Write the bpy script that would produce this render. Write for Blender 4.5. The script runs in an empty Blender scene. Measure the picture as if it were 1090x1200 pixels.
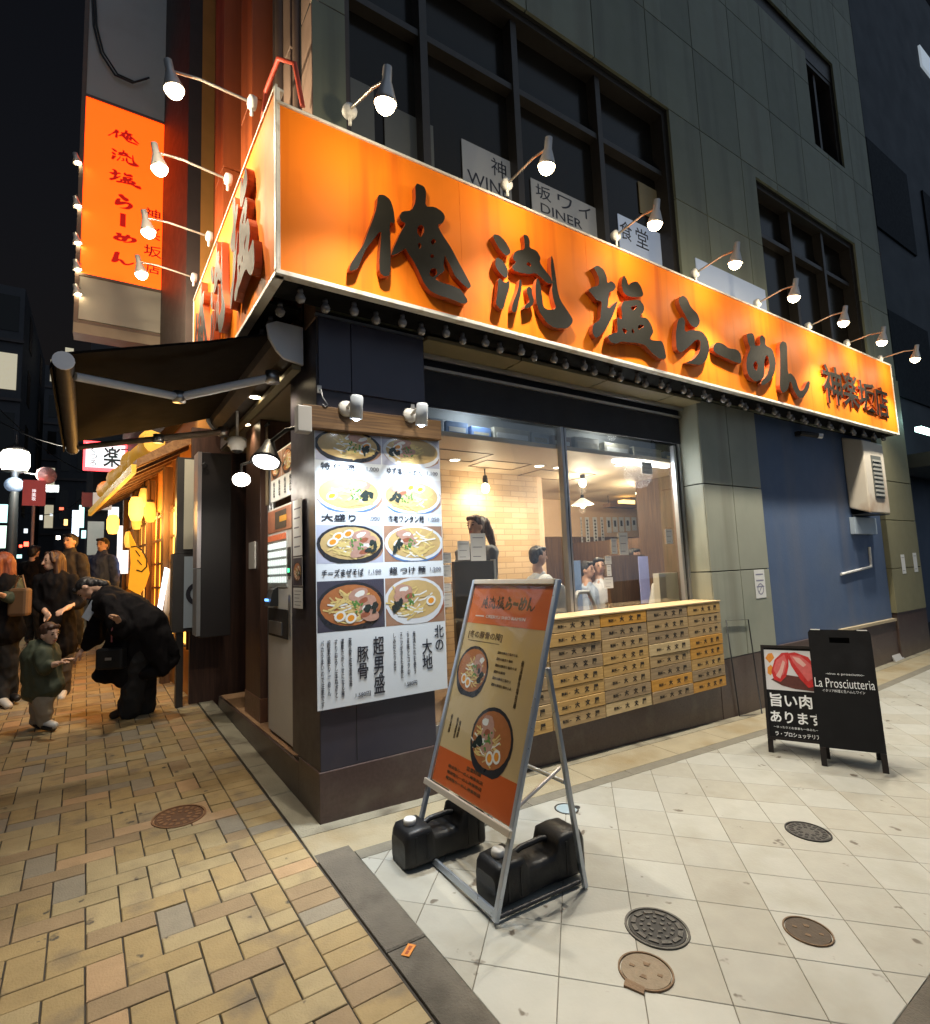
import bpy, bmesh, math, random
import numpy as np
from mathutils import Vector, Matrix
random.seed(7)
S = bpy.context.scene
COL = S.collection

# ------------------------------------------------------------------ camera
F_PX = 638.5                      # focal length in photo pixels (photo 1090 x 1200)
YAW, PITCH, ROLL = 0.587707, 0.104785, 0.039816
CAM = np.array([-1.132, -3.410, 1.500])
_f = np.array([math.cos(PITCH)*math.sin(YAW), math.cos(PITCH)*math.cos(YAW), math.sin(PITCH)])
_r = np.array([math.cos(YAW), -math.sin(YAW), 0.0])
_d = np.cross(_f, _r)
ROT = np.array([_r*math.cos(ROLL)+_d*math.sin(ROLL), -_r*math.sin(ROLL)+_d*math.cos(ROLL), _f])
cd = bpy.data.cameras.new("camera")
cam = bpy.data.objects.new("camera", cd); COL.objects.link(cam)
cd.sensor_fit = 'HORIZONTAL'; cd.sensor_width = 36.0; cd.lens = 36.0*F_PX/1090.0
cd.clip_start = 0.05; cd.clip_end = 500
m = Matrix.Identity(4)
for i in range(3):
    m[i][0] = ROT[0][i]; m[i][1] = -ROT[1][i]; m[i][2] = -ROT[2][i]; m[i][3] = CAM[i]
cam.matrix_world = m
S.camera = cam

# ------------------------------------------------------------------ night sky, faint sky glow, exposure
W = bpy.data.worlds.new("World"); S.world = W; W.use_nodes = True
nt = W.node_tree; bg = nt.nodes["Background"]
sky = nt.nodes.new("ShaderNodeTexSky"); sky.sky_type = 'NISHITA'; sky.sun_disc = False
sky.sun_elevation = math.radians(-2.8); sky.sun_rotation = math.radians(200)
nt.links.new(sky.outputs[0], bg.inputs[0]); bg.inputs[1].default_value = 0.10
sun = bpy.data.lights.new("sky_glow", 'SUN'); sun.energy = 0.60; sun.angle = math.radians(110)
sun.color = (0.62, 0.78, 1.0)
so = bpy.data.objects.new("sky_glow", sun); COL.objects.link(so)
so.rotation_euler = Vector((-0.30, 0.72, -0.50)).to_track_quat('-Z', 'Y').to_euler()
S.view_settings.view_transform = 'Standard'; S.view_settings.look = 'None'
S.view_settings.exposure = 0.0; S.view_settings.gamma = 1.0
S.cycles.max_bounces = 6; S.cycles.transparent_max_bounces = 12
S.cycles.diffuse_bounces = 3; S.cycles.glossy_bounces = 3; S.cycles.transmission_bounces = 4
S.cycles.caustics_reflective = False; S.cycles.caustics_refractive = False
S.cycles.sample_clamp_indirect = 4.0
S.cycles.use_denoising = True

# ------------------------------------------------------------------ survey: photo pixel -> point on a known plane
GB = 0.045                        # the ground rises up the hill along the street and dips along the plaza
def G(x, y): return (-0.010*x if x < 0 else -0.035*x if x < 5 else -0.175+0.02*(x-5)) + GB*y
def ray(q): return ROT.T @ np.array([(q[0]-545)/F_PX, (q[1]-600)/F_PX, 1.0])
def onX(q, x): v = ray(q); return CAM + v*(x-CAM[0])/v[0]
def onY(q, y): v = ray(q); return CAM + v*(y-CAM[1])/v[1]
def onZ(q, z): v = ray(q); return CAM + v*(z-CAM[2])/v[2]
def onG(q, dz=0.0):
    z = -0.05
    for _ in range(25):
        P = onZ(q, z); z = 0.5*z+0.5*(G(P[0], P[1])+dz)
    return onZ(q, z)
def atD(q, D): return CAM + ray(q)*D
PHI = math.radians(1.2)           # the street front is not quite square to the side front
UL = np.array([-math.sin(PHI), math.cos(PHI), 0.0]); NL = np.array([-math.cos(PHI), -math.sin(PHI), 0.0])
def L(t, o, z): return UL*t + NL*o + np.array([0, 0, z])
def onL(q, o):
    v = ray(q); P = CAM + v*(o-CAM@NL)/(v@NL); return np.array([P@UL, o, P[2]])
EX, EY, EZ = np.eye(3)
class Fr:
    """A plane frame: a along u, b along v, c out along n."""
    def __init__(s, o, u, v, n=None):
        s.o = np.array(o, float); s.u = np.array(u, float); s.v = np.array(v, float)
        s.n = np.cross(s.u, s.v) if n is None else np.array(n, float)
    def __call__(s, a, b, c=0.0): return s.o + s.u*a + s.v*b + s.n*c
def FR(y=0.0): return Fr((0, y, 0), EX, EZ, -EY)           # side front, seen from the plaza
def FL(o=0.0): return Fr(NL*o, -UL, EZ, NL)                 # street front, seen from the street (a = -t)
WORLD = Fr((0, 0, 0), EX, EY, EZ)

# ------------------------------------------------------------------ materials
MATS = {}
def mat(name, col, rough=0.55, metal=0.0, var=0.12, scale=6.0, bump=0.0, bscale=60.0, emit=0.0, ecol=None, coat=0.0, spec=0.5, stain=None, streak=None, specks=None):
    if name in MATS: return MATS[name]
    m = bpy.data.materials.new(name); m.use_nodes = True; MATS[name] = m
    n = m.node_tree.nodes; l = m.node_tree.links; b = n["Principled BSDF"]
    b.inputs["Roughness"].default_value = rough; b.inputs["Metallic"].default_value = metal
    b.inputs["Coat Weight"].default_value = coat; b.inputs["Specular IOR Level"].default_value = spec
    tc = n.new("ShaderNodeTexCoord")
    def noise(sc, det=5.0):
        t = n.new("ShaderNodeTexNoise"); t.inputs["Scale"].default_value = sc; t.inputs["Detail"].default_value = det
        l.new(tc.outputs["Object"], t.inputs["Vector"]); return t
    if var > 0:
        t = noise(scale)
        mx = n.new("ShaderNodeMix"); mx.data_type = 'RGBA'
        mx.inputs[6].default_value = (*[max(0, c*(1-var)) for c in col], 1)
        mx.inputs[7].default_value = (*[min(1, c*(1+var)) for c in col], 1)
        l.new(t.outputs[0], mx.inputs[0]); out = mx.outputs[2]
        if stain:
            t2 = noise(stain[1], 8.0); rp = n.new("ShaderNodeValToRGB")
            rp.color_ramp.elements[0].position = 0.52; rp.color_ramp.elements[1].position = 0.72
            l.new(t2.outputs[0], rp.inputs[0])
            m2 = n.new("ShaderNodeMix"); m2.data_type = 'RGBA'; l.new(rp.outputs[0], m2.inputs[0])
            l.new(out, m2.inputs[6]); m2.inputs[7].default_value = (*stain[0], 1); out = m2.outputs[2]
        if streak:                      # rain marks: noise drawn out downwards
            mp = n.new("ShaderNodeMapping"); mp.inputs["Scale"].default_value = (streak[1], streak[1], streak[1]*.06); l.new(tc.outputs["Object"], mp.inputs[0])
            t4 = n.new("ShaderNodeTexNoise"); t4.inputs["Scale"].default_value = 1.0; t4.inputs["Detail"].default_value = 6; l.new(mp.outputs[0], t4.inputs["Vector"])
            rp = n.new("ShaderNodeValToRGB"); rp.color_ramp.elements[0].position = 0.50; rp.color_ramp.elements[1].position = 0.78; l.new(t4.outputs[0], rp.inputs[0])
            m3 = n.new("ShaderNodeMix"); m3.data_type = 'RGBA'; l.new(rp.outputs[0], m3.inputs[0]); l.new(out, m3.inputs[6]); m3.inputs[7].default_value = (*streak[0], 1); out = m3.outputs[2]
        if specks:                      # trodden-in spots
            t5 = noise(specks[1], 3.0); rp = n.new("ShaderNodeValToRGB"); rp.color_ramp.elements[0].position = 0.69; rp.color_ramp.elements[1].position = 0.73; l.new(t5.outputs[0], rp.inputs[0])
            m4 = n.new("ShaderNodeMix"); m4.data_type = 'RGBA'; l.new(rp.outputs[0], m4.inputs[0]); l.new(out, m4.inputs[6]); m4.inputs[7].default_value = (*specks[0], 1); out = m4.outputs[2]
        l.new(out, b.inputs["Base Color"])
        rr = n.new("ShaderNodeMapRange"); rr.inputs[3].default_value = max(0.03, rough-0.12); rr.inputs[4].default_value = min(1, rough+0.12)
        t3 = noise(scale*2.3); l.new(t3.outputs[0], rr.inputs[0]); l.new(rr.outputs[0], b.inputs["Roughness"])
    else:
        b.inputs["Base Color"].default_value = (*col, 1)
    if bump > 0:
        t = noise(bscale); bp = n.new("ShaderNodeBump"); bp.inputs["Strength"].default_value = bump; bp.inputs["Distance"].default_value = 0.01
        l.new(t.outputs[0], bp.inputs["Height"]); l.new(bp.outputs[0], b.inputs["Normal"])
    if emit > 0:
        b.inputs["Emission Color"].default_value = (*(ecol or col), 1); b.inputs["Emission Strength"].default_value = emit
    return m
def glass(name, tint=(1, 1, 1), refl=0.10, rough=0.01):
    if name in MATS: return MATS[name]
    m = bpy.data.materials.new(name); m.use_nodes = True; MATS[name] = m
    n = m.node_tree.nodes; l = m.node_tree.links; n.remove(n["Principled BSDF"])
    tr = n.new("ShaderNodeBsdfTransparent"); tr.inputs[0].default_value = (*tint, 1)
    gl = n.new("ShaderNodeBsdfGlossy"); gl.inputs[1].default_value = rough
    fr = n.new("ShaderNodeLayerWeight"); fr.inputs[0].default_value = 0.35
    mr = n.new("ShaderNodeMapRange"); mr.inputs[3].default_value = refl*0.4; mr.inputs[4].default_value = min(1, refl*4)
    l.new(fr.outputs[0], mr.inputs[0])
    mx = n.new("ShaderNodeMixShader"); l.new(mr.outputs[0], mx.inputs[0]); l.new(tr.outputs[0], mx.inputs[1]); l.new(gl.outputs[0], mx.inputs[2])
    l.new(mx.outputs[0], n["Material Output"].inputs[0]); return m
def wood(name, c1, c2, rough=0.55, axis=0, scale=3.0, rings=9.0):
    if name in MATS: return MATS[name]
    m = mat(name, c1, rough, 0, 0)
    n = m.node_tree.nodes; l = m.node_tree.links; b = n["Principled BSDF"]
    tc = n.new("ShaderNodeTexCoord"); mp = n.new("ShaderNodeMapping")
    sc = [rings]*3; sc[axis] = 0.6; mp.inputs["Scale"].default_value = sc
    l.new(tc.outputs["Object"], mp.inputs[0])
    t = n.new("ShaderNodeTexNoise"); t.inputs["Scale"].default_value = scale; t.inputs["Detail"].default_value = 7; t.inputs["Distortion"].default_value = 0.8
    l.new(mp.outputs[0], t.inputs["Vector"])
    rp = n.new("ShaderNodeValToRGB"); rp.color_ramp.elements[0].position = 0.35; rp.color_ramp.elements[1].position = 0.68
    rp.color_ramp.elements[0].color = (*c2, 1); rp.color_ramp.elements[1].color = (*c1, 1)
    l.new(t.outputs[0], rp.inputs[0]); l.new(rp.outputs[0], b.inputs["Base Color"])
    bp = n.new("ShaderNodeBump"); bp.inputs["Strength"].default_value = 0.25; bp.inputs["Distance"].default_value = 0.004
    l.new(t.outputs[0], bp.inputs["Height"]); l.new(bp.outputs[0], b.inputs["Normal"]); return m

# ------------------------------------------------------------------ things, parts, mesh builder
BASE = {}
def thing(name, label, cat, base=(0, 0, 0), group=None):
    o = bpy.data.objects.new(name, None); COL.objects.link(o); o.empty_display_size = 0.2
    o.location = base; o["label"] = label; o["category"] = cat
    if group: o["group"] = group
    BASE[o.name] = np.array(base, float); return o
def tag(o, label, cat, group=None):
    o["label"] = label; o["category"] = cat
    if group: o["group"] = group
    return o
def link_mesh(name, me, parent, base):
    o = bpy.data.objects.new(name, me); COL.objects.link(o)
    if parent is not None: o.parent = parent
    elif np.any(base): o.location = base
    BASE[o.name] = base; return o
class MB:
    def __init__(s): s.V = []; s.Fc = []; s.mi = []; s.sm = []
    def add(s, vs, fs, mi=0, smooth=False):
        k = len(s.V); s.V += [tuple(map(float, v)) for v in vs]
        for f in fs: s.Fc.append([k+i for i in f]); s.mi.append(mi); s.sm.append(smooth)
        return s
    def poly(s, pts, mi=0): return s.add(pts, [list(range(len(pts)))], mi)
    def box(s, x0, x1, y0, y1, z0, z1, mi=0, fr=WORLD):
        v = [fr(a, b, c) for c in (z0, z1) for b in (y0, y1) for a in (x0, x1)]
        return s.add(v, [(0, 2, 3, 1), (4, 5, 7, 6), (0, 1, 5, 4), (2, 6, 7, 3), (0, 4, 6, 2), (1, 3, 7, 5)], mi)
    def hexa(s, lo, hi, mi=0):
        n = len(lo); v = list(lo)+list(hi)
        return s.add(v, [list(range(n))[::-1], list(range(n, 2*n))]+[(i, (i+1) % n, n+(i+1) % n, n+i) for i in range(n)], mi)
    def prism(s, fr, pts, c0, c1, mi=0):
        return s.hexa([fr(a, b, c0) for a, b in pts], [fr(a, b, c1) for a, b in pts], mi)
    def tube(s, pts, r, n=10, mi=0, caps=True, smooth=True):
        P = [np.array(p, float) for p in pts]; R = r if hasattr(r, '__len__') else [r]*len(P)
        T = []
        for i in range(len(P)):
            t = P[min(i+1, len(P)-1)]-P[max(i-1, 0)]; T.append(t/max(1e-9, np.linalg.norm(t)))
        a = np.cross(T[0], EZ); a = np.cross(T[0], EX) if np.linalg.norm(a) < 1e-3 else a
        a /= np.linalg.norm(a); vs = []
        for p, t, rr in zip(P, T, R):
            a = a - t*(a@t); a /= np.linalg.norm(a); b = np.cross(t, a)
            vs += [p+rr*(a*math.cos(2*math.pi*k/n)+b*math.sin(2*math.pi*k/n)) for k in range(n)]
        fs = [(i*n+k, i*n+(k+1) % n, (i+1)*n+(k+1) % n, (i+1)*n+k) for i in range(len(P)-1) for k in range(n)]
        s.add(vs, fs, mi, smooth)
        if caps: s.add(vs[:n], [list(range(n))[::-1]], mi); s.add(vs[-n:], [list(range(n))], mi)
        return s
    def ell(s, c, r, axes=(EX, EY, EZ), nu=14, nv=9, mi=0):
        r = r if hasattr(r, '__len__') else (r, r, r); c = np.array(c, float); vs = []
        for j in range(nv+1):
            th = math.pi*j/nv
            for i in range(nu):
                ph = 2*math.pi*i/nu
                vs.append(c+axes[0]*r[0]*math.sin(th)*math.cos(ph)+axes[1]*r[1]*math.sin(th)*math.sin(ph)+axes[2]*r[2]*math.cos(th))
        return s.add(vs, [(j*nu+i, (j+1)*nu+i, (j+1)*nu+(i+1) % nu, j*nu+(i+1) % nu) for j in range(nv) for i in range(nu)], mi, True)
    def lathe(s, c, axis, prof, n=20, mi=0, smooth=True):
        """prof: list of (radius, height along axis)."""
        c = np.array(c, float); t = np.array(axis, float); t /= np.linalg.norm(t)
        a = np.cross(t, EZ); a = EX.copy() if np.linalg.norm(a) < 1e-3 else a/np.linalg.norm(a); b = np.cross(t, a)
        vs = [c+t*h+r*(a*math.cos(2*math.pi*k/n)+b*math.sin(2*math.pi*k/n)) for r, h in prof for k in range(n)]
        return s.add(vs, [(i*n+k, i*n+(k+1) % n, (i+1)*n+(k+1) % n, (i+1)*n+k) for i in range(len(prof)-1) for k in range(n)], mi, smooth)
    def loft(s, rings, mi=0, caps=True, smooth=True):
        n = len(rings[0]); vs = [p for r in rings for p in r]
        s.add(vs, [(i*n+k, i*n+(k+1) % n, (i+1)*n+(k+1) % n, (i+1)*n+k) for i in range(len(rings)-1) for k in range(n)], mi, smooth)
        if caps: s.add(rings[0], [list(range(n))[::-1]], mi); s.add(rings[-1], [list(range(n))], mi)
        return s
    def mesh(s, name, mats, base):
        me = bpy.data.meshes.new(name)
        me.from_pydata([(v[0]-base[0], v[1]-base[1], v[2]-base[2]) for v in s.V], [], s.Fc)
        for mm in (mats if isinstance(mats, (list, tuple)) else [mats]): me.materials.append(mm)
        me.polygons.foreach_set("material_index", s.mi); me.polygons.foreach_set("use_smooth", s.sm)
        bm = bmesh.new(); bm.from_mesh(me); bmesh.ops.recalc_face_normals(bm, faces=bm.faces); bm.to_mesh(me); bm.free()
        me.update(); return me
    def build(s, name, mats, parent=None, bevel=0.0, base=None):
        b = BASE[parent.name] if parent is not None else (np.array(base, float) if base is not None else np.zeros(3))
        o = link_mesh(name, s.mesh(name, mats, b), parent, b)
        if bevel:
            md = o.modifiers.new("bevel", 'BEVEL'); md.width = bevel; md.segments = 2; md.limit_method = 'ANGLE'; md.angle_limit = math.radians(50)
            md.harden_normals = False
        return o
def structure(o): o["kind"] = "structure"; return o
def evaluated_mesh(tmp, name):
    dg = bpy.context.evaluated_depsgraph_get(); dg.update()
    me = bpy.data.meshes.new_from_object(tmp.evaluated_get(dg)); me.name = name
    d = tmp.data; bpy.data.objects.remove(tmp)
    return me
# ---- lettering
def _map_mesh(me, fr, a0, b0, sa, sb, c0, base, m_face, m_side=None):
    n = len(me.vertices); co = np.empty(n*3); me.vertices.foreach_get("co", co); co = co.reshape(n, 3)
    out = fr.o + np.outer(a0+co[:, 0]*sa, fr.u) + np.outer(b0+co[:, 1]*sb, fr.v) + np.outer(c0+co[:, 2], fr.n) - base
    flat = [abs(p.normal.z) > 0.7 for p in me.polygons]
    me.vertices.foreach_set("co", out.ravel()); me.materials.clear(); me.materials.append(m_face)
    if m_side: me.materials.append(m_side)
    for p, f in zip(me.polygons, flat): p.material_index = 0 if (f or not m_side) else 1; p.use_smooth = False
    me.update()
TXT = {}
def text_mesh(body, ext, bold, spacing=1.0):
    c = bpy.data.curves.new("t", 'FONT'); c.body = body; c.size = 1; c.extrude = ext; c.offset = bold; c.resolution_u = 3
    c.align_x = 'LEFT'; c.space_line = spacing
    o = bpy.data.objects.new("t", c); COL.objects.link(o); return evaluated_mesh(o, "lettering")
def text(name, body, fr, a, b, w=None, h=None, m=None, parent=None, ext=0.0006, bold=0.0, c=0.002, side=None, vertical=False):
    """lettering whose lower left corner is (a, b) in frame fr, fitted to w and/or h"""
    if vertical: body = "\n".join(body)
    me = text_mesh(body, ext, bold, 0.95 if vertical else 1.0)
    if len(me.vertices) == 0: return None
    co = np.array([v.co[:] for v in me.vertices]); lo = co.min(0); hi = co.max(0)
    sa = w/(hi[0]-lo[0]) if w else None; sb = h/(hi[1]-lo[1]) if h else None
    sa = sa or sb; sb = sb or sa
    base = BASE[parent.name] if parent is not None else np.zeros(3)
    _map_mesh(me, fr, a-lo[0]*sa, b-lo[1]*sb, sa, sb, c+ext, base, m, side)
    return link_mesh(name, me, parent, base)
def outline_mesh(polys, ext):
    c = bpy.data.curves.new("g", 'CURVE'); c.dimensions = '2D'; c.fill_mode = 'BOTH'; c.extrude = ext
    for P in polys:
        sp = c.splines.new('POLY'); sp.points.add(len(P)-1)
        for i, p in enumerate(P): sp.points[i].co = (p[0], p[1], 0, 1)
        sp.use_cyclic_u = True
    o = bpy.data.objects.new("g", c); COL.objects.link(o); return evaluated_mesh(o, "character")
def soften(P, it=1):
    for _ in range(it):
        Q = []
        for i in range(len(P)):
            a = np.array(P[i], float); b = np.array(P[(i+1) % len(P)], float)
            Q += [a*.8+b*.2, a*.2+b*.8]
        P = Q
    return P
# brush characters of the shop's name: outlines in (column, row) of a close-up, then rectified on the sign plane
CH_SRC = {
'俺': ((400, 200), 6.412, [[(290,160),(335,156),(385,195),(410,270),(422,380),(378,362),(388,560),(385,770),(340,778),(303,745),(302,640),(318,440),(300,440),(255,500),(200,570),(165,650),(140,722),(75,737),(80,690),(130,610),(180,540),(215,440),(255,340),(283,250)],
 [(572,68),(640,95),(657,140),(648,250),(720,250),(780,290),(800,330),(780,377),(740,385),(770,450),(850,570),(900,670),(950,760),(998,850),(975,874),(920,825),(870,770),(840,700),(808,640),(797,615),(785,690),(797,735),(755,765),(720,795),(765,822),(860,850),(920,880),(977,970),(935,988),(850,952),(740,917),(680,882),(640,830),(600,740),(560,660),(512,590),(500,560),(450,600),(388,622),(410,560),(460,450),(503,375),(470,362),(452,325),(475,283),(545,280),(577,210)],
 [(610,385),(638,400),(640,440),(615,485),(588,450),(590,405)], [(602,518),(622,540),(605,572),(594,545)], [(710,488),(732,510),(705,542),(688,515)], [(700,608),(720,625),(700,642),(683,625)], [(690,720),(730,715),(742,755),(710,785),(678,765)]]),
'流': ((565, 260), 8.575, [[(150,100),(200,110),(260,170),(310,260),(312,295),(270,322),(215,270),(160,180),(133,120)], [(180,335),(225,360),(275,430),(292,500),(270,552),(200,490),(158,420),(160,360)], [(190,530),(255,595),(302,568),(300,650),(270,740),(240,862),(200,852),(163,800),(180,700)],
 [(440,98),(490,118),(507,170),(505,240),(575,265),(617,340),(605,385),(640,440),(720,540),(737,600),(690,602),(610,530),(560,490),(500,507),(420,492),(350,472),(323,430),(370,380),(350,368),(333,330),(365,268),(455,255),(455,190)], [(490,378),(522,405),(515,432),(468,410)],
 [(405,553),(427,580),(420,680),(400,760),(370,892),(323,882),(335,800),(375,700),(393,640)], [(500,628),(527,650),(530,710),(550,770),(530,832),(448,857),(460,820),(510,780),(480,700),(476,650)],
 [(725,308),(745,370),(768,520),(785,660),(815,770),(890,880),(944,965),(930,1012),(880,1057),(760,1052),(680,1002),(600,880),(570,780),(563,640),(578,538),(607,580),(627,700),(642,835),(690,868),(775,858),(745,760),(728,660),(735,600),(722,480),(718,400)]]),
'塩': ((680, 295), 8.575, [[(205,116),(265,160),(295,230),(300,300),(345,273),(392,325),(370,372),(318,390),(315,440),(305,570),(395,478),(402,500),(350,640),(300,740),(240,820),(185,858),(148,790),(160,710),(230,670),(240,560),(245,480),(190,470),(140,400),(108,370),(150,335),(215,325),(220,250),(183,170),(158,140)],
 [(470,216),(500,270),(515,320),(545,290),(600,278),(640,330),(670,427),(600,442),(520,437),(470,402),(443,320),(450,260)],
 [(460,480),(530,475),(620,466),(670,520),(672,580),(622,640),(700,650),(745,720),(767,790),(745,832),(725,870),(790,880),(850,883),(875,940),(900,1062),(830,1067),(760,1012),(680,922),(600,902),(520,897),(450,887),(390,912),(330,892),(303,830),(370,800),(405,800),(400,700),(403,638),(450,670),(450,600),(438,540)],
 [(530,540),(612,523),(560,582)], [(613,720),(684,723),(610,777)], [(450,750),(502,770),(490,807),(465,800)], [(555,748),(577,800),(543,800)]]),
'ら': ((780, 330), 6.055, [[(145,86),(175,110),(200,170),(250,220),(267,280),(240,322),(200,300),(160,230),(118,150),(113,110)], [(115,255),(140,241),(160,262),(155,350),(210,333),(280,343),(322,400),(334,470),(310,552),(270,587),(160,567),(220,545),(265,490),(270,410),(240,400),(180,460),(130,497),(98,470),(93,360),(105,280)]]),
'ー': ((780, 330), 6.055, [[(385,420),(430,433),(470,466),(530,473),(557,510),(560,577),(510,562),(465,542),(420,522),(363,490),(358,450)]]),
'め': ((780, 330), 6.055, [[(595,362),(640,356),(654,390),(655,450),(695,445),(688,390),(705,368),(730,395),(728,445),(780,470),(805,560),(797,640),(760,702),(710,732),(693,712),(740,660),(760,590),(750,520),(735,515),(720,560),(725,620),(715,682),(660,707),(608,660),(593,590),(600,520),(625,470),(605,420)], [(660,553),(677,580),(670,627),(650,610),(643,580)]]),
'ん': ((780, 330), 6.055, [[(850,413),(882,430),(884,540),(890,650),(910,643),(942,680),(970,770),(1000,765),(1030,698),(1047,705),(1037,760),(1000,817),(965,822),(928,760),(905,690),(888,762),(855,787),(830,750),(833,640),(833,520),(828,440)]]),
}
SIGN_O = 0.335
CH = {}
for k, (org, sc, polys) in CH_SRC.items():
    CH[k] = [[tuple(onY((org[0]+p[0]/sc, org[1]+p[1]/sc), -SIGN_O-0.08)[[0, 2]]) for p in soften(P)] for P in polys]
def brush(name, ch, fr, m, parent, box=None, ext=0.04, c=0.04, side=None):
    """box None: where it stands on the long sign; else (a, b, w, h) to fit"""
    polys = CH[ch]; a0 = b0 = 0.0; sa = sb = 1.0
    if box:
        A = np.array([p for P in polys for p in P]); lo = A.min(0); hi = A.max(0)
        sa = box[2]/(hi[0]-lo[0]); sb = box[3]/(hi[1]-lo[1]); a0 = box[0]-lo[0]*sa; b0 = box[1]-lo[1]*sb
    me = outline_mesh(polys, ext); base = BASE[parent.name]
    _map_mesh(me, fr, a0, b0, sa, sb, c, base, m, side)
    return link_mesh(name, me, parent, base)
# ---- smooth continuous figures
from mathutils import noise as MN
def blob(name, shapes, m, parent, voxel=0.012, smooth=3, base=None, fold=0.0, fs=(11, 11, 5)):
    """one closed skin grown over overlapping limbs; shapes: ('c', p0, r0, p1, r1) | ('e', centre, radii[, axes]) | MB"""
    mb = MB()
    for s in shapes:
        if isinstance(s, MB):
            mb.add(s.V, s.Fc)
        elif s[0] == 'c':
            mb.tube([s[1], s[3]], [s[2], s[4]], 12); mb.ell(s[1], s[2], nu=12, nv=8); mb.ell(s[3], s[4], nu=12, nv=8)
        else: mb.ell(s[1], s[2], *( [s[3]] if len(s) > 3 else []), nu=18, nv=12)
    b = BASE[parent.name] if parent is not None else np.zeros(3)
    t = bpy.data.objects.new("t", mb.mesh("t", m, b)); COL.objects.link(t)
    r = t.modifiers.new("r", 'REMESH'); r.mode = 'VOXEL'; r.voxel_size = voxel; r.use_smooth_shade = True
    s = t.modifiers.new("s", 'SMOOTH'); s.iterations = smooth; s.factor = 0.5
    me = evaluated_mesh(t, name)
    if not me.materials: me.materials.append(m)
    if fold:                            # creases of cloth, locks of hair
        me.update(); nr = [v.normal.copy() for v in me.vertices]
        for v, nn_ in zip(me.vertices, nr):
            p = v.co; a = MN.noise(Vector((p.x*fs[0], p.y*fs[1], p.z*fs[2]))); c = MN.noise(Vector((p.x*fs[0]*2.3+5, p.y*fs[1]*2.3, p.z*fs[2]*2.3)))
            v.co = p+nn_*fold*((1-abs(a)*2.2)*.8+c*.5-.3)
    for p in me.polygons: p.use_smooth = True
    return link_mesh(name, me, parent, b)
# ---- lamps
def spot(name, pos, aim, watts, col, deg=120, blend=0.6, r=0.03, parent=None):
    d = bpy.data.lights.new(name, 'SPOT'); d.energy = watts; d.color = col; d.spot_size = math.radians(deg); d.spot_blend = blend; d.shadow_soft_size = r
    o = bpy.data.objects.new(name, d); COL.objects.link(o)
    pos = np.array(pos, float); b = BASE[parent.name] if parent is not None else np.zeros(3)
    if parent is not None: o.parent = parent
    o.location = pos-b; o.rotation_euler = Vector(np.array(aim, float)-pos).to_track_quat('-Z', 'Y').to_euler(); return o
def point(name, pos, watts, col, r=0.05, parent=None):
    d = bpy.data.lights.new(name, 'POINT'); d.energy = watts; d.color = col; d.shadow_soft_size = r
    o = bpy.data.objects.new(name, d); COL.objects.link(o)
    b = BASE[parent.name] if parent is not None else np.zeros(3)
    if parent is not None: o.parent = parent
    o.location = np.array(pos, float)-b; return o
ORD = ["first", "second", "third", "fourth", "fifth", "sixth", "seventh", "eighth", "ninth", "tenth"]
WARM = (1.0, 0.84, 0.58)

# ================================================================== SETTING: ground
def clip(poly, a, b):
    """keep the part of a convex polygon left of the line a->b"""
    out = []; a = np.array(a); b = np.array(b); n = np.array([-(b-a)[1], (b-a)[0]])
    for i in range(len(poly)):
        p = np.array(poly[i]); q = np.array(poly[(i+1) % len(poly)]); dp = n@(p-a); dq = n@(q-a)
        if dp >= 0: out.append(tuple(p))
        if dp*dq < 0: out.append(tuple(p+(q-p)*dp/(dp-dq)))
    return out
def clip_all(poly, region):
    for i in range(len(region)):
        poly = clip(poly, region[i], region[(i+1) % len(region)])
        if len(poly) < 3: return []
    return poly
def slab(mb, poly, top, depth, mi=0, gap=0.003, cham=0.003):
    """one paving stone with a worn edge; poly counter-clockwise"""
    P = np.array(poly); c = P.mean(0)
    def inset(d):
        out = []
        for p in P:
            v = c-p; r = np.linalg.norm(v); out.append(p+v/max(r, 1e-6)*min(d*1.4, r*0.45))
        return out
    A = inset(gap); B = inset(gap+cham)
    lo = [(x, y, G(x, y)+top-depth) for x, y in A]; mid = [(x, y, G(x, y)+top-cham) for x, y in A]; hi = [(x, y, G(x, y)+top) for x, y in B]
    n = len(P); vs = lo+mid+hi
    fs = [(i, (i+1) % n, n+(i+1) % n, n+i) for i in range(n)]+[(n+i, n+(i+1) % n, 2*n+(i+1) % n, 2*n+i) for i in range(n)]+[tuple(range(2*n, 3*n))]
    mb.add(vs, fs, mi)
def lt(t, o): p = L(t, o, 0); return (p[0], p[1])

m_asphalt = mat("asphalt", (0.05, 0.05, 0.052), 0.85, var=0.35, scale=30, bump=0.5, bscale=250)
mb = MB()
xs = np.array(sorted(list(np.linspace(-160, 160, 32))+[0.0, 5.0])); NX = len(xs); ys = np.linspace(-60, 240, 31)
mb.add([(x, y, G(x, y)*(1 if abs(y) < 70 else 1)-0.05) for y in ys for x in xs], [(j*NX+i, j*NX+i+1, (j+1)*NX+i+1, (j+1)*NX+i) for j in range(30) for i in range(NX-1)])
structure(mb.build("ground", m_asphalt))

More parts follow.
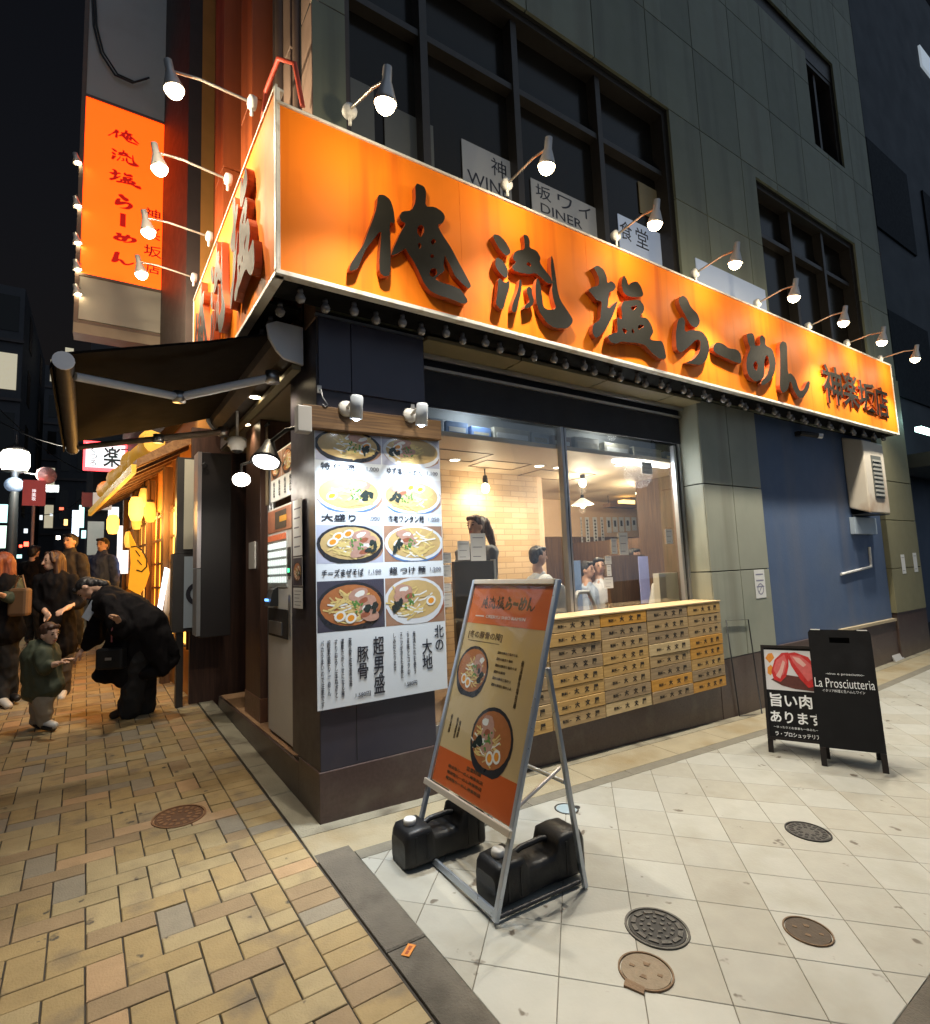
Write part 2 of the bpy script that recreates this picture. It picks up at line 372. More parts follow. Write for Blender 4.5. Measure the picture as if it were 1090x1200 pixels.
# pavement of ochre bricks running up the hill
BR = [mat("brick_ochre", (0.30, 0.215, 0.098), 0.72, var=0.22, scale=14, bump=0.35, bscale=120, specks=((.06, .05, .035), 9), stain=((0.16, 0.12, 0.075), 5)),
      mat("brick_tan", (0.325, 0.25, 0.13), 0.72, var=0.20, scale=14, bump=0.35, bscale=120, specks=((.08, .06, .04), 10), stain=((0.20, 0.15, 0.09), 5)),
      mat("brick_grey", (0.23, 0.195, 0.14), 0.72, var=0.20, scale=14, bump=0.35, bscale=120),
      mat("brick_umber", (0.25, 0.175, 0.095), 0.72, var=0.22, scale=14, bump=0.35, bscale=120),
      mat("brick_rose", (0.36, 0.235, 0.125), 0.72, var=0.20, scale=14, bump=0.35, bscale=120)]
m_joint = mat("joint_sand", (0.045, 0.038, 0.03), 0.95, var=0.3, scale=60)
mb = MB(); rng = random.Random(3)
def pick(): return rng.choices(range(5), (33, 33, 15, 13, 6))[0]
O_IN, O_OUT, T0, T1 = 0.372, 3.01, -3.35, 13.0
PWI, PA_, PB_ = 0.132, 0.222, 0.110           # one upright stone over one lying stone two columns wide
NCOL = int((O_OUT-O_IN)/PWI)
for k in range(NCOL):
    o = O_IN+k*PWI; n0 = int((T0+k*PB_)/0.442)-1
    for n in range(n0, n0+42):
        T = -k*PB_+n*(PA_+2*PB_)
        for t0_, t1_, oa, ob in ((T-PA_, T, o, o+PWI), (T-PA_-PB_, T-PA_, max(O_IN, o-PWI), o+PWI), (T-PA_-2*PB_, T-PA_-PB_, o, o+PWI) if k == NCOL-1 else (0, -1, 0, 0)):
            a, b = max(t0_, T0), min(t1_, T1)
            if b-a > 0.02: slab(mb, [lt(a, ob), lt(a, oa), lt(b, oa), lt(b, ob)], rng.uniform(-.002, .002), 0.02, pick(), 0.0034)
t = T0
while t < T1:                                   # border course along the kerb
    slab(mb, [lt(t, O_IN), lt(t, 0.158), lt(t+0.105, 0.158), lt(t+0.105, O_IN)], rng.uniform(-.001, .001), 0.02, pick(), 0.0028)
    t += 0.105
mb.poly([(*lt(a, b), G(*lt(a, b))-0.007) for a, b in ((T0, O_OUT), (T0, 0.15), (T1, 0.15), (T1, O_OUT))], 5)
structure(mb.build("sidewalk_paving", BR+[m_joint]))
mb = MB()
mb.poly([(*lt(a, b), G(*lt(a, b))-0.002) for a, b in ((T1, O_OUT), (T1, 0.0), (70, 0.0), (70, O_OUT))])
structure(mb.build("far_sidewalk", mat("far_paving", (0.27, 0.19, 0.10), 0.7, var=0.3, scale=3)))
m_conc = mat("kerb_concrete", (0.26, 0.235, 0.17), 0.85, var=0.25, scale=7, bump=0.5, bscale=90, stain=((0.12, 0.10, 0.07), 3.5))
m_kerb_dark = mat("dark_kerb_stone", (0.125, 0.108, 0.085), 0.85, var=0.3, scale=9, bump=0.6, bscale=110, stain=((0.06, 0.052, 0.04), 4))
mb = MB()
t = -0.03
while t < 13:
    slab(mb, [lt(t, 0.148), lt(t, 0.0), lt(t+0.6, 0.0), lt(t+0.6, 0.148)], 0.004, 0.04, 0, 0.003, 0.005); t += 0.6
structure(mb.build("wall_kerb", [m_conc]))
mb = MB(); t = -0.30
while t > -4:
    a0, a1 = lt(t-0.88, 0.148), lt(t, 0.148)
    slab(mb, [a0, (0.062, a0[1]), (0.058, a1[1]), a1], 0.003, 0.04, 0, 0.002, 0.006); t -= 0.88
structure(mb.build("kerb_strip", [m_kerb_dark]))
mb = MB(); t = -3.4
while t < 60:
    slab(mb, [lt(t, 3.20), lt(t, 3.06), lt(t+0.9, 3.06), lt(t+0.9, 3.20)], 0.01, 0.25, 0, 0.003, 0.012); t += 0.9
structure(mb.build("road_kerb", [m_conc]))
# plaza of square stone tiles laid at forty-five degrees
TL = [mat("tile_cream", (0.345, 0.335, 0.29), 0.50, var=0.12, scale=9, bump=0.12, bscale=70, specks=((.12, .10, .075), 8.5), stain=((0.295, 0.28, 0.23), 3)),
      mat("tile_pale", (0.375, 0.37, 0.33), 0.48, var=0.10, scale=9, bump=0.12, bscale=70, specks=((.12, .10, .075), 8.5), stain=((0.32, 0.31, 0.26), 3)),
      mat("tile_buff", (0.325, 0.31, 0.26), 0.52, var=0.14, scale=9, bump=0.12, bscale=70, specks=((.12, .10, .075), 8.5), stain=((0.275, 0.255, 0.205), 3))]
m_grout = mat("tile_grout", (0.10, 0.085, 0.06), 0.9, var=0.25, scale=40)
e0, e1 = onG((1040, 1210)), onG((1092, 1139)); ed = (e1-e0)[:2]
region = [(0.062, -0.475), (0.062, -5.5), (14.0, -5.5), (14.0, -0.475)]
mb = MB(); sz = 0.315; c45 = math.sqrt(0.5)
for i in range(-70, 70):
    for j in range(-70, 70):
        u0, v0 = i*sz+0.05, j*sz+0.135
        quad = [((u*c45-v*c45), (u*c45+v*c45)-0.9) for u, v in ((u0, v0), (u0+sz, v0), (u0+sz, v0+sz), (u0, v0+sz))]
        cx = sum(p[0] for p in quad)/4; cy = sum(p[1] for p in quad)/4
        if cx < -0.3 or cx > 14.5 or cy > 0 or cy < -4.2: continue
        p = clip_all(quad, region)
        p = clip(p, tuple(e0[:2]-ed*3), tuple(e0[:2]+ed*3)) if len(p) > 2 else p
        if len(p) > 2: slab(mb, p, 0.0, 0.015, rng.choices((0, 1, 2), (5, 5, 3))[0], 0.0013, 0.002)
reg2 = clip(region, tuple(e0[:2]-ed*3), tuple(e0[:2]+ed*3))
for xa, xb in ((0.062, 5.0), (5.0, 14.0)):
    p = clip_all(reg2, [(xa, 1), (xa, -9), (xb, -9), (xb, 1)]); mb.poly([(x, y, G(x, y)-0.003) for x, y in p], 3)
structure(mb.build("plaza_tiles", TL+[m_grout]))
mb = MB(); un = ed/np.linalg.norm(ed); nn = np.array([un[1], -un[0]]); k = -3.0
while k < 10:
    a = e0[:2]+un*k; b = a+un*0.6
    if 0.08 < a[0]: slab(mb, [tuple(a+nn*.16), tuple(b+nn*.16), tuple(b), tuple(a)], 0.002, 0.05, 0, 0.003, 0.006)
    k += 0.6
structure(mb.build("plaza_kerb", [m_kerb_dark]))
mb = MB(); x = 0.062
while x < 14:
    w = rng.uniform(0.85, 1.25); slab(mb, [(x, -0.475), (x+w, -0.475), (x+w, -0.385), (x, -0.385)], 0.001, 0.02, 0, 0.001, 0.002); x += w
x = -0.148
while x < 14:
    w = rng.uniform(0.7, 1.1); slab(mb, [(x, -0.384), (x+w, -0.384), (x+w, -0.09), (x, -0.09)], 0.002, 0.02, 1, 0.002, 0.003)
    slab(mb, [(x, -0.09), (x+w, -0.09), (x+w, 0.02), (x, 0.02)], 0.004, 0.02, 2, 0.002, 0.003); x += w
m_apron = mat("apron_stone", (0.31, 0.265, 0.175), 0.7, var=0.2, scale=6, bump=0.4, bscale=80, stain=((0.25, 0.19, 0.10), 2.5))
structure(mb.build("apron_slabs", [mat("drain_band", (0.17, 0.155, 0.12), 0.8, var=0.25, scale=12, bump=0.4), m_apron, m_conc]))

# ================================================================== MAIN BUILDING
BLD = thing("building", "corner building with grey green panel cladding above the orange ramen shop sign", "building", (0, 0, 0))
m_granite = mat("plinth_granite", (0.075, 0.048, 0.042), 0.32, var=0.35, scale=45, bump=0.05, bscale=150, stain=((0.10, 0.075, 0.06), 6))
m_pillar = mat("pillar_panel", (0.040, 0.036, 0.050), 0.38, var=0.18, scale=5, stain=((0.06, 0.05, 0.055), 3))
m_clad = mat("cladding_panel", (0.30, 0.31, 0.25), 0.55, streak=((0.215, 0.215, 0.165), 4), var=0.08, scale=3, bump=0.04, bscale=60, stain=((0.25, 0.27, 0.215), 1.3))
m_seam = mat("panel_seam", (0.02, 0.02, 0.02), 0.9, var=0)
m_blue = mat("blue_wall_paint", (0.07, 0.11, 0.20), 0.6, streak=((0.10, 0.125, 0.19), 3), var=0.10, scale=2.5, bump=0.12, bscale=40, stain=((0.085, 0.12, 0.195), 1.2))
m_black = mat("black_metal", (0.018, 0.018, 0.020), 0.45, var=0.15, scale=8)
m_chrome = mat("brushed_steel", (0.42, 0.43, 0.45), 0.42, 0.8, var=0)
m_alu = mat("aluminium", (0.55, 0.56, 0.57), 0.38, 1.0, var=0.06, scale=20)
m_soffit = mat("soffit_board", (0.20, 0.17, 0.095), 0.6, var=0.15, scale=5)
m_white = mat("white_paint", (0.72, 0.71, 0.68), 0.5, var=0.05, scale=6)
WX0, WX1, WY = 0.83, 4.24, 0.28
# plinths (the ground dips along the side front, so each goes well below it)
mb = MB(); mb.box(0.0, WX0, 0.0, 0.40, -0.5, 0.298); mb.box(WX0+.002, WX1, 0.004, WY+0.1, -0.5, 0.212)
mb.box(WX1+.002, 5.41, 0.002, 0.3, -0.5, 0.45); mb.box(5.412, 8.9, 0.006, 0.3, -0.5, 0.47); mb.box(8.902, 10.1, -0.02, 0.3, -0.5, 0.58)
for x in (0.4, 1.65, 2.5, 3.4, 4.8, 6.4, 7.6):
    pass
mb.build("plinth", m_granite, BLD, bevel=0.006)
# entrance step on the street side
mb = MB(); f = FL()
mb.box(-3.1, -0.402, -0.5, 0.255, -0.02, 0.0, fr=f)
mb.box(-0.400, -0.0, -0.5, 0.297, -0.02, 0.002, fr=f)
mb.build("step_riser", m_granite, BLD, bevel=0.004)
mb = MB(); mb.box(-3.1, -0.402, 0.20, 0.258, -1.6, -0.021, fr=f)
mb.build("step_tread", mat("step_tile", (0.34, 0.20, 0.11), 0.4, var=0.2, scale=10, stain=((0.24, 0.14, 0.08), 6)), BLD)
# corner pillar
mb = MB()
lo = [(0.008, 0.006), (WX0, 0.006), (WX0, 0.30), (0.30, 0.30), (0.30, 0.556), (-0.004, 0.556)]
mb.hexa([(x, y, 0.298) for x, y in lo], [(x, y, 3.255) for x, y in lo]); mb.build("corner_pillar", m_pillar, BLD, bevel=0.004)
mb = MB(); mb.box(0.02, 0.245, -0.012, 0.005, 2.72, 3.215); mb.box(0.25, 0.815, -0.012, 0.005, 2.72, 3.215)
mb.build("pillar_panel", mat("pillar_cladding", (0.055, 0.055, 0.085), 0.35, var=0.12, scale=4), BLD, bevel=0.003)
mb = MB(); mb.box(0.0, 0.82, -0.02, 0.004, 3.217, 3.235); mb.build("panel_trim", m_alu, BLD)
mb = MB()
for x in (0.246,): mb.box(x-.002, x+.002, 0.0035, 0.0058, 0.32, 2.72)
mb.build("pillar_joint", m_seam, BLD)
# soffit between sign and window head, with recessed board and rails
mb = MB()
for a, b in ((WX0, 1.72), (1.735, 2.75), (2.765, 3.75), (3.765, WX1)):
    mb.box(a, b, -0.055, 0.19, 3.205, 3.235)
mb.build("soffit", m_soffit, BLD)
mb = MB(); mb.box(WX0, WX1, 0.165, 0.195, 3.165, 3.203); mb.box(WX0, WX1, 0.205, 0.235, 3.09, 3.115); mb.build("soffit_rail", m_alu, BLD, bevel=0.003)
mb = MB(); mb.box(WX0, WX1, 0.236, 0.262, 2.80, 3.20); mb.build("blind_box", mat("blind_fabric", (0.020, 0.022, 0.030), 0.75, var=0.2, scale=3, bump=0.15, bscale=30), BLD)
# shop window: frame, mullion, panes
win = MB()
win.box(WX1-0.045, WX1-0.002, WY-0.04, WY+0.03, 0.35, 2.80); win.box(WX1-0.115, WX1-0.075, WY-0.03, WY+0.02, 0.35, 2.78)
win.box(WX0, WX0+0.03, WY-0.03, WY+0.03, 0.35, 2.80); win.box(WX0, WX1-0.002, WY-0.03, WY+0.03, 0.22, 0.35)
win.box(2.42, 2.455, WY-0.035, WY+0.03, 0.35, 2.80); win.box(2.47, 2.50, WY-0.02, WY+0.03, 0.35, 2.80)
wf = win.build("shop_window", m_chrome, BLD, bevel=0.004)
mb = MB(); mb.box(WX0+.03, 2.42, WY, WY+0.008, 0.35, 2.80); mb.box(2.50, WX1-0.115, WY, WY+0.008, 0.35, 2.80)
mb.build("pane", glass("window_glass", (0.97, 0.985, 0.98), 0.07), wf)
MB().box(2.456, 2.469, WY-0.03, WY+0.03, 0.35, 2.80).build("gasket", m_black, wf); MB().box(WX1-.074, WX1-.046, WY-0.02, WY+0.02, 0.35, 2.80).build("gasket", m_black, wf)
# lower cladding and the blue wall
def panels(mb, fr, xs, zs, holes, d0, d1, gap=0.007, mi=0):
    for i in range(len(xs)-1):
        for j in range(len(zs)-1):
            rs = [(xs[i]+gap, xs[i+1]-gap, zs[j]+gap, zs[j+1]-gap)]
            for h in holes:
                nr = []
                for a, b, c, d in rs:
                    if h[0] >= b or h[1] <= a or h[2] >= d or h[3] <= c: nr.append((a, b, c, d)); continue
                    if h[0] > a: nr.append((a, h[0], c, d))
                    if h[1] < b: nr.append((h[1], b, c, d))
                    A, B = max(a, h[0]), min(b, h[1])
                    if h[2] > c: nr.append((A, B, c, h[2]))
                    if h[3] < d: nr.append((A, B, h[3], d))
                rs = nr
            for a, b, c, d in rs:
                if b-a > 0.02 and d-c > 0.02: mb.box(a, b, c, d, d0, d1, mi, fr)
mb = MB(); panels(mb, FR(), [WX1, 4.80, 5.41], [0.45, 1.37, 2.32, 3.255], [], -0.30, 0.0, 0.006)
mb.box(WX1-.001, WX1+.002, 0.01, 0.32, 0.45, 1.364); mb.box(WX1-.001, WX1+.002, 0.01, 0.32, 1.376, 2.314); mb.box(WX1-.001, WX1+.002, 0.01, 0.32, 2.326, 3.25)
mb.build("lower_cladding", m_clad, BLD, bevel=0.003)
mb = MB(); mb.box(WX1+.02, 5.40, 0.02, 0.28, 0.45, 3.25); mb.build("cladding_backing", m_seam, BLD)
mb = MB(); mb.box(5.412, 8.86, 0.035, 0.3, 0.47, 3.255); mb.build("blue_wall", m_blue, BLD)
mb = MB(); mb.box(7.05, 8.86, -0.02, 0.034, 0.472, 0.51); mb.build("wall_ledge", mat("ledge_wood", (0.42, 0.34, 0.22), 0.6, var=0.2), BLD)
mb = MB(); panels(mb, FR(), [8.87, 10.08], [0.58, 1.25, 2.0, 2.62, 4.4], [], -0.3, 0.03, 0.006); mb.build("end_pilaster", mat("pilaster_panel", (0.21, 0.195, 0.11), 0.6, var=0.12, scale=4), BLD, bevel=0.003)
# upper cladding with its dark windows
HO = [(0.25, 4.19, 4.2, 6.71), (6.03, 9.06, 4.2, 6.58), (8.0, 9.03, 7.90, 9.50), (6.3, 9.03, 9.50, 9.82), (0.25, 4.19, 8.9, 11.6)]
XJ = [0.0, 1.15, 2.06, 2.97, 3.88, 4.79, 5.70, 6.61, 7.52, 8.43, 9.34, 10.1]; ZJ = [3.26, 4.48, 5.59, 6.70, 7.81, 8.92, 10.03, 11.14, 12.25, 13.4]
mb = MB(); panels(mb, FR(), XJ, ZJ, HO, -0.03, 0.0, 0.006)
for k in range(0, len(mb.mi), 6):
    c = rng.choice((0, 0, 1, 2)); mb.mi[k:k+6] = [c]*6
mb.build("upper_cladding", [mat("upper_panel", (0.215, 0.232, 0.165), 0.6, var=0.10, scale=2.5, bump=0.05, streak=((0.13, 0.13, 0.095), 3.5)), mat("upper_panel_light", (0.24, 0.255, 0.185), 0.6, var=0.10, scale=2.5, bump=0.05, streak=((0.16, 0.155, 0.11), 3)), mat("upper_panel_dull", (0.19, 0.205, 0.145), 0.6, var=0.12, scale=2.5, bump=0.05, streak=((0.12, 0.12, 0.09), 4))], BLD)
mb = MB(); panels(mb, FR(), [0.0, 10.1], [3.26, 13.4], HO, -0.26, -0.031, 0.0)
mb.box(10.1, 10.12, 0.0, 6.0, -0.5, 13.4); mb.box(0.0, 10.1, 0.0, 6.0, 13.4, 13.5); mb.build("upper_wall", m_seam, BLD)
m_frame = mat("window_frame_bronze", (0.035, 0.030, 0.026), 0.45, var=0.2, scale=10)
m_dark = mat("dark_glass", (0.014, 0.012, 0.009), 0.16, var=0, spec=0.28)
def upper_window(h, mull, rails, depth=0.22):
    a, b, c, d = h
    fr = MB()
    fr.box(a, b, 0.06, depth+.02, d-0.07, d); fr.box(a, a+0.06, 0.06, depth+.02, c, d-0.07); fr.box(b-0.06, b, 0.06, depth+.02, c, d-0.07); fr.box(a+.06, b-.06, 0.06, depth+.02, c, c+0.06)
    for x in mull: fr.box(x-.035, x+.035, 0.10, depth+.02, c+.06, d-.07)
    xs = [a+.06]+[v for x in mull for v in (x-.035, x+.035)]+[b-.06]
    for z in rails:
        for x0, x1 in zip(xs[::2], xs[1::2]): fr.box(x0, x1, 0.12, depth+.01, z-.03, z+.03)
    o = fr.build("window", m_frame, BLD)
    mb = MB(); mb.box(a+.05, b-.05, depth, depth+.015, c+.05, d-.06); mb.build("pane", m_dark, o); return o
upper_window(HO[0], [0.98, 1.97, 3.10], [5.95]); upper_window(HO[1], [7.1, 8.1], [5.9]); upper_window(HO[2], [8.5], []); upper_window(HO[4], [1.55, 2.85], [])
mb = MB(); mb.box(6.3, 9.03, 0.05, 0.2, 9.50, 9.82); mb.build("lintel_band", m_frame, BLD)
# street side wall above the sign: ribs, panels and pipes
m_rib = mat("street_side_panel", (0.30, 0.20, 0.15), 0.6, var=0.2, scale=3, stain=((0.2, 0.13, 0.09), 2))
m_rib2 = mat("street_side_dark", (0.065, 0.05, 0.045), 0.6, var=0.25, scale=4)
mb = MB(); f = FL()
mb.box(-3.3, 0.0, 3.1, 13.4, -0.28, -0.06, 0, f); mb.build("street_wall", m_rib2, BLD)
m_redglow = mat("red_glow_panel", (0.55, 0.12, 0.03), 0.5, var=0.2, scale=3, streak=((0.3, 0.06, 0.02), 4))  # red light from the blade sign put into the rib colour
for t0, t1, d, mm_ in ((0.0, 0.22, 0.0, m_rib), (0.42, 0.60, 0.02, m_rib), (1.02, 1.42, 0.16, m_redglow), (2.0, 2.42, 0.20, m_redglow), (2.95, 3.3, 0.06, m_redglow)):
    mb = MB()
    for z0, z1 in ((3.2, 5.55), (5.57, 7.9), (7.92, 10.3), (10.32, 13.4)): mb.box(-t1, -t0, z0, z1, -0.06, d, 0, f)
    mb.build("wall_rib", mm_, BLD, bevel=0.006)
mb = MB()
for t0, r in ((0.30, .04), (0.72, .05), (0.86, .03), (1.6, .05), (1.75, .035), (2.6, .05)):
    mb.tube([L(t0, 0.0, 3.3), L(t0, 0.0, 13.3)], r, 8)
mb.build("drain_pipe", mat("pipe_paint", (0.16, 0.105, 0.08), 0.5, var=0.2), BLD)
mb = MB(); pts = [L(0.05, .05, 4.75), L(0.0, .12, 5.0), L(.1, .2, 5.08), L(.35, .22, 5.02), L(.6, .2, 4.8), L(.7, .1, 4.5)]
mb.tube(pts, 0.018, 8); mb.build("cable", mat("red_cable", (0.45, 0.06, 0.03), 0.5), BLD)
# room behind the window
m_tile = mat("wall_tile_wood", (0.56, 0.38, 0.21), 0.5, var=0)
def tile_mat(m):
    n = m.node_tree.nodes; l = m.node_tree.links; b = n["Principled BSDF"]
    tc = n.new("ShaderNodeTexCoord"); mp = n.new("ShaderNodeMapping"); mp.inputs["Rotation"].default_value = (math.radians(90), 0, 0)
    br = n.new("ShaderNodeTexBrick"); br.inputs["Scale"].default_value = 1.0; br.inputs["Brick Width"].default_value = 0.24; br.inputs["Row Height"].default_value = 0.065
    br.inputs["Mortar Size"].default_value = 0.004; br.inputs["Color1"].default_value = (0.60, 0.42, 0.25, 1); br.inputs["Color2"].default_value = (0.48, 0.31, 0.16, 1); br.inputs["Mortar"].default_value = (0.36, 0.24, 0.14, 1)
    br.inputs["Bias"].default_value = -0.2
    l.new(tc.outputs["Object"], mp.inputs[0]); l.new(mp.outputs[0], br.inputs[0]); l.new(br.outputs[0], b.inputs["Base Color"])
tile_mat(m_tile)
m_plaster = mat("warm_plaster", (0.66, 0.46, 0.30), 0.7, var=0.08, scale=3)
m_ceil = mat("ceiling_board", (0.66, 0.52, 0.37), 0.6, var=0.06, scale=2)
m_brown = wood("dark_wood_panel", (0.17, 0.095, 0.05), (0.09, 0.05, 0.028), 0.5, 2, 3, 9)
mb = MB(); mb.box(0.85, 3.30, 1.62, 1.72, 0.3, 2.6); mb.build("room_wall", m_tile, BLD)
mb = MB(); mb.box(3.30, 3.38, 1.62, 3.3, 0.3, 2.6); mb.box(3.38, 9.5, 3.3, 3.4, 1.98, 2.6); mb.build("room_plaster", m_plaster, BLD)
mb = MB(); mb.box(3.38, 9.5, 3.3, 3.39, 0.3, 1.975); mb.box(5.35, 5.45, 1.45, 3.2, 0.3, 1.86); mb.box(4.93, 5.02, 0.45, 1.45, 0.3, 2.6); mb.box(WX1+.10, 4.92, 0.42, 0.48, 0.3, 2.6); mb.build("room_panelling", m_brown, BLD)
mb = MB(); mb.box(0.78, 0.85, 0.31, 1.62, 0.3, 2.6); mb.build("room_partition", m_plaster, BLD)
mb = MB(); mb.box(0.85, 9.5, 0.33, 3.4, 2.6, 2.64); mb.build("room_ceiling", m_ceil, BLD)
mb = MB()
for a, b, c, d in ((1.35, 2.0, .75, 1.15), (2.1, 2.7, 1.0, 1.35), (3.0, 3.9, 1.2, 1.7)):
    for x0, x1, y0, y1 in ((a, b, c, c+.012), (a, b, d-.012, d), (a, a+.012, c+.012, d-.012), (b-.012, b, c+.012, d-.012)): mb.box(x0, x1, y0, y1, 2.594, 2.599)
mb.build("ceiling_hatch", m_brown, BLD)
mb = MB(); mb.box(0.85, 9.5, 0.33, 3.4, 0.24, 0.30); mb.build("room_floor", mat("room_floor", (0.22, 0.15, 0.10), 0.5, var=0.15), BLD)
mb = MB(); mb.box(0.85, WX1-.01, 0.40, 0.62, 2.645, 2.66); mb.box(0.85, WX1-.01, 0.62, 0.64, 2.645, 3.1); mb.build("high_shelf", mat("shelf_back", (0.40, 0.42, 0.42), 0.5, var=.1), BLD)

# ================================================================== ORANGE SIGNBOARD wrapped round the corner
m_orange = mat("sign_orange", (0.90, 0.215, 0.008), 0.62, var=0.05, scale=1.5, spec=0.15, streak=((0.66, 0.12, 0.006), 7), stain=((0.82, 0.18, 0.006), 1.6))
m_edge = mat("sign_edge_metal", (0.70, 0.68, 0.62), 0.4, var=0.1, scale=15, stain=((0.42, 0.36, 0.28), 9))
m_char = mat("character_face", (0.012, 0.011, 0.008), 0.6, var=0.2, scale=12, spec=0.10)
m_char_side = mat("character_side_bounce", (0.42, 0.085, 0.02), 0.45, var=0.1)  # orange bounce light put into the colour of the sides
SGN = thing("signboard", "long orange signboard wrapped round the shop corner with raised black brush lettering", "sign", (0, -SIGN_O, 3.26))
so = SIGN_O; TL_END = 2.76; ZB, ZT, ZTL = 3.265, 4.355, 4.47
mb = MB(); x = -so+.012
while x < 8.82:
    w = min(1.30, 8.83-x); mb.box(x, x+w-.002, ZB+.02, ZT-.02, so-.015, so, 0, FR()); x += w
mb.build("sign_panel", m_orange, SGN)
mb = MB(); t = -so+.012
while t < TL_END-.05:
    w = min(1.0, TL_END-.02-t); mb.box(-(t+w-.002), -t, ZB+.02, ZTL-.02, so-.015, so, 0, FL()); t += w
mb.build("sign_panel", m_orange, SGN)
mb = MB(); f = FR()
mb.box(-so, 8.85, ZT-.018, ZT, so-.05, so+.012, 0, f); mb.box(-so, 8.85, ZB-.012, ZB+.016, so-.05, so+.010, 0, f)
mb.box(-so-.004, -so+.010, ZB+.018, ZTL-.01, so-.03, so+.008, 0, f); mb.box(8.832, 8.85, ZB+.018, ZT-.02, so-.33, so+.008, 0, f)
f = FL()
mb.box(-TL_END, so-.03, ZTL-.018, ZTL, so-.05, so+.012, 0, f); mb.box(-TL_END, so-.02, ZB-.012, ZB+.016, so-.05, so+.010, 0, f)
mb.box(-TL_END, -TL_END+.018, ZB+.018, ZTL-.02, so-.3, so+.008, 0, f); mb.box(so-.032, so-.006, ZB+.018, ZTL-.02, so-.02, so+.006, 0, f)
mb.build("sign_frame", m_edge, SGN, bevel=0.003)
mb = MB(); f = FR()
mb.box(-so+.02, 8.82, ZB-.008, ZB+.015, -.02+.07, so-.052, 0, f); mb.box(-so+.02, 8.82, ZT-.03, ZT-.012, .03, so-.052, 0, f)
f = FL(); mb.box(-TL_END+.02, -0.06, ZB-.006, ZB+.012, .07, so-.052, 0, f); mb.box(-TL_END+.02, -0.0, ZTL-.03, ZTL-.012, .03, so-.052, 0, f)
mb.box(-TL_END+.005, -TL_END+.016, ZB+.02, ZTL-.03, .0, so-.06, 0, f)
mb.build("sign_box", mat("sign_underside", (0.006, 0.006, 0.006), .7, var=.2, spec=.1), SGN)
for ch in "俺流塩らーめん":
    brush("character", ch, FR(), m_char, SGN, None, 0.023, so+.025, m_char_side)
for ch, bx in zip("神楽坂店", ((115, 330, 100, 650), (352, 530, 190, 685), (535, 748, 305, 720), (752, 892, 372, 795))):
    q = [onY((955+px/10.38, 415+py/10.38), -so-.03) for px in bx[:2] for py in bx[2:]]
    x0 = min(p[0] for p in q); x1 = max(p[0] for p in q); zt = min(q[0][2], q[2][2]); zb = max(q[1][2], q[3][2])
    zc = (q[0][2]+q[1][2]+q[2][2]+q[3][2])/4; hh = max(.42, (zt-zb)*0.95)
    text("character", ch, FR(), x0+(x1-x0)*.1, zc-hh/2, (x1-x0)*.8, hh, m_char, SGN, ext=0.010, bold=0.016, c=so+.004, side=m_char_side)
fl = FL()
for ch, t1, t0 in (("塩", -0.02, 0.70), ("流", 0.86, 1.48), ("俺", 1.62, 2.45)):
    w = t0-t1; brush("character", ch, fl, m_char, SGN, (-t0, 3.42, w, 0.86), 0.026, so+.028, m_char_side)
m_bulbglass = mat("clear_bulb", (0.22, 0.21, 0.21), 0.12, var=0, spec=0.9, coat=0.6)
mb = MB(); mb.lathe(BASE[SGN.name], (0, 0, -1), [(.0, .0), (.018, .0), (.018, .02), (.014, .024), (.026, .038), (.033, .058), (.026, .078), (.012, .089), (0.0, .091)], 12)
b0 = np.array([-0.16, -0.22, ZB-.009]); proto = mb.build("bulb", m_bulbglass, SGN)
proto.location = b0-BASE[SGN.name]
def bulb_at(p):
    c = proto.copy(); COL.objects.link(c); c.parent = SGN; c.location = np.array(p)-BASE[SGN.name]
k = 1
while -0.16+k*0.175 < 8.75:
    bulb_at((-0.16+k*0.175, -0.22+(0.05 if k % 2 else 0), ZB-.009)); k += 1
for j in range(1, 12): bulb_at(L(-0.2+j*0.22, 0.22, ZB-.009))

# ================================================================== SIGN SPOTLIGHTS
m_bulb = mat("hot_bulb", (1, 0.9, 0.7), 0.3, var=0, emit=28.0, ecol=(1.0, 0.80, 0.48))
m_shade = mat("lamp_shade_silver", (0.66, 0.63, 0.60), 0.35, 0.35, var=0.08)
m_arm = mat("lamp_arm", (0.50, 0.46, 0.40), 0.35, 0.7, var=0.1)
def sign_lamp(base, bulb, out, label, group, pw=17, bw=290):
    base = np.array(base); bulb = np.array(bulb); out = np.array(out)
    t = thing("sign_lamp", label, "spotlight", base, group)
    MB().lathe(base-EZ*0.10, EZ, [(.0, .0), (.012, .0), (.012, .09)], 8).lathe(base, out, [(0, -.03), (.045, -.03), (.05, 0), (.045, .02), (.016, .03), (0, .03)], 16).build("bracket", m_white, t)
    ax = np.array(-EZ*0.97-out*0.2); ax /= np.linalg.norm(ax)
    top = bulb-ax*0.12
    MB().tube([base+out*.02, base*.35+(top)*.65+EZ*.01, top+ax*.02], 0.0095, 8).build("arm", m_arm, t)
    s = MB(); s.lathe(bulb, ax, [(0, -.175), (.026, -.17), (.028, -.09), (.034, -.075), (.058, .0), (.066, .03), (.062, .03), (.052, .0), (.03, -.06), (0, -.06)], 18)
    s.build("shade", m_shade, t)
    MB().ell(bulb+ax*0.030, (.059, .059, .056)).build("bulb", m_bulb, t)
    point("spill_light", bulb+ax*0.10, pw, WARM, 0.03, t)
    spot("beam_light", bulb+ax*0.11, bulb+np.array(-EZ*1.0+out*0.10), bw, (1.0, 0.92, 0.78), 112, 1.0, 0.04, t)
PX_BASE = [(410,130), (594,216), (722,276), (815,320), (888,355), (948,382), (993,402), (1032,420)]
PX_BULB = [(452,115), (641,190), (768,258), (862,305), (931,345), (989,375), (1034,398), (1073,418)]
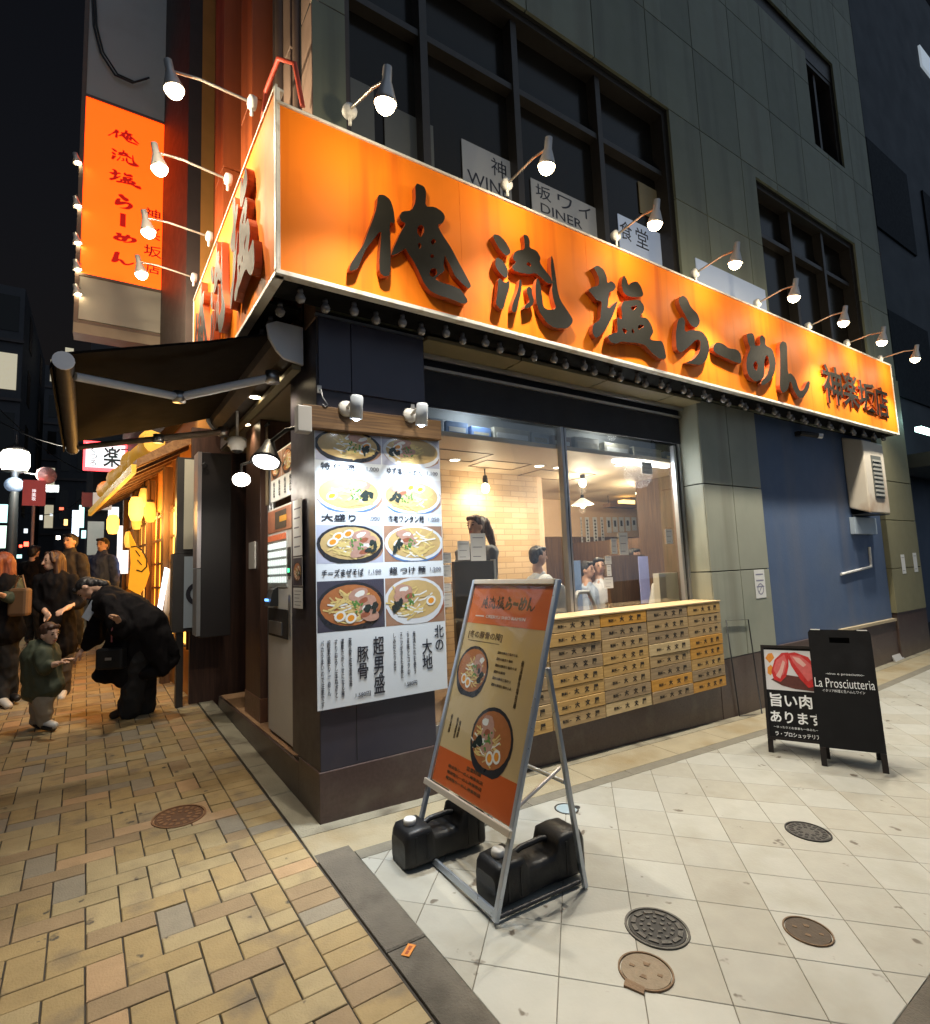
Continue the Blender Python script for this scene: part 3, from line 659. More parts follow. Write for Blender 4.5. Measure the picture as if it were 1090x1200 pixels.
for i, (a, b) in enumerate(zip(PX_BASE, PX_BULB)):
    P = onY(a, -0.30); Q = onX(b, P[0])
    lab = "silver spotlight over the front of the orange sign, %s from the shop corner" % ORD[i]
    sign_lamp(P, Q, (0, -1, 0), lab, "spotlights along the front of the orange sign")
PXL = [((295,120), (203,100)), ((267,210), (186,193)), ((245,277), (173,268)), ((227,325), (165,318))]
for i, (a, b) in enumerate(PXL):
    P = onL(a, 0.31); v = ray(b); n = np.cross(UL, EZ)
    # point on the bulb's sight line with the same t as the bracket
    s = (P[0]-CAM@UL)/(v@UL); Q = CAM+v*s
    B = L(P[0], 0.31, P[2])
    sign_lamp(B, Q, NL, "silver spotlight over the street side of the orange sign, %s from the shop corner" % ORD[i], "spotlights along the street side of the orange sign", 62, 200)

# ================================================================== PROJECTING SIGN
PY = 5.0
q = [onY(p, PY) for p in ((99, 111), (199, 148), (197, 342), (98, 322), (95, 388), (200, 405))]
x0, x1 = q[0][0], q[1][0]; z1 = (q[0][2]+q[1][2])/2; z0 = (q[2][2]+q[3][2])/2; zb = (q[4][2]+q[5][2])/2; wd = x1-x0
PS = thing("projecting_sign", "tall lit orange blade sign with red vertical brush lettering above the awning", "sign", (x1, PY, zb))
f = FR(PY)
MB().box(x0+.02, x1-.02, z0+.01, z1-.01, -.02, 0.0, 0, f).build("lit_panel", mat("lit_orange", (0.9, 0.25, 0.02), 0.5, var=0.04, emit=2.8, ecol=(1.0, 0.052, 0.001)), PS)
m_acr = mat("white_acrylic", (0.50, 0.49, 0.47), 0.35, var=0.08, scale=1.2, stain=((0.40, 0.38, 0.35), 1))
MB().box(x0+.02, x1-.02, z1+.03, z1+2.6, -.02, 0.0, 0, f).build("blank_panel", m_acr, PS)
MB().box(x0+.02, x1-.02, zb+.16, z0-.03, -.02, 0.0, 0, f).build("blank_panel", mat("beige_acrylic", (0.42, 0.37, 0.30), 0.4, var=0.08), PS)
mb = MB()
for a, b, c, d in ((x0-.03, x0+.018, zb+.1, z1+2.7), (x1-.018, x1+.03, zb+.1, z1+2.7)): mb.box(a, b, c, d, -.26, .02, 0, f)
for z in (zb+.12, z0-.01, z1+.01, z1+2.62): mb.box(x0+.019, x1-.019, z-.018, z+.018, -.03, .012, 0, f)
mb.build("sign_frame", mat("blade_frame", (0.16, 0.10, 0.07), 0.45, var=0.2), PS)
mb = MB(); mb.box(x0-.03, x1+.03, zb-.04, zb+.099, -.26, .015, 0, f); mb.box(x0+.02, x1-.02, zb+.1, z1+2.6, -.24, -.031, 0, f); mb.box(x1+.031, x1+1.2, z1-.5, z1-.42, -.16, -.08, 0, f); mb.box(x1+.031, x1+1.2, z0+.3, z0+.38, -.16, -.08, 0, f)
mb.build("sign_box", mat("blade_box", (0.30, 0.22, 0.15), 0.5, var=0.2), PS)
m_red = mat("red_lettering", (0.35, 0.008, 0.006), 0.5, var=0, emit=0.55, ecol=(0.7, 0.006, 0.0))
H = z1-z0
def bx(px0, py0, px1, py1):     # a box on the close-up of the sign (crop 80,100 at 3.75)
    a = onY((80+px0/3.75, 100+py0/3.75), PY); b = onY((80+px1/3.75, 100+py1/3.75), PY); return (a[0], b[2], b[0]-a[0], a[2]-b[2])
for ch, r in (("俺", (175, 170, 312, 268)), ("流", (190, 268, 312, 365)), ("塩", (180, 362, 322, 460)), ("ら", (205, 470, 285, 555)), ("め", (197, 640, 302, 705)), ("ん", (190, 725, 290, 800))):
    brush("lettering", ch, f, m_red, PS, bx(*r), 0.002, 0.004)
a, b, w, h = bx(228, 560, 252, 625); text("lettering", "｜", f, a, b, w, h, m_red, PS, bold=0.03)
m_red2 = mat("dark_red_lettering", (0.22, 0.006, 0.006), 0.5, var=0, emit=0.35, ecol=(0.6, 0.008, 0.0))
for ch, r in zip("神楽坂店", ((335, 532, 405, 600), (335, 610, 405, 688), (332, 695, 410, 765), (340, 778, 402, 835))):
    a, b, w, h = bx(*r); text("lettering", ch, f, a, b, w, h, m_red2, PS, bold=0.012)
MB().box(x1+.0305, x1+.034, z0, z1, -.22, -.03, 0, f).build("added_glow_face", mat("added_side_glow", (.8, .1, .02), .5, var=0, emit=7.0, ecol=(1, .05, .001)), PS)  # added glowing face that throws red light on the wall
cbl = MB(); pts = [onY(p, PY-.05) for p in ((108, -10), (110, 30), (118, 62), (135, 88), (155, 97), (172, 92))]
cbl.tube(pts, 0.014, 8); cbl.tube([p+np.array([.03, 0, .03]) for p in pts], 0.012, 8); cbl.build("cable", m_black, PS)
for i, (px, py) in enumerate(((90, 187), (90, 238), (90, 281), (90, 312), (90, 341))):
    P = onY((px, py), PY-.05); t = thing("small_lamp", "small spotlight on the far edge of the lit blade sign, %s from the top" % ORD[i], "spotlight", P, "small spotlights on the blade sign edge")
    MB().tube([P+(.13, .1, .04), P+(-.03, .02, .09), P+(-.01, 0, .05)], .012, 6).build("arm", m_arm, t)
    MB().lathe(P, (.25, 0, -1), [(0, -.09), (.03, -.085), (.035, -.02), (.06, .05), (.05, .05), (0, -.01)], 12).build("shade", m_shade, t)
    MB().ell(P+(.012, 0, -.03), .035).build("bulb", m_bulb, t)

# ================================================================== AWNING
AW = thing("awning", "dark retractable awning over the shop's street entrance with pale folding arms", "awning", L(0.2, 0.2, 2.9))
TA, TB = 0.20, 2.45
m_cap = mat("awning_cap", (0.80, 0.84, 0.90), 0.4, var=0.05)
m_fab = mat("awning_fabric", (0.006, 0.005, 0.0045), 0.9, var=0.2, scale=3, bump=0.1, bscale=200, spec=0.1)
cap = [(0.02, 2.93), (0.02, 3.20), (0.20, 3.205), (0.265, 3.17), (0.25, 3.08), (0.20, 3.0), (0.15, 2.955)]
def cross(mb, pts, t0, t1): mb.hexa([L(t0, o, z) for o, z in pts], [L(t1, o, z) for o, z in pts]); return mb
cross(MB(), cap, TA-.03, TA).build("end_cap", m_cap, AW, bevel=0.004)
cross(MB(), cap, TB, TB+.03).build("end_cap", m_cap, AW, bevel=0.004)
cross(MB(), [(0.02, 2.97), (0.02, 3.19), (0.19, 3.195), (0.235, 3.15), (0.21, 3.06), (0.15, 2.98)], TA+.001, TB-.001).build("cassette", mat("awning_cassette", (0.10, 0.09, 0.085), 0.5), AW)
OB, ZBAR = 1.335, 2.705
mb = MB(); mb.tube([L(TA-.04, OB, ZBAR), L(TB+.04, OB, ZBAR)], 0.047, 18); mb.build("front_bar", mat("awning_bar", (0.045, 0.04, 0.038), 0.6, 0.0, var=0.15), AW)
MB().tube([L(TA-.05, OB, ZBAR), L(TA-.041, OB, ZBAR)], 0.051, 18).build("bar_cap", m_cap, AW); MB().tube([L(TB+.041, OB, ZBAR), L(TB+.05, OB, ZBAR)], 0.051, 18).build("bar_cap", m_cap, AW)
mb = MB(); rr = []
for t in np.linspace(TA, TB, 9):
    rr.append([L(t, 0.22, 3.13), L(t, 0.6, 3.0-.005), L(t, OB, ZBAR+.064), L(t, OB+.05, ZBAR+.03), L(t, OB+.062, ZBAR-.03), L(t, OB+.06, ZBAR-.05), L(t, OB+.052, ZBAR-.03), L(t, OB+.045, ZBAR+.02), L(t, OB-.03, ZBAR+.058), L(t, 0.6, 2.985-.005), L(t, 0.22, 3.115)])
mb.loft(rr, smooth=False); mb.build("canopy", m_fab, AW)
m_armw = mat("awning_arm", (0.84, 0.88, 0.94), 0.4, var=0.06)
def elbow(ta, tb, tc, m):
    A, B, C_ = L(ta, 0.16, 2.90), L(tb, 0.72, 2.73), L(tc, OB-.05, ZBAR-.02)
    mb = MB(); mb.tube([A, B], 0.030, 8).build("folding_arm", m, AW); MB().tube([B, C_], 0.026, 8).build("folding_arm", m, AW)
    MB().lathe(B-EZ*.035, EZ, [(0, 0), (.042, 0), (.042, .07), (0, .07)], 14).build("elbow_joint", m_alu, AW); MB().lathe(A-EZ*.04, EZ, [(0, 0), (.05, 0), (.05, .08), (0, .08)], 12).build("shoulder_joint", m_alu, AW)
elbow(0.42, 0.62, 0.34, m_armw)
elbow(TB-.35, TB-.55, TB-.15, mat("awning_arm_dark", (0.25, 0.2, 0.15), 0.5))
mb = MB(); mb.box(-TB, -TA, 2.90, 2.935, 0.03, 0.09, 0, FL()); mb.build("wall_rail", m_soffit, AW)

# ================================================================== BEAM, MENU POSTER and its lamps on the corner pillar
P0, P1 = onY((354, 488), -.06), onY((516, 497), -.06)
zt = onY((395, 478), -.06)[2]; zbm = onY((395, 496), -.06)[2]
BE = thing("wooden_beam", "rough brown wooden beam fixed across the corner pillar above the menu poster", "beam", (P0[0], 0, zt))
mb = MB(); zt_, zb_ = zt-.005, zbm-.055
mb.hexa([(P0[0], -.0125, zb_), (P1[0], -.0125, zb_+.02), (P1[0], -.0125, zt_+.01), (P0[0], -.0125, zt_)], [(P0[0], -.075, zb_), (P1[0], -.075, zb_+.02), (P1[0], -.075, zt_+.01), (P0[0], -.075, zt_)])
mb.build("beam", wood("old_beam", (0.22, 0.12, 0.045), (0.09, 0.045, 0.018), 0.7, 0, 3, 14), BE, bevel=0.006)
MB().box(P0[0]-.035, P0[0]+.055, -.09, -.012, zb_-.03, zt_-.015).build("switch_box", m_acr, BE, bevel=0.006)
PC = [onY(p, -.018) for p in ((363, 500), (512, 513), (527, 803), (378, 836))]
PXA, PXB = (PC[0][0]+PC[3][0])/2, (PC[1][0]+PC[2][0])/2; PZT, PZB = (PC[0][2]+PC[1][2])/2, (PC[2][2]+PC[3][2])/2
PO = thing("menu_poster", "tall white menu poster of eight ramen bowl photos on the corner pillar", "poster", (PXA, 0, PZB))
PW, PHH = PXB-PXA, PZT-PZB
fp = Fr((PXA, -.018, PZB), EX, EZ, -EY)
m_paper = mat("poster_paper", (0.74, 0.77, 0.80), 0.32, var=0.03, scale=4)
mb = MB(); N = 10
pts = [(PW*i/N, PHH) for i in range(N+1)]
mb.box(0, PW, 0, PHH, -.004, 0.0, 0, fp); mb.build("sheet", m_paper, PO)
FM = [mat("bowl_white", (0.70, 0.71, 0.74), 0.35, var=0.03), mat("bowl_black", (0.03, 0.03, 0.035), 0.3, var=0.1), mat("bowl_blue", (0.10, 0.20, 0.42), 0.35, var=0.2, scale=40),
      mat("broth_gold", (0.58, 0.40, 0.17), 0.35, var=0.15, scale=30), mat("broth_red", (0.42, 0.15, 0.05), 0.35, var=0.2, scale=30), mat("noodle", (0.72, 0.54, 0.20), 0.4, var=0.1, scale=50),
      mat("pork", (0.48, 0.27, 0.20), 0.45, var=0.25, scale=45), mat("egg_white", (0.78, 0.76, 0.70), 0.35, var=0.03), mat("yolk", (0.78, 0.30, 0.03), 0.35, var=0.1, scale=60),
      mat("spring_onion", (0.10, 0.24, 0.05), 0.5, var=0.4, scale=80), mat("seaweed", (0.02, 0.03, 0.025), 0.5, var=0.4, scale=60), mat("table_brown", (0.34, 0.19, 0.12), 0.5, var=0.25, scale=18),
      mat("table_lilac", (0.46, 0.47, 0.58), 0.5, var=0.12, scale=12), mat("table_white", (0.66, 0.65, 0.68), 0.5, var=0.08, scale=10), mat("table_dark", (0.06, 0.055, 0.08), 0.4, var=0.3, scale=15), mat("shadow_red", (0.32, 0.10, 0.05), 0.5, var=0.3, scale=40)]
def food(fr, x0, z0, x1, z1, parent, bg, bowl, broth, seed, round_=0.6, name="food_picture", step=0.00035, tops="pnegs", c0=0.0004, rect=True, zoom=1.0):
    """a bowl photograph printed on paper: flat layered colours inside one rectangle"""
    r = random.Random(seed); mb = MB(); w, h = x1-x0, z1-z0; lay = [c0]
    def P(a, b): return fr(min(max(a, x0), x1), min(max(b, z0), z1), lay[0])
    def elp(cx, cz, rx, rz, mi, rot=0.0, n=22, wob=0.0):
        pts = []
        for k in range(n):
            a = 2*math.pi*k/n; q = 1+wob*r.uniform(-1, 1); u, v = rx*q*math.cos(a), rz*q*math.sin(a)
            pts.append(P(cx+u*math.cos(rot)-v*math.sin(rot), cz+u*math.sin(rot)+v*math.cos(rot)))
        mb.poly(pts, mi); lay[0] += step*.12
    if rect: mb.poly([P(x0, z0), P(x1, z0), P(x1, z1), P(x0, z1)], bg); lay[0] += step
    cx, cz = (x0+x1)/2+w*r.uniform(-.02, .02), (z0+z1)/2+h*r.uniform(-.02, .02); rx = w*0.46*zoom; rz = min(rx*round_, h*0.46*zoom)
    if rect and bg not in (14,): elp(cx+w*.02, cz-h*.06, rx*1.02, rz*1.0, 11 if bg != 11 else 15); lay[0] += step
    elp(cx, cz-rz*.16, rx*.94, rz*.98, bowl); elp(cx, cz, rx, rz, bowl if bowl != 2 else 0); lay[0] += step
    elp(cx, cz+rz*.02, rx*.90, rz*.86, broth); lay[0] += step
    q0 = r.uniform(-.25, .25); nn_ = r.choice((45, 70, 100))
    for _ in range(nn_):
        a = r.uniform(0, 6.28); d = math.sqrt(r.random())*.62; u, v = cx+rx*(d*math.cos(a)*.9+q0), cz+rz*d*math.sin(a)-rz*.1; th = r.uniform(-.9, .9); ln = rx*r.uniform(.12, .3); tk = rx*.022
        p = [P(u+ln*s*math.cos(th)+tk*k*math.sin(th)*-1+0, v+ln*s*math.sin(th)*.8+tk*k*math.cos(th)+ln*.18*(s*s-.3)) for s, k in ((-1, -1), (0, -1), (1, -1), (1, 1), (0, 1), (-1, 1))]
        mb.poly(p, r.choice((5, 5, 5, 3, 7))); lay[0] += step*.05
    for i in range(r.choice((1, 2, 3, 4))):
        elp(cx+rx*r.uniform(.15, .55)*(1 if seed % 2 else -1), cz+rz*(.45-.3*i), rx*.30, rz*.26, 6, r.uniform(-.4, .4), 18, .05); elp(cx+rx*r.uniform(.2, .5)*(1 if seed % 2 else -1), cz+rz*(.47-.3*i), rx*.15, rz*.12, 15 if i % 2 else 7, .3, 12, .15)
    s = -1 if seed % 2 else 1
    eg = r.uniform(0, 6.28)
    for i in range(r.choice((1, 2, 2, 3)) if rect else 2):
        ex, ez = (cx+rx*.55*math.cos(eg+i*.62), cz+rz*.52*math.sin(eg+i*.62)) if rect else (cx+s*rx*(.1+.30*i), cz-rz*(.50-.12*i)); elp(ex, ez, rx*.17, rz*.21, 7, .4); elp(ex, ez, rx*.105, rz*.13, 8, .4)
    for i in range(16): elp(cx-s*rx*r.uniform(.0, .35), cz-rz*r.uniform(-.25, .35), rx*.035, rz*.05, 9, r.uniform(0, 3), 7)
    for i in range(5): elp(cx-s*rx*r.uniform(.45, .72), cz-rz*r.uniform(-.05, .35), rx*r.uniform(.08, .16), rz*r.uniform(.08, .14), 10, r.uniform(0, 3), 11, .25)
    return mb.build(name, FM, parent)
m_ink = mat("brush_ink", (0.018, 0.018, 0.028), 0.5, var=0)
m_grey_ink = mat("faint_ink", (0.16, 0.16, 0.20), 0.5, var=0)
CW = PW/2
ZR = [1.0, 0.825, 0.655, 0.47, 0.205]        # picture rows and the captions under them (fractions of the height)
rows = [(0.885, 0.995, 0.843), (0.705, 0.838, 0.662), (0.545, 0.658, 0.490), (0.285, 0.445, 0.0)]
rows = [(0.876, 0.996), (0.690, 0.826), (0.502, 0.640), (0.262, 0.440)]
spec = [[(12, 1, 3, 1), (12, 0, 3, 2)], [(13, 2, 3, 3), (13, 2, 3, 4)], [(12, 1, 3, 5), (11, 2, 3, 6)], [(14, 1, 4, 7), (11, 0, 3, 8)]]
for (a, b), rowspec in zip(rows, spec):
    for j, (bgc, bw, br, sd) in enumerate(rowspec):
        food(fp, CW*j+.004, PHH*a, CW*(j+1)-.004, PHH*b, PO, bgc, bw, br, sd, 0.66, zoom=1.10)
CAP = [((0.842, "特 俺 流", "1,000"), (0.842, "ゆず塩らーめん", "1,100")), ((0.655, "大盛り", "1,000"), (0.655, "海老ワンタン麺", "1,050")), ((0.456, "チーズまぜそば", "1,100"), (0.456, "超 つけ 麺", "1,200"))]
for row in CAP:
    for j, (zf, s, pr) in enumerate(row):
        text("caption", s, fp, CW*j+CW*.08, PHH*zf, CW*(.60 if len(s) > 5 else .5), PHH*.026, m_ink, PO, bold=.012)
        text("price", pr, fp, CW*j+CW*.76, PHH*(zf+.003), CW*.19, PHH*.017, m_grey_ink, PO)
text("caption", "超男盛", fp, CW*.80, PHH*.025, CW*.17, PHH*.205, m_ink, PO, bold=.010, vertical=True)
text("caption", "豚骨", fp, CW*.56, PHH*.085, CW*.17, PHH*.115, m_ink, PO, bold=.010, vertical=True)
text("price", "1,580円", fp, CW*.53, PHH*.022, CW*.22, PHH*.018, m_ink, PO)
text("caption", "北の", fp, CW*1.80, PHH*.150, CW*.16, PHH*.098, m_ink, PO, bold=.010, vertical=True)
text("caption", "大地", fp, CW*1.58, PHH*.085, CW*.17, PHH*.115, m_ink, PO, bold=.010, vertical=True)
text("price", "1,580円", fp, CW*1.28, PHH*.032, CW*.2, PHH*.018, m_ink, PO)
for k, (s, a, n) in enumerate((("豚骨塩清湯", .44, .17), ("濃厚さがくせになる極", .33, .2), ("すりおろし玉ねぎと", .24, .2), ("超男盛らーめん", .14, .19), ("バカうまいので注意です", .05, .225))):
    text("caption", s, fp, CW*a, PHH*(.235-n), CW*.045, PHH*n, m_ink, PO, vertical=True)
for k, (s, a, n) in enumerate((("俺流たれを使う", .43, .16), ("うま味とコクの", .33, .16), ("スープが冷えた身体に", .22, .17), ("しみわたります", .11, .14))):
    text("caption", s, fp, CW*(1+a), PHH*(.235-n), CW*.045, PHH*n, m_ink, PO, vertical=True)
# clear cover sheet with its folds
mb = MB(); rr = random.Random(5)
g = [[fp(PW*(-.01+1.02*i/14), PHH*(-.012+1.02*j/24), .007+rr.uniform(0, .0022)) for i in range(15)] for j in range(25)]
mb.add([p for row in g for p in row], [(j*15+i, j*15+i+1, (j+1)*15+i+1, (j+1)*15+i) for j in range(24) for i in range(14)], 0, True)
mb.build("clear_cover", glass("poster_film", (0.98, 0.99, 1.0), 0.05, 0.12), PO)
m_cool = mat("cool_bulb", (0.9, 0.95, 1), 0.3, var=0, emit=14.0, ecol=(0.80, 0.90, 1.0))
for i, (px, py) in enumerate(((407, 500), (482, 508))):
    E0 = onY((px, py-22), -.10); base = np.array([E0[0], -.08, E0[2]])
    t = thing("poster_lamp", ("silver tube lamp on the wooden beam, left of the pair above the menu poster", "silver tube lamp on the wooden beam, right of the pair above the menu poster")[i], "spotlight", base, "tube lamps above the menu poster")
    MB().lathe(base+EY*.004, -EY, [(0, 0), (.055, 0), (.05, .02), (.02, .03), (0, .03)], 16).build("mount", m_white, t)
    a = base+np.array([0.005, -.17, .012]); ax = np.array([0.02, .20, -1.0]); ax /= np.linalg.norm(ax)
    MB().tube([base-EY*.02, a+EZ*.02], .012, 8).build("arm", m_white, t)
    MB().lathe(a-ax*.03, ax, [(0, 0), (.03, .0), (.040, .012), (.042, .15), (.038, .15), (.03, .12), (0, .12)], 18).build("shade", mat("tube_lamp_body", (0.62, 0.68, 0.76), 0.35, 0.1, var=0.04), t)
    MB().ell(a+ax*.108, .026).build("bulb", m_cool, t)
    spot("beam_light", a+ax*.14, np.array([base[0], -.02, PZB-.05]), 105, (0.72, 0.86, 1.0), 88, 1.0, .025, t)
for i, (px, py) in enumerate(((376, 466), (486, 487))):
    P = onY((px, py), -.05); t = thing("wire_hook", ("small wire hook above the left end of the wooden beam", "small wire hook above the right end of the wooden beam")[i], "hook", P)
    mb = MB(); mb.tube([P+(0, .03, .06), P+(0, -.01, .05), P+(.004, -.02, .0), P+(.02, -.03, -.03), P+(.035, -.03, -.05), P+(.02, -.03, -.065), P+(.0, -.03, -.05)], .004, 6)
    mb.build("wire", m_chrome, t)
    MB().box(P[0]-.014, P[0]+.014, P[1]+.022, P[1]+.034, P[2]+.04, P[2]+.09).build("plate", m_white, t)

# ================================================================== NOODLE BOXES in front of the window
WD = [wood("box_golden", (0.58, 0.37, 0.13), (0.44, 0.26, 0.085), 0.6, 0, 4, 18), wood("box_tan", (0.50, 0.35, 0.17), (0.36, 0.235, 0.105), 0.6, 0, 4, 18),
      wood("box_grey", (0.40, 0.285, 0.155), (0.26, 0.18, 0.10), 0.65, 0, 4, 18), wood("box_orange", (0.64, 0.33, 0.06), (0.50, 0.235, 0.035), 0.55, 0, 4, 18), wood("box_pale", (0.66, 0.50, 0.27), (0.52, 0.38, 0.19), 0.6, 0, 4, 18)]
WN = ["golden", "tan", "weathered brown", "orange", "pale"]
GRID = [[0, 1, 0, 1, 2, 2, 1, 0], [1, 0, 2, 2, 0, 0, 0, 1], [3, 2, 1, 0, 0, 1, 2, 4], [2, 1, 2, 4, 1, 2, 3, 2], [0, 1, 1, 3, 3, 0, 2, 3]]
BXE = [1.235, 1.842, 2.440, 3.050, 3.668, 4.228]
BH = 0.1062; BZ = 0.2135; BY = -0.075
lt_small = text_mesh("製麺", 0.0006, 0.02); lt_big = [text_mesh(c, 0.0006, 0.035) for c in "大文屋"]
protos = {}
m_stamp = mat("stamp_ink", (0.025, 0.018, 0.012), 0.6, var=0)
def stamp_mesh(w):
    """the stamped writing on a box front as one mesh (local to the box's lower left front corner)"""
    mb = MB(); 
    def put(me, a, b, ww, hh):
        co = np.array([v.co[:] for v in me.vertices]); lo = co.min(0); hi = co.max(0); k = (co-lo)/np.maximum(hi-lo, 1e-6)
        mb.add([(a+ww*p[0], -.0010-.0008*p[2], b+hh*p[1]) for p in k], [list(f.vertices) for f in me.polygons])
    put(lt_small, w*.16, .036, w*.12, .026); mb.box(w*.295, w*.325, -.0018, -.001, .046, .051)
    for me, a in zip(lt_big, (.40, .60, .78)): put(me, w*a, .030, w*.095, .046)
    return mb
for c in range(5):
    for r in range(8):
        w = BXE[c+1]-BXE[c]-0.010; k = GRID[c][r]; x = BXE[c]+.005; z = BZ+(7-r)*BH; jx = rng.uniform(-.003, .003); jy = rng.uniform(-.004, .004)
        lab = "%s noodle box, %s from the top in the %s stack from the left" % (WN[k], ORD[r], ORD[c])
        t = thing("noodle_box", lab, "wooden box", (x+jx, BY+jy, z), "stamped wooden noodle boxes stacked below the window")
        t.rotation_euler = (0, 0, rng.uniform(-.006, .006))
        if (c, k) not in protos:
            T = MB(); wl = 0.010
            T.box(0, w, 0, 0.012, 0.001, BH-.004); T.box(0, wl, .0125, .325, .001, BH-.006); T.box(w-wl, w, .0125, .325, .001, BH-.006); T.box(wl+.001, w-wl-.001, .313, .325, .001, BH-.006); T.box(wl+.001, w-wl-.001, .0125, .3125, .004, .012)
            protos[(c, k)] = T.mesh("box_body", WD[k], np.zeros(3))
        if c not in protos: protos[c] = stamp_mesh(w).mesh("lettering", m_stamp, np.zeros(3))
        b = bpy.data.objects.new("box_body", protos[(c, k)]); COL.objects.link(b); b.parent = t
        md = b.modifiers.new("bevel", 'BEVEL'); md.width = .0025; md.segments = 1; md.limit_method = 'ANGLE'
        s = bpy.data.objects.new("lettering", protos[c]); COL.objects.link(s); s.parent = t
TB_ = thing("top_board", "long pale plank covering the tops of the stacked noodle boxes", "plank", (1.23, BY, BZ+8*BH))
MB().box(1.23, 4.235, BY-.006, WY-.04, BZ+8*BH, BZ+8*BH+.014).build("plank", wood("plank_wood", (0.62, 0.45, 0.25), (0.50, 0.34, 0.17), 0.55, 0, 3, 8), TB_, bevel=.003)

# ================================================================== FREE-STANDING SIGN FRAME with poster, held down by two water tanks
def lean_point(F, d, q):
    """where the sight line of q meets the upright plane through F along d"""
    n = np.cross(d, EZ); v = ray(q); return CAM+v*((np.array(F)-CAM)@n)/(v@n)
FRt = onG((583, 1088)); FLt = FRt+np.array([0.014, 0.81, 0]); FLt[2] = G(*FLt[:2])
uu = (FRt-FLt); uu[2] = 0; uu /= np.linalg.norm(uu); back = np.cross(uu, EZ)*-1; back = np.array([uu[1]*-1, uu[0], 0]); back = back if back[0] > 0 else -back
TR = lean_point(FRt, back, (657, 683)); lv = TR-FRt; HTOT = np.linalg.norm(lv); lv /= HTOT
AF = thing("poster_stand", "silver A frame stand holding the orange and cream ramen poster on the plaza", "sign stand", (FRt+FLt)/2)
WID = np.linalg.norm((FRt-FLt)[:2])
fa = Fr(FLt+EZ*(FRt[2]-FLt[2])*0.5, uu, lv)       # a: left to right, b: up the slope, c: towards the viewer
if fa.n[0] > 0: fa.n = -fa.n
def onA(q):
    v = ray(q); s = ((fa.o-CAM)@fa.n)/(v@fa.n); p = CAM+v*s-fa.o; return p@fa.u, p@fa.v
pb = onA((592, 968))[1]; print("stand", HTOT, WID, lv, back, onA((500, 903)), onA((593, 970)), onA((556, 679)), onA((657, 683)))
bot, top = pb, HTOT
m_alum2 = mat("anodised_aluminium", (0.50, 0.55, 0.62), 0.32, 0.75, var=0.06, scale=15)
MB().box(0, .028, -.0, top, -.012, .012, 0, fa).build("side_rail", m_alum2, AF, bevel=.004); MB().box(WID-.028, WID, 0.0, top, -.012, .012, 0, fa).build("side_rail", m_alum2, AF, bevel=.004)
MB().box(.0285, WID-.0285, top-.03, top, -.013, .015, 0, fa).build("top_rail", mat("warm_aluminium", (0.62, 0.55, 0.45), 0.35, 0.6, var=.06), AF, bevel=.004)
MB().box(-.006, WID+.006, bot-.03, bot+.004, .0125, .030, 0, fa).build("bottom_rail", mat("warm_aluminium", (0.62, 0.55, 0.45)), AF, bevel=.004)
MB().box(.0285, WID-.0285, .012, .042, -.010, .010, 0, fa).build("foot_rail", m_alum2, AF, bevel=.003)
pst = MB().box(.0285, WID-.0285, bot+.004, top-.031, -.006, -.002, 0, fa).build("poster", mat("poster_cream", (0.58, 0.42, 0.21), 0.35, var=0.12, scale=3, stain=((0.66, 0.44, 0.13), 2.2)), AF)
pw0, pw1, pz0, pz1 = .032, WID-.032, bot+.008, top-.034; PHs = pz1-pz0; PWs = pw1-pw0
MB().box(pw0, pw1, pz1-PHs*.205, pz1, -.0019, -.0012, 0, fa).build("header_band", mat("header_orange", (0.62, 0.14, 0.03), 0.4, var=.15, scale=5), AF)
MB().box(pw0, pw1, pz0, pz0+PHs*.16, -.0019, -.0012, 0, fa).build("footer_band", mat("footer_orange", (0.55, 0.11, 0.025), 0.4, var=.15, scale=5), AF)
xx = pw0+PWs*.15
for ch, w, yo in zip("俺流塩らーめん", (.105, .105, .12, .085, .075, .10, .095), (0,)*7):
    hh = PHs*.068 if ch != "ー" else PHs*.02
    brush("lettering", ch, fa, mat("header_ink", (0.10, 0.045, 0.012), 0.5, var=0), AF, (xx, pz1-PHs*.125+(PHs*.022 if ch == "ー" else 0), PWs*w*.93, hh), .0004, -.0008); xx += PWs*w
m_pw = mat("poster_white", (0.74, 0.66, 0.55), 0.5, var=0); m_pk = mat("poster_ink", (0.10, 0.065, 0.03), 0.5, var=0)
MB().box(pw0+PWs*.10, pw0+PWs*.22, pz1-PHs*.168, pz1-PHs*.162, -.001, -.0006, 0, fa).build("rule", m_pw, AF)
text("lettering", "ORERYU SHIO RAMEN", fa, pw0+PWs*.25, pz1-PHs*.173, PWs*.5, PHs*.016, m_pw, AF, c=-.0008)
text("lettering", "[冬の豚骨の陣]", fa, pw0+PWs*.06, pz1-PHs*.285, PWs*.46, PHs*.042, m_pk, AF, c=-.0012)
MB().box(pw0+PWs*.07, pw0+PWs*.50, pz1-PHs*.297, pz1-PHs*.294, -.001, -.0006, 0, fa).build("rule", m_pk, AF)
def bowl_cut(a, b, rx, rz, sd, br):
    o = food(fa, pw0+PWs*a-rx, pz0+PHs*b-rz, pw0+PWs*a+rx, pz0+PHs*b+rz, AF, 14, 1, br, sd, 2.0, "bowl_picture", .00025, c0=-.0008, rect=False, zoom=1.08)
bowl_cut(.22, .555, PWs*.215, PHs*.125, 11, 4); bowl_cut(.64, .275, PWs*.25, PHs*.145, 14, 4)
for a, b, w, n in ((.80, .44, .030, .21), (.07, .235, .028, .09), (.16, .22, .026, .10), (.20, .23, .026, .08)): text("lettering", "俺流豚骨塩拉麺"[:max(3, int(n*40))], fa, pw0+PWs*a, pz0+PHs*b, PWs*w, PHs*n, m_pk, AF, c=-.0012, vertical=True)
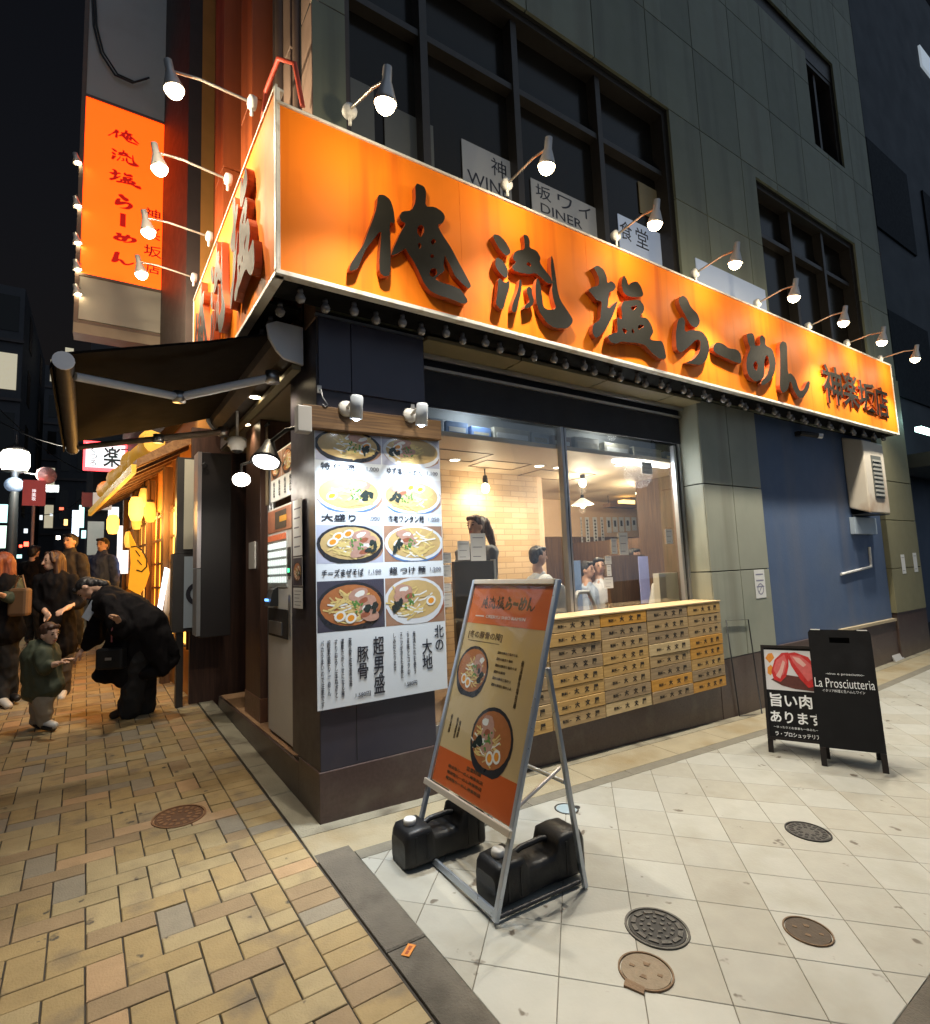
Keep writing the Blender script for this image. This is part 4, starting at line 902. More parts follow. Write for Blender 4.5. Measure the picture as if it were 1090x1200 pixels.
for b, w in ((.66, .24), (.63, .20), (.60, .26), (.57, .14), (.54, .22), (.51, .24)):
    text("lettering", "濃厚な豚骨と塩のうま味"[:int(w*42)], fa, pw0+PWs*.50, pz0+PHs*b, PWs*w, PHs*.013, m_pk, AF, c=-.0012)
text("lettering", "営業時間", fa, pw0+PWs*.42, pz0+PHs*.115, PWs*.18, PHs*.018, m_pk, AF, c=-.0008)
for b in (.088, .062, .036): text("lettering", "俺流塩らーめん神楽坂店", fa, pw0+PWs*.18, pz0+PHs*b, PWs*.46, PHs*.015, m_pk, AF, c=-.0008)
mb = MB(); rr = random.Random(9)
g = [[fa(pw0-.003+(PWs+.006)*i/10, bot+.006+(PHs)*j/18, .003+rr.uniform(0, .0035)*(1 if 0 < i < 10 and 0 < j < 18 else 0)) for i in range(11)] for j in range(19)]
mb.add([p for row in g for p in row], [(j*11+i, j*11+i+1, (j+1)*11+i+1, (j+1)*11+i) for j in range(18) for i in range(10)], 0, True)
mb.build("clear_cover", glass("stand_film", (0.98, 0.98, 0.97), 0.10, 0.06), AF)
BRt = onG((686, 1041)); HG = lean_point(FRt, back, (638, 783))
hin = FRt+lv*((HG-FRt)@lv)
shift = -uu*WID
mb = MB()
for s in (np.zeros(3), shift):
    a = hin+s+back*.018; b = BRt+s; b[2] = G(*b[:2])+.004
    k = (b-a)/np.linalg.norm(b-a); sd = uu*.012; th = np.cross(k, uu)*.011
    MB().hexa([a-sd-th, a+sd-th, a+sd+th, a-sd+th], [b-sd-th, b+sd-th, b+sd+th, b-sd+th]).build("rear_leg", m_alum2, AF, bevel=.002)
mb = MB()
A = hin+(BRt-hin)*.52; B = A+shift; mb.tube([A-uu*.0125, B+uu*.0125], .011, 8); mb.build("rear_crossbar", m_alum2, AF)
mb = MB()
A = hin*.50+FRt*.5+lv*(-.06); Bq = hin+(BRt-hin)*.46; ms = mat("spreader_metal", (0.62, 0.55, 0.52), 0.35, 0.7); mb.tube([FRt+lv*.47+uu*-.03, Bq+uu*-.026], .009, 8).build("spreader_bar", ms, AF); MB().tube([FRt+lv*.47+shift+uu*.03, Bq+shift+uu*.026], .009, 8).build("spreader_bar", ms, AF)
mb = MB()
for s in (np.zeros(3), shift):
    A = FRt+s+back*.02+EZ*.02; B = BRt+s-back*.01; A[2] = G(*A[:2])+.022; B[2] = G(*B[:2])+.022; MB().tube([A+uu*-.028*(1 if s is not shift else -1), B+uu*-.028*(1 if s is not shift else -1)], .010, 8).build("base_bar", m_black, AF)
m_tank = mat("black_polyethylene", (0.010, 0.010, 0.011), 0.42, var=0.3, scale=14, spec=.35, stain=((.03, .028, .025), 5), bump=0.12, bscale=160)
def tank(start, ln, w, label):
    st = np.array(start); st[2] = G(*st[:2])+.004
    t = thing("water_tank", label, "water tank", st, "water tanks weighting the sign stand")
    ax = back*1.0; sd = -uu
    prof = [(0.0, .135, .8), (.012, .165, .93), (.03, .185, 1.0), (.10, .19, 1.0), (.155, .19, 1.0), (.170, .165, .97), (.185, .140, .92), (.26, .135, .90), (.335, .140, .92), (.35, .175, .97), (.365, .215, 1.0), (.43, .222, 1.0), (.50, .215, 1.0), (.515, .19, .94), (.525, .15, .8)]
    rings = []
    for s, h, k in prof:
        s = s/.525*ln; ww = w*k/2; r = .028; pts = []
        for cx_, cz_, a0 in ((ww-r, h-r, 0), (-ww+r, h-r, 90), (-ww+r, r+.004, 180), (ww-r, r+.004, 270)):
            for a in (0, 30, 60, 90):
                an = math.radians(a0+a); pts.append(st+ax*s+sd*(cx_+r*math.cos(an))+EZ*(cz_+r*math.sin(an)))
        rings.append(pts)
    mb = MB(); mb.loft(rings); 
    for s in (.06, .13, .40, .47):      # moulded ribs
        s = s/.525*ln; h = .19 if s < ln*.5 else .221
        mb.box(-.006, .006, -w/2-.003, w/2+.003, .03, h-.03, 0, Fr(st+ax*s, ax, sd, EZ))
    mb.build("tank_body", m_tank, t)
    mb = MB(); mb.tube([st+ax*(.165/.525*ln)+EZ*.172, st+ax*(.20/.525*ln)+EZ*.185, st+ax*(.32/.525*ln)+EZ*.190, st+ax*(.352/.525*ln)+EZ*.182], .015, 10); mb.build("handle", m_tank, t)
    MB().lathe(st+ax*(.075/.525*ln)+EZ*.184, EZ, [(0, 0), (.030, 0), (.030, .006), (.034, .007), (.034, .030), (.030, .035), (0, .036)], 18).build("cap", mat("white_cap", (0.74, 0.73, 0.70), 0.4, var=.04), t)
    return t
tank(FRt+back*(.055)-uu*.165, .56, .20, "black plastic water tank with a white cap, nearer the camera under the poster stand")
tank(FRt+back*(-.16)-uu*.66, .50, .20, "black plastic water tank with a white cap, farther back by the building plinth")

# ================================================================== TWO CHALKBOARD STANDS
m_board = mat("chalkboard", (0.012, 0.012, 0.013), 0.75, var=0.3, scale=6, spec=0.12, stain=((0.018, 0.018, 0.02), 3))
m_bwood = mat("board_wood", (0.018, 0.015, 0.014), 0.65, var=0.3, scale=20, spec=0.2)
m_chalk = mat("chalk", (0.80, 0.82, 0.84), 0.9, var=0)
def aboard(Lf, Rf, qTL, label, bot_frac, back_len, th=.02, base_label=None):
    Lf = np.array(Lf); Rf = np.array(Rf); u = Rf-Lf; w = np.linalg.norm(u[:2]); u = u/np.linalg.norm(u); uh = np.array([u[0], u[1], 0]); uh /= np.linalg.norm(uh)
    bk = np.array([-uh[1], uh[0], 0]); bk = bk if bk@np.array([1, 1, 0]) > 0 else -bk
    v = bk*math.sin(math.radians(12.5))+EZ*math.cos(math.radians(12.5)); h = 0.5
    for h in np.arange(.5, 1.6, .004):
        p = ROT@(Lf+v*h-CAM)
        if F_PX*p[1]/p[2]+600 <= qTL[1]: break
    t = thing("chalkboard_stand", label, "chalkboard", (Lf+Rf)/2)
    f = Fr(Lf, uh, v); f.n = f.n if f.n@(CAM-Lf) > 0 else -f.n
    print("board", h, w, v)
    b0 = h*bot_frac
    MB().box(0, .04, 0, b0-.001, -.012, .012, 0, f).build("leg", m_bwood, t, bevel=.002); MB().box(w-.04, w, 0, b0-.001, -.012, .012, 0, f).build("leg", m_bwood, t, bevel=.002)
    # rear frame
    for a in (0.0, w-.04):
        A = f(a+.02, h-.02, -.03); B = f(a+.02, 0, 0)+bk*back_len; B[2] = G(*B[:2])+.002; sd = uh*.02
        MB().hexa([A-sd-bk*.01, A+sd-bk*.01, A+sd+bk*.01, A-sd+bk*.01], [B-sd-bk*.01, B+sd-bk*.01, B+sd+bk*.01, B-sd+bk*.01]).build("rear_leg", m_bwood, t)
    A0, A1 = f(.045, h-.06, -.03), f(w-.045, h-.06, -.03); B0 = f(.045, 0, 0)+bk*back_len; B1 = f(w-.045, 0, 0)+bk*back_len
    for B in (B0, B1): B[2] = G(*B[:2])
    K0, K1 = A0+(B0-A0)*.85, A1+(B1-A1)*.85
    MB().hexa([A0-bk*.006, A1-bk*.006, K1-bk*.006, K0-bk*.006], [A0+bk*.006, A1+bk*.006, K1+bk*.006, K0+bk*.006]).build("rear_board", m_board, t)
    return t, f, w, h, b0
f1, f2 = onG((963, 897)), onG((1043, 911))
t1, fb, bw_, bh_, b0 = aboard(f1, f2, (961, 738), "tall black chalkboard stand with white handwriting and a cut out handle at the top", .13, .42)
mb = MB(); hw = bw_/2
def rrect(mb, f, x0, x1, z0, z1, c0, c1, r=.03):
    pts = []
    for cx_, cz_, a0 in ((x1-r, z1-r, 0), (x0+r, z1-r, 90)):
        for a in (0, 45, 90): pts.append((cx_+r*math.cos(math.radians(a0+a)), cz_+r*math.sin(math.radians(a0+a))))
    pts += [(x0, z0), (x1, z0)]
    mb.prism(f, pts, c0, c1)
zc = bh_-.085
mb.box(0, bw_, b0, zc-.022, -.010, .010, 0, fb); mb.box(0, hw-.07, zc-.0219, zc+.022, -.010, .010, 0, fb); mb.box(hw+.07, bw_, zc-.0219, zc+.022, -.010, .010, 0, fb)
rrect(mb, fb, 0, bw_, zc+.0221, bh_, -.010, .010); mb.build("board", m_board, t1)
text("lettering", "-vino e prosciutto-", fb, bw_*.22, bh_*.655, bw_*.60, bh_*.020, m_chalk, t1, c=.0102)
text("lettering", "La Prosciutteria", fb, bw_*.03, bh_*.565, bw_*.93, bh_*.068, m_chalk, t1, bold=-.004, c=.0102)
text("lettering", "イタリア料理と生ハムとワイン", fb, bw_*.14, bh_*.530, bw_*.66, bh_*.022, m_chalk, t1, c=.0102)
for a in (.02, bw_-.09): MB().box(a, a+.07, bh_-.004, bh_+.004, -.03, .012, 0, fb).build("hinge", m_white, t1)
g1 = onG((901, 881)); g2 = g1+(f2-f1)*1.02; g2[2] = G(*g2[:2])
t2, fc, cw, chh, c0_ = aboard(g1, g2, (902, 756), "black framed board stand with a red meat photo and white handwriting, behind the tall chalkboard", .12, .38)
MB().box(.0, cw, c0_, chh, -.010, .008, 0, fc).build("board", m_board, t2)
mb = MB(); mb.box(0, .022, c0_, chh, .0085, .018, 0, fc); mb.box(cw-.022, cw, c0_, chh, .0085, .018, 0, fc); mb.box(.0225, cw-.0225, chh-.022, chh, .0085, .018, 0, fc); mb.box(.0225, cw-.0225, c0_, c0_+.022, .0085, .018, 0, fc); mb.build("board_frame", m_bwood, t2)
MT = [mat("plate_white", (0.62, 0.62, 0.64), .4, var=.05), mat("beef_pink", (0.60, 0.13, 0.13), .35, var=.25, scale=40), mat("beef_rare", (0.52, 0.04, 0.04), .3, var=.3, scale=30), mat("beef_sear", (0.10, 0.03, 0.025), .5, var=.4, scale=50), mat("carrot", (0.65, 0.25, 0.04), .4, var=.2, scale=40), mat("fat_pale", (0.68, 0.40, 0.36), .4, var=.15, scale=50)]
mb = MB(); ph0, ph1 = chh*.575, chh*.955; lay = [.0086]
def pp(pts, mi):
    lay[0] += .0004; mb.poly([fc(.024+(cw-.048)*a, ph0+(ph1-ph0)*b, lay[0]) for a, b in pts], mi)
pp([(0, 0), (1, 0), (1, 1), (0, 1)], 0); pp([(0.02, .78), (.08, .9), (.16, .92), (.2, .8), (.1, .66)], 4); pp([(.05, .55), (.12, .62), (.18, .5), (.1, .35), (.04, .4)], 4)
pp([(.10, .25), (.3, .12), (.55, .05), (.9, .02), (.97, .2), (.7, .35), (.3, .4)], 3); pp([(.12, .45), (.2, .75), (.35, .93), (.48, .95), (.46, .6), (.4, .35), (.28, .2), (.16, .25)], 2)
pp([(.16, .5), (.24, .75), (.4, .9), (.44, .7), (.36, .4), (.24, .3)], 1); pp([(.2, .35), (.28, .5), (.36, .75), (.40, .7), (.34, .45), (.28, .28)], 5)
pp([(.44, .92), (.6, .96), (.85, .85), (.98, .55), (.96, .15), (.8, .1), (.66, .3), (.52, .6)], 2); pp([(.5, .88), (.7, .88), (.88, .68), (.92, .35), (.8, .25), (.68, .48), (.56, .7)], 1); pp([(.55, .85), (.68, .82), (.8, .66), (.74, .6), (.62, .72)], 5)
mb.build("meat_photo", MT, t2)
text("lettering", "旨い肉", fc, cw*.10, chh*.42, cw*.70, chh*.125, m_chalk, t2, bold=.02, c=.0086)
text("lettering", "あります", fc, cw*.08, chh*.275, cw*.86, chh*.105, m_chalk, t2, bold=.02, c=.0086)
text("lettering", "～ゆったりとお食事も一休みも～", fc, cw*.12, chh*.225, cw*.74, chh*.022, m_chalk, t2, c=.0086)
text("lettering", "ラ・プロシュッテリア", fc, cw*.14, chh*.155, cw*.74, chh*.042, m_chalk, t2, bold=.012, c=.0086)

# ------------------------------------------------------------------ thin black wire rack leaning on the cladding
w0, w1 = onG((867, 840)), onG((893, 837)); W0, W1 = onY((851, 727), -.02), onY((877, 726), -.02)
t = thing("wire_rack", "thin black wire rack leaning on the wall beside the noodle boxes", "rack", w0)
MB().tube([w0+EZ*.005, W0, W1, w1+EZ*.005, w0+EZ*.005], .0065, 8).build("frame_rod", m_black, t)

# ================================================================== COVERS IN THE GROUND
m_iron = mat("cast_iron", (0.085, 0.080, 0.072), 0.5, 0.5, var=0.3, scale=40, bump=0.3, bscale=150)
m_iron_d = mat("cast_iron_dark", (0.028, 0.026, 0.024), 0.6, 0.3, var=0.3, scale=40)
m_rust = mat("rusty_iron", (0.16, 0.10, 0.055), 0.6, 0.3, var=0.35, scale=30, bump=0.4, bscale=120)
def gdisc(mb, c, r0, r1, z0, z1, mi=0, n=40):
    """a flat ring or disc that follows the slope"""
    def ring(r, z): return [(c[0]+r*math.cos(2*math.pi*k/n), c[1]+r*math.sin(2*math.pi*k/n), G(c[0]+r*math.cos(2*math.pi*k/n), c[1]+r*math.sin(2*math.pi*k/n))+z) for k in range(n)]
    rs = [ring(r1, z0), ring(r1-.002, z1), ring(max(r0, .0015)+.002 if r0 else .0015, z1)]
    if r0: rs.append(ring(r0, z0))
    mb.loft(rs, mi, caps=(r0 == 0), smooth=False)
def cover(q, r, label, m0, m1, style):
    c = onG(q); t = thing("manhole_cover", label, "manhole cover", c, None)
    mb = MB(); gdisc(mb, c, r*.90, r, -.01, .007); mb.build("rim", m0, t)
    mb = MB(); gdisc(mb, c, 0, r*.89, -.01, .0045); 
    def blk(rad, ang, dr, da, h=.009):
        f = lambda rr, aa: np.array([c[0]+rr*math.cos(aa), c[1]+rr*math.sin(aa), 0])
        P = [f(rad-dr, ang-da), f(rad+dr, ang-da), f(rad+dr, ang+da), f(rad-dr, ang+da)]
        mb.hexa([p+EZ*(G(p[0], p[1])+.0046) for p in P], [p+EZ*(G(p[0], p[1])+h) for p in P], 1)
    if style == 0:
        for k in range(12): blk(r*.72, 2*math.pi*k/12, r*.07, .20)
        for k in range(12): blk(r*.48, 2*math.pi*(k+.5)/12, r*.05, .11)
        for k in range(6): blk(r*.24, 2*math.pi*k/6, r*.05, .25)
    elif style == 1:
        for k in range(18): blk(r*.70, 2*math.pi*k/18, r*.10, .10, .0065)
        for k in range(9): blk(r*.40, 2*math.pi*k/9, r*.08, .18, .0065)
    else:
        for a, d, s in ((.6, .35, .3), (3.6, .35, .3), (2.0, .5, .12), (5.2, .5, .12)): blk(r*d, a, r*.09, s, .0065)
    mb.build("lid", [m1, m0], t); return t, c
cover((770, 1088), .139, "dark round manhole cover with pale raised blocks in rings, nearest on the plaza", m_iron, m_iron_d, 0)
cover((947, 975), .125, "dark round manhole cover out on the plaza toward the chalkboards", m_iron_d, m_iron, 1)
cover((947, 1092), .100, "plain dark brown round cover with two key holes, near the right edge", m_rust, mat("brown_iron", (0.07, 0.05, 0.033), .6, .3, var=.35, scale=25, bump=.3), 2)
t, c = cover((757, 1139), .108, "small worn brown round cover with a hinge tab beside the patterned manhole", m_rust, mat("worn_iron", (0.20, 0.155, 0.105), .6, .3, var=.3, scale=25, bump=.4), 2)
mb = MB(); p = [c+np.array([-.10, .015, 0]), c+np.array([-.075, -.055, 0]), c+np.array([-.105, -.075, 0]), c+np.array([-.135, -.005, 0])]
mb.hexa([v+EZ*(G(v[0], v[1])-.005-v[2]) for v in p], [v+EZ*(G(v[0], v[1])+.008-v[2]) for v in p]); mb.build("hinge_tab", m_rust, t)
cover((210, 957), .155, "reddish brown ornate manhole cover set in the ochre brick pavement", mat("red_iron", (0.20, 0.105, 0.055), .55, .3, var=.3, scale=30, bump=.4), mat("red_iron_dark", (0.105, 0.055, 0.033), .6, .3, var=.3, scale=30), 1)
c = onG((664, 948)); t = thing("valve_cover", "small pale blue oval valve cover with a black outline behind the poster stand", "valve cover", c)
mb = MB(); gdisc(mb, c, .068, .080, -.01, .003); mb.build("outline", m_black, t)
mb = MB(); gdisc(mb, c, 0, .0675, -.01, .002); mb.build("lid", mat("pale_blue_paint", (0.28, 0.36, 0.40), .6, var=.15), t)
c2 = c+np.array([.075, -.02, 0]); mb = MB(); gdisc(mb, c2, 0, .022, -.01, .0035); mb.build("key_stub", m_black, t)
c = onG((479, 1115)); t = thing("ground_sticker", "small orange sticker on the dark kerb stone", "sticker", c)
f = Fr((c[0], c[1], G(c[0], c[1])+.0045), (.78, .62, 0), (-.62, .78, 0), EZ)
MB().box(-.036, .036, -.018, .018, 0, .0015, 0, f).build("label_sheet", mat("sticker_orange", (0.62, 0.22, 0.03), .5, var=.2, scale=40), t)
mb = MB(); mb.box(-.025, -.005, -.006, .006, .0016, .0022, 0, f); mb.box(.0, .024, -.007, .007, .0016, .0022, 0, f); mb.build("print", mat("sticker_print", (0.30, 0.06, 0.01), .5, var=0), t)

# ================================================================== ON THE RIGHT-HAND WALL
x0 = onY((985, 515), .035)[0]+.02
E1 = onX((1010, 519), x0); E2 = onX((1021, 592), x0); zt, zb = onX((985, 512), x0)[2], onX((999, 603), x0)[2]
yf = (E1[1]+E2[1])/2; x1 = onY((1039, 560), yf)[0]; print("duct", x0, x1, yf, zt, zb, E1, E2)
t = thing("vent_hood", "white box vent hood with a grille on the blue wall under the sign's far end", "vent hood", (x0, .035, zb))
zt = min(zt, 3.2); mb = MB(); mb.hexa([(x0, .034, zb+.10), (x1, .034, zb+.10), (x1, .034, zt), (x0, .034, zt)], [(x0, yf, zb), (x1, yf, zb), (x1, yf, zt-.10), (x0, yf, zt-.10)])
mb.build("hood", mat("hood_white", (0.66, 0.60, 0.50), .5, var=.12, scale=3, stain=((0.36, 0.22, 0.12), 1.6)), t, bevel=.02)
f = FR(yf); a, b = x0+(x1-x0)*.30, x0+(x1-x0)*.78
mb = MB(); mb.box(a, b, zb+.22, zt-.30, .001, .008, 0, f)
mb.build("grille_plate", mat("grille_dark", (0.12, 0.13, 0.12), .5, var=.2), t)
mb = MB()
for k in range(9): z = zb+.25+k*(zt-zb-.58)/9; mb.box(a+.02, b-.02, z, z+.03, .009, .022, 0, f)
mb.build("grille", mat("grille_grey", (0.36, 0.36, 0.33), .5, var=.2), t)
MB().box(x0+.01, x1-.01, zb-.012, zb-.002, .03-.035, -yf-.01, 0, FR(0)).build("underside", m_black, t)
a, b = onY((998, 606), -.0), onY((1026, 626), -.0); t = thing("wall_bracket_box", "small pale blue box on the wall under the vent hood", "box", (a[0], .03, b[2]))
MB().box(a[0], b[0], -.03, .034, b[2], a[2]).build("cover", mat("pale_blue_box", (0.42, 0.50, 0.58), .5, var=.05), t, bevel=.005)
t = thing("conduit", "thin white bent pipe on the blue wall", "pipe", onY((986, 673), .02))
MB().tube([onY((986, 673), .02), onY((1021, 664), .02), onY((1019, 641), .02)], .018, 8).build("pipe", m_white, t)
c = onY((938, 513), .0); t = thing("wall_camera", "small security camera on the blue wall below the sign", "security camera", c)
MB().box(c[0]-.07, c[0]+.03, -.02, .034, c[2]+.02, c[2]+.08).build("mount", m_black, t); MB().tube([(c[0]-.05, -.03, c[2]+.05), (c[0]+.10, -.17, c[2]-.0)], .035, 12).build("camera_body", m_black, t); MB().tube([(c[0]+.101, -.171, c[2]-.001), (c[0]+.135, -.205, c[2]-.012)], .038, 12).build("lens_ring", m_alu, t)
def notice(fr, a0, b0, a1, b1, label, m=None, c=0.003, group=None, lines=3, base=None, ink=True):
    """a sheet of paper with faint printed rows"""
    t = thing("paper_notice", label, "notice", fr(a0, b0, c), group); w, h = a1-a0, b1-b0
    MB().box(a0, a1, b0, b1, c, c+.0015, 0, fr).build("sheet", m or m_acr2, t)
    if ink:
        mb = MB()
        for k in range(lines):
            z = b1-h*(.16+.68*k/max(1, lines-1)) if lines > 1 else (b0+b1)/2
            mb.box(a0+w*.14, a0+w*(.86-.2*((k*7) % 3)/2), z-h*.012, z+h*.012, c+.0017, c+.0022, 0, fr)
        mb.build("print", m_grey_ink, t)
    return t
m_acr2 = mat("notice_paper", (0.72, 0.72, 0.70), .55, var=.04)
p, q = onY((883, 668), 0), onY((898, 700), 0)
t = notice(FR(), p[0], q[2], q[0], p[2], "white no smoking style paper notice on the green cladding beside the blue wall", lines=0, ink=False)
mb = MB(); cx_, cz_ = (p[0]+q[0])/2, q[2]+(p[2]-q[2])*.32; f = FR(); r = (q[0]-p[0])*.30
mb.loft([[f(cx_+rr*math.cos(a), cz_+rr*math.sin(a), zz) for a in np.linspace(0, 2*math.pi, 24, endpoint=False)] for rr, zz in ((r, .0046), (r, .0058), (r*.82, .0058), (r*.82, .0046))], 0, False, False)
mb.box(-r*.8, r*.8, -r*.08, r*.08, .0046, .0056, 0, Fr(f(cx_, cz_), (.7, 0, .7), (-.7, 0, .7), -EY)); 
for k in range(3): mb.box(p[0]+.03, q[0]-.03, p[2]-.06-k*.07, p[2]-.045-k*.07, .0046, .0054, 0, f)
mb.build("print", mat("notice_print", (0.25, 0.25, 0.33), .5, var=0), t)
for (a, b), lab in zip((((1055, 650), (1062, 672)), ((1069, 648), (1076, 670))), ("pale paper strip on the olive pilaster, left of the two", "pale paper strip on the olive pilaster, right of the two")):
    p, q = onY(a, -.03), onY(b, -.03); notice(FR(-.03), p[0], q[2], q[0], p[2], lab, lines=2)
t = thing("leaning_board", "pale flat board leaning on the brown base behind the chalkboards", "board", onG((1050, 775)))
c = onG((1050, 776)); MB().hexa([c+(0, 0, 0), c+(.35, 0, 0), c+(.35, .14, .32), c+(0, .14, .32)], [c+(0, .02, 0), c+(.35, .02, 0), c+(.35, .16, .32), c+(0, .16, .32)]).build("panel", m_acr, t)
# posters in the dark upper windows
def wsheet(q0, q1, label, m, body=None, tp=None, fr=FR(-.0), yy=.205):
    a, b = onY(q0, yy), onY(q1, yy); t = thing("window_poster", label, "poster", (a[0], yy, b[2]))
    MB().box(a[0], b[0], yy, yy+.008, b[2], a[2]).build("sheet", m, t)
    w, h = b[0]-a[0], a[2]-b[2]
    for s, fx, fz, fw, fh in body or (): text("lettering", s, FR(yy), a[0]+w*fx, b[2]+h*fz, w*fw, h*fh, m_ink, t, c=.001)
    return t
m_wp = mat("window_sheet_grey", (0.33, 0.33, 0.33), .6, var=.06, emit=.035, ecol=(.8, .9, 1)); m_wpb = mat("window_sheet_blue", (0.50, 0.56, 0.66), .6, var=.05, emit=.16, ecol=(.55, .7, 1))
wsheet((541, 162), (604, 250), "grey window sheet with one large character, above the sign's second lamp", m_wp, [("神", .55, .58, .30, .34), ("WINE", .08, .22, .8, .24)])
wsheet((622, 208), (702, 290), "wide grey window sheet with large black characters, right of the second lamp", m_wp, [("坂", .06, .60, .22, .33), ("ワ", .38, .60, .22, .31), ("イ", .70, .60, .20, .31), ("DINER", .12, .28, .62, .22)])
wsheet((724, 250), (781, 330), "bright bluish window sheet with black characters above the third lamp", m_wpb, [("食", .02, .52, .26, .38), ("堂", .36, .50, .28, .40)])
wsheet((748, 212), (778, 262), "tan paper card hanging in the upper window", mat("tan_card", (0.30, 0.24, 0.13), .6, var=.1))
wsheet((380, 75), (440, 190), "faded translucent sheet in the upper window beside the first lamp", mat("reflection_sheet", (0.13, 0.135, 0.125), .5, var=.1))  # dull sheet stands in for a reflection in the glass
wsheet((450, 120), (510, 215), "second faded translucent sheet in the upper window right of the first lamp", mat("reflection_sheet", (0.13, 0.135, 0.125)))  # same painted reflection, second piece
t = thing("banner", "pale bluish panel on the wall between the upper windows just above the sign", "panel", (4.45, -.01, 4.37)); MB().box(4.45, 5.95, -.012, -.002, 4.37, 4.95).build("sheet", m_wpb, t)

# ================================================================== SHOP ENTRANCE on the street side
f = FL()
m_ent = wood("entrance_wood", (0.085, 0.042, 0.028), (0.045, 0.022, 0.016), 0.4, 2, 3, 10)
mb = MB(); mb.box(-3.15, -.56, .26, 2.96, -.72, -.70, 0, f); mb.box(-3.15, -3.10, .26, 2.96, -.699, -.3, 0, f); mb.build("entrance_wall", m_brown, BLD)
mb = MB(); mb.box(-3.15, -.56, 2.94, 2.96, -.70, -.02, 0, f); mb.build("entrance_ceiling", mat("entrance_soffit", (0.20, 0.15, 0.09), .6, var=.15, scale=5), BLD)
mb = MB(); mb.box(-3.15, -.0, 2.962, 3.255, -.3, -.01, 0, f); mb.build("entrance_fascia", m_rib2, BLD)
mb = MB(); mb.box(-2.16, -1.62, .259, 2.93, -.45, -.06, 0, f); mb.build("entrance_post", m_ent, BLD, bevel=.004)
mb = MB(); mb.box(-2.165, -1.615, .2585, .46, -.46, -.055, 0, f); mb.build("post_base", mat("post_base_wood", (0.13, 0.06, 0.035), .35, var=.2, scale=15), BLD, bevel=.004)
for a in (1.60, 1.50): MB().tube([L(a, -.14, .26), L(a, -.14, 2.55)], .022, 10).build("door_rail", m_chrome, BLD)
MB().box(-3.1, -2.17, .26, 2.9, -.5, -.45, 0, f).build("entrance_panel", m_ent, BLD)
p = onL((278, 640), -.059); q = onL((293, 667), -.059)
t = thing("switch_plate", "white plastic plate on the dark wooden entrance post", "plate", L(p[0], -.058, p[2])); MB().box(-1.98, -1.76, q[2], p[2], -.0585, -.045, 0, f).build("plate", m_acr2, t, bevel=.003)
for i, (px, py) in enumerate(((320, 441), (299, 465), (288, 497))):
    P = onZ((px, py), 2.938); t = thing("downlight", "small round downlight under the awning, %s from the shop corner" % ORD[i], "ceiling light", P, "downlights over the entrance")
    MB().lathe(P+EZ*.001, -EZ, [(0, 0), (.055, 0), (.055, .006), (.042, .006), (.042, .002)], 16).build("trim_ring", m_white, t)
    MB().lathe(P-EZ*.002, -EZ, [(0, 0), (.04, 0), (.04, .004), (0, .006)], 16).build("lens", mat("downlight_lens", (1, .9, .7), .4, var=0, emit=18, ecol=(1, .80, .50)), t)
    spot("down_beam", P-EZ*.02, P-EZ-NL*.15, 28, WARM, 105, .8, .04, t)
MB().box(-3.47, -3.40, -.1, 3.25, -.72, .245, 0, f).build("end_wall", m_ent, BLD)
# ticket machine
TM = thing("ticket_machine", "white meal ticket machine with lit button rows standing in the entrance", "vending machine", L(1.0, -.05, .258))
a0, a1 = -1.34, -.665
MB().box(a0, a1, .275, 2.06, -.55, -.052, 0, f).build("cabinet", mat("machine_white", (0.64, 0.63, 0.60), .4, var=.05), TM, bevel=.008)
MB().box(a0+.02, a1-.02, .2585, .2745, -.5, -.09, 0, f).build("plinth", m_black, TM)
MB().box(a0+.02, a1-.02, 1.86, 2.04, -.0515, -.046, 0, f).build("header", mat("machine_header", (0.42, 0.16, 0.09), .4, var=.6, scale=14), TM)
MB().box(a0+.24, a1-.14, 1.88, 2.02, -.0455, -.043, 0, f).build("menu_plate", mat("menu_plate_dark", (0.04, .035, .035), .4, var=.2), TM)
MB().box(a1-.30, a1-.12, 1.93, 1.975, -.0425, -.040, 0, f).build("sticker", mat("machine_sticker", (0.75, 0.36, 0.03), .4, var=.1), TM)
MB().box(a0+.03, a1-.13, 1.42, 1.85, -.0515, -.047, 0, f).build("button_panel", mat("button_panel", (0.60, 0.62, 0.60), .4, var=.03), TM)
mbl = mat("lit_button", (.8, .85, .85), .3, var=0, emit=.75, ecol=(.85, 1, .95)); mrb = mat("red_button", (.6, .12, .05), .3, var=.2, emit=.25, ecol=(1, .3, .12))
for r in range(6):
    for c in range(8):
        a = a0+.045+c*.061; z = 1.79-r*.067; MB().box(a, a+.053, z, z+.045, -.0465, -.038, 0, f).build("button", mrb if r == 0 else mbl, TM)
mb = MB(); mb.box(a1-.115, a1-.05, 1.50, 1.72, -.0515, -.044, 0, f); mb.build("screen", m_black, TM); MB().box(a1-.105, a1-.06, 1.53, 1.56, -.0435, -.042, 0, f).build("status_light", mat("green_light", (0, .8, .3), .4, var=0, emit=2, ecol=(.1, 1, .4)), TM)
mb = MB(); mb.hexa([f(a0+.16, 1.27, -.0515), f(a0+.30, 1.27, -.0515), f(a0+.30, 1.42, -.0515), f(a0+.16, 1.42, -.0515)], [f(a0+.16, 1.27, .02), f(a0+.30, 1.27, .02), f(a0+.30, 1.40, -.01), f(a0+.16, 1.40, -.01)]); mb.build("card_reader", m_black, TM)
mb = MB(); mb.box(a0+.175, a0+.285, 1.31, 1.33, .0205, .022, 0, f); mb.build("reader_light", mat("blue_light", (.1, .3, 1), .4, var=0, emit=3, ecol=(.15, .4, 1)), TM)
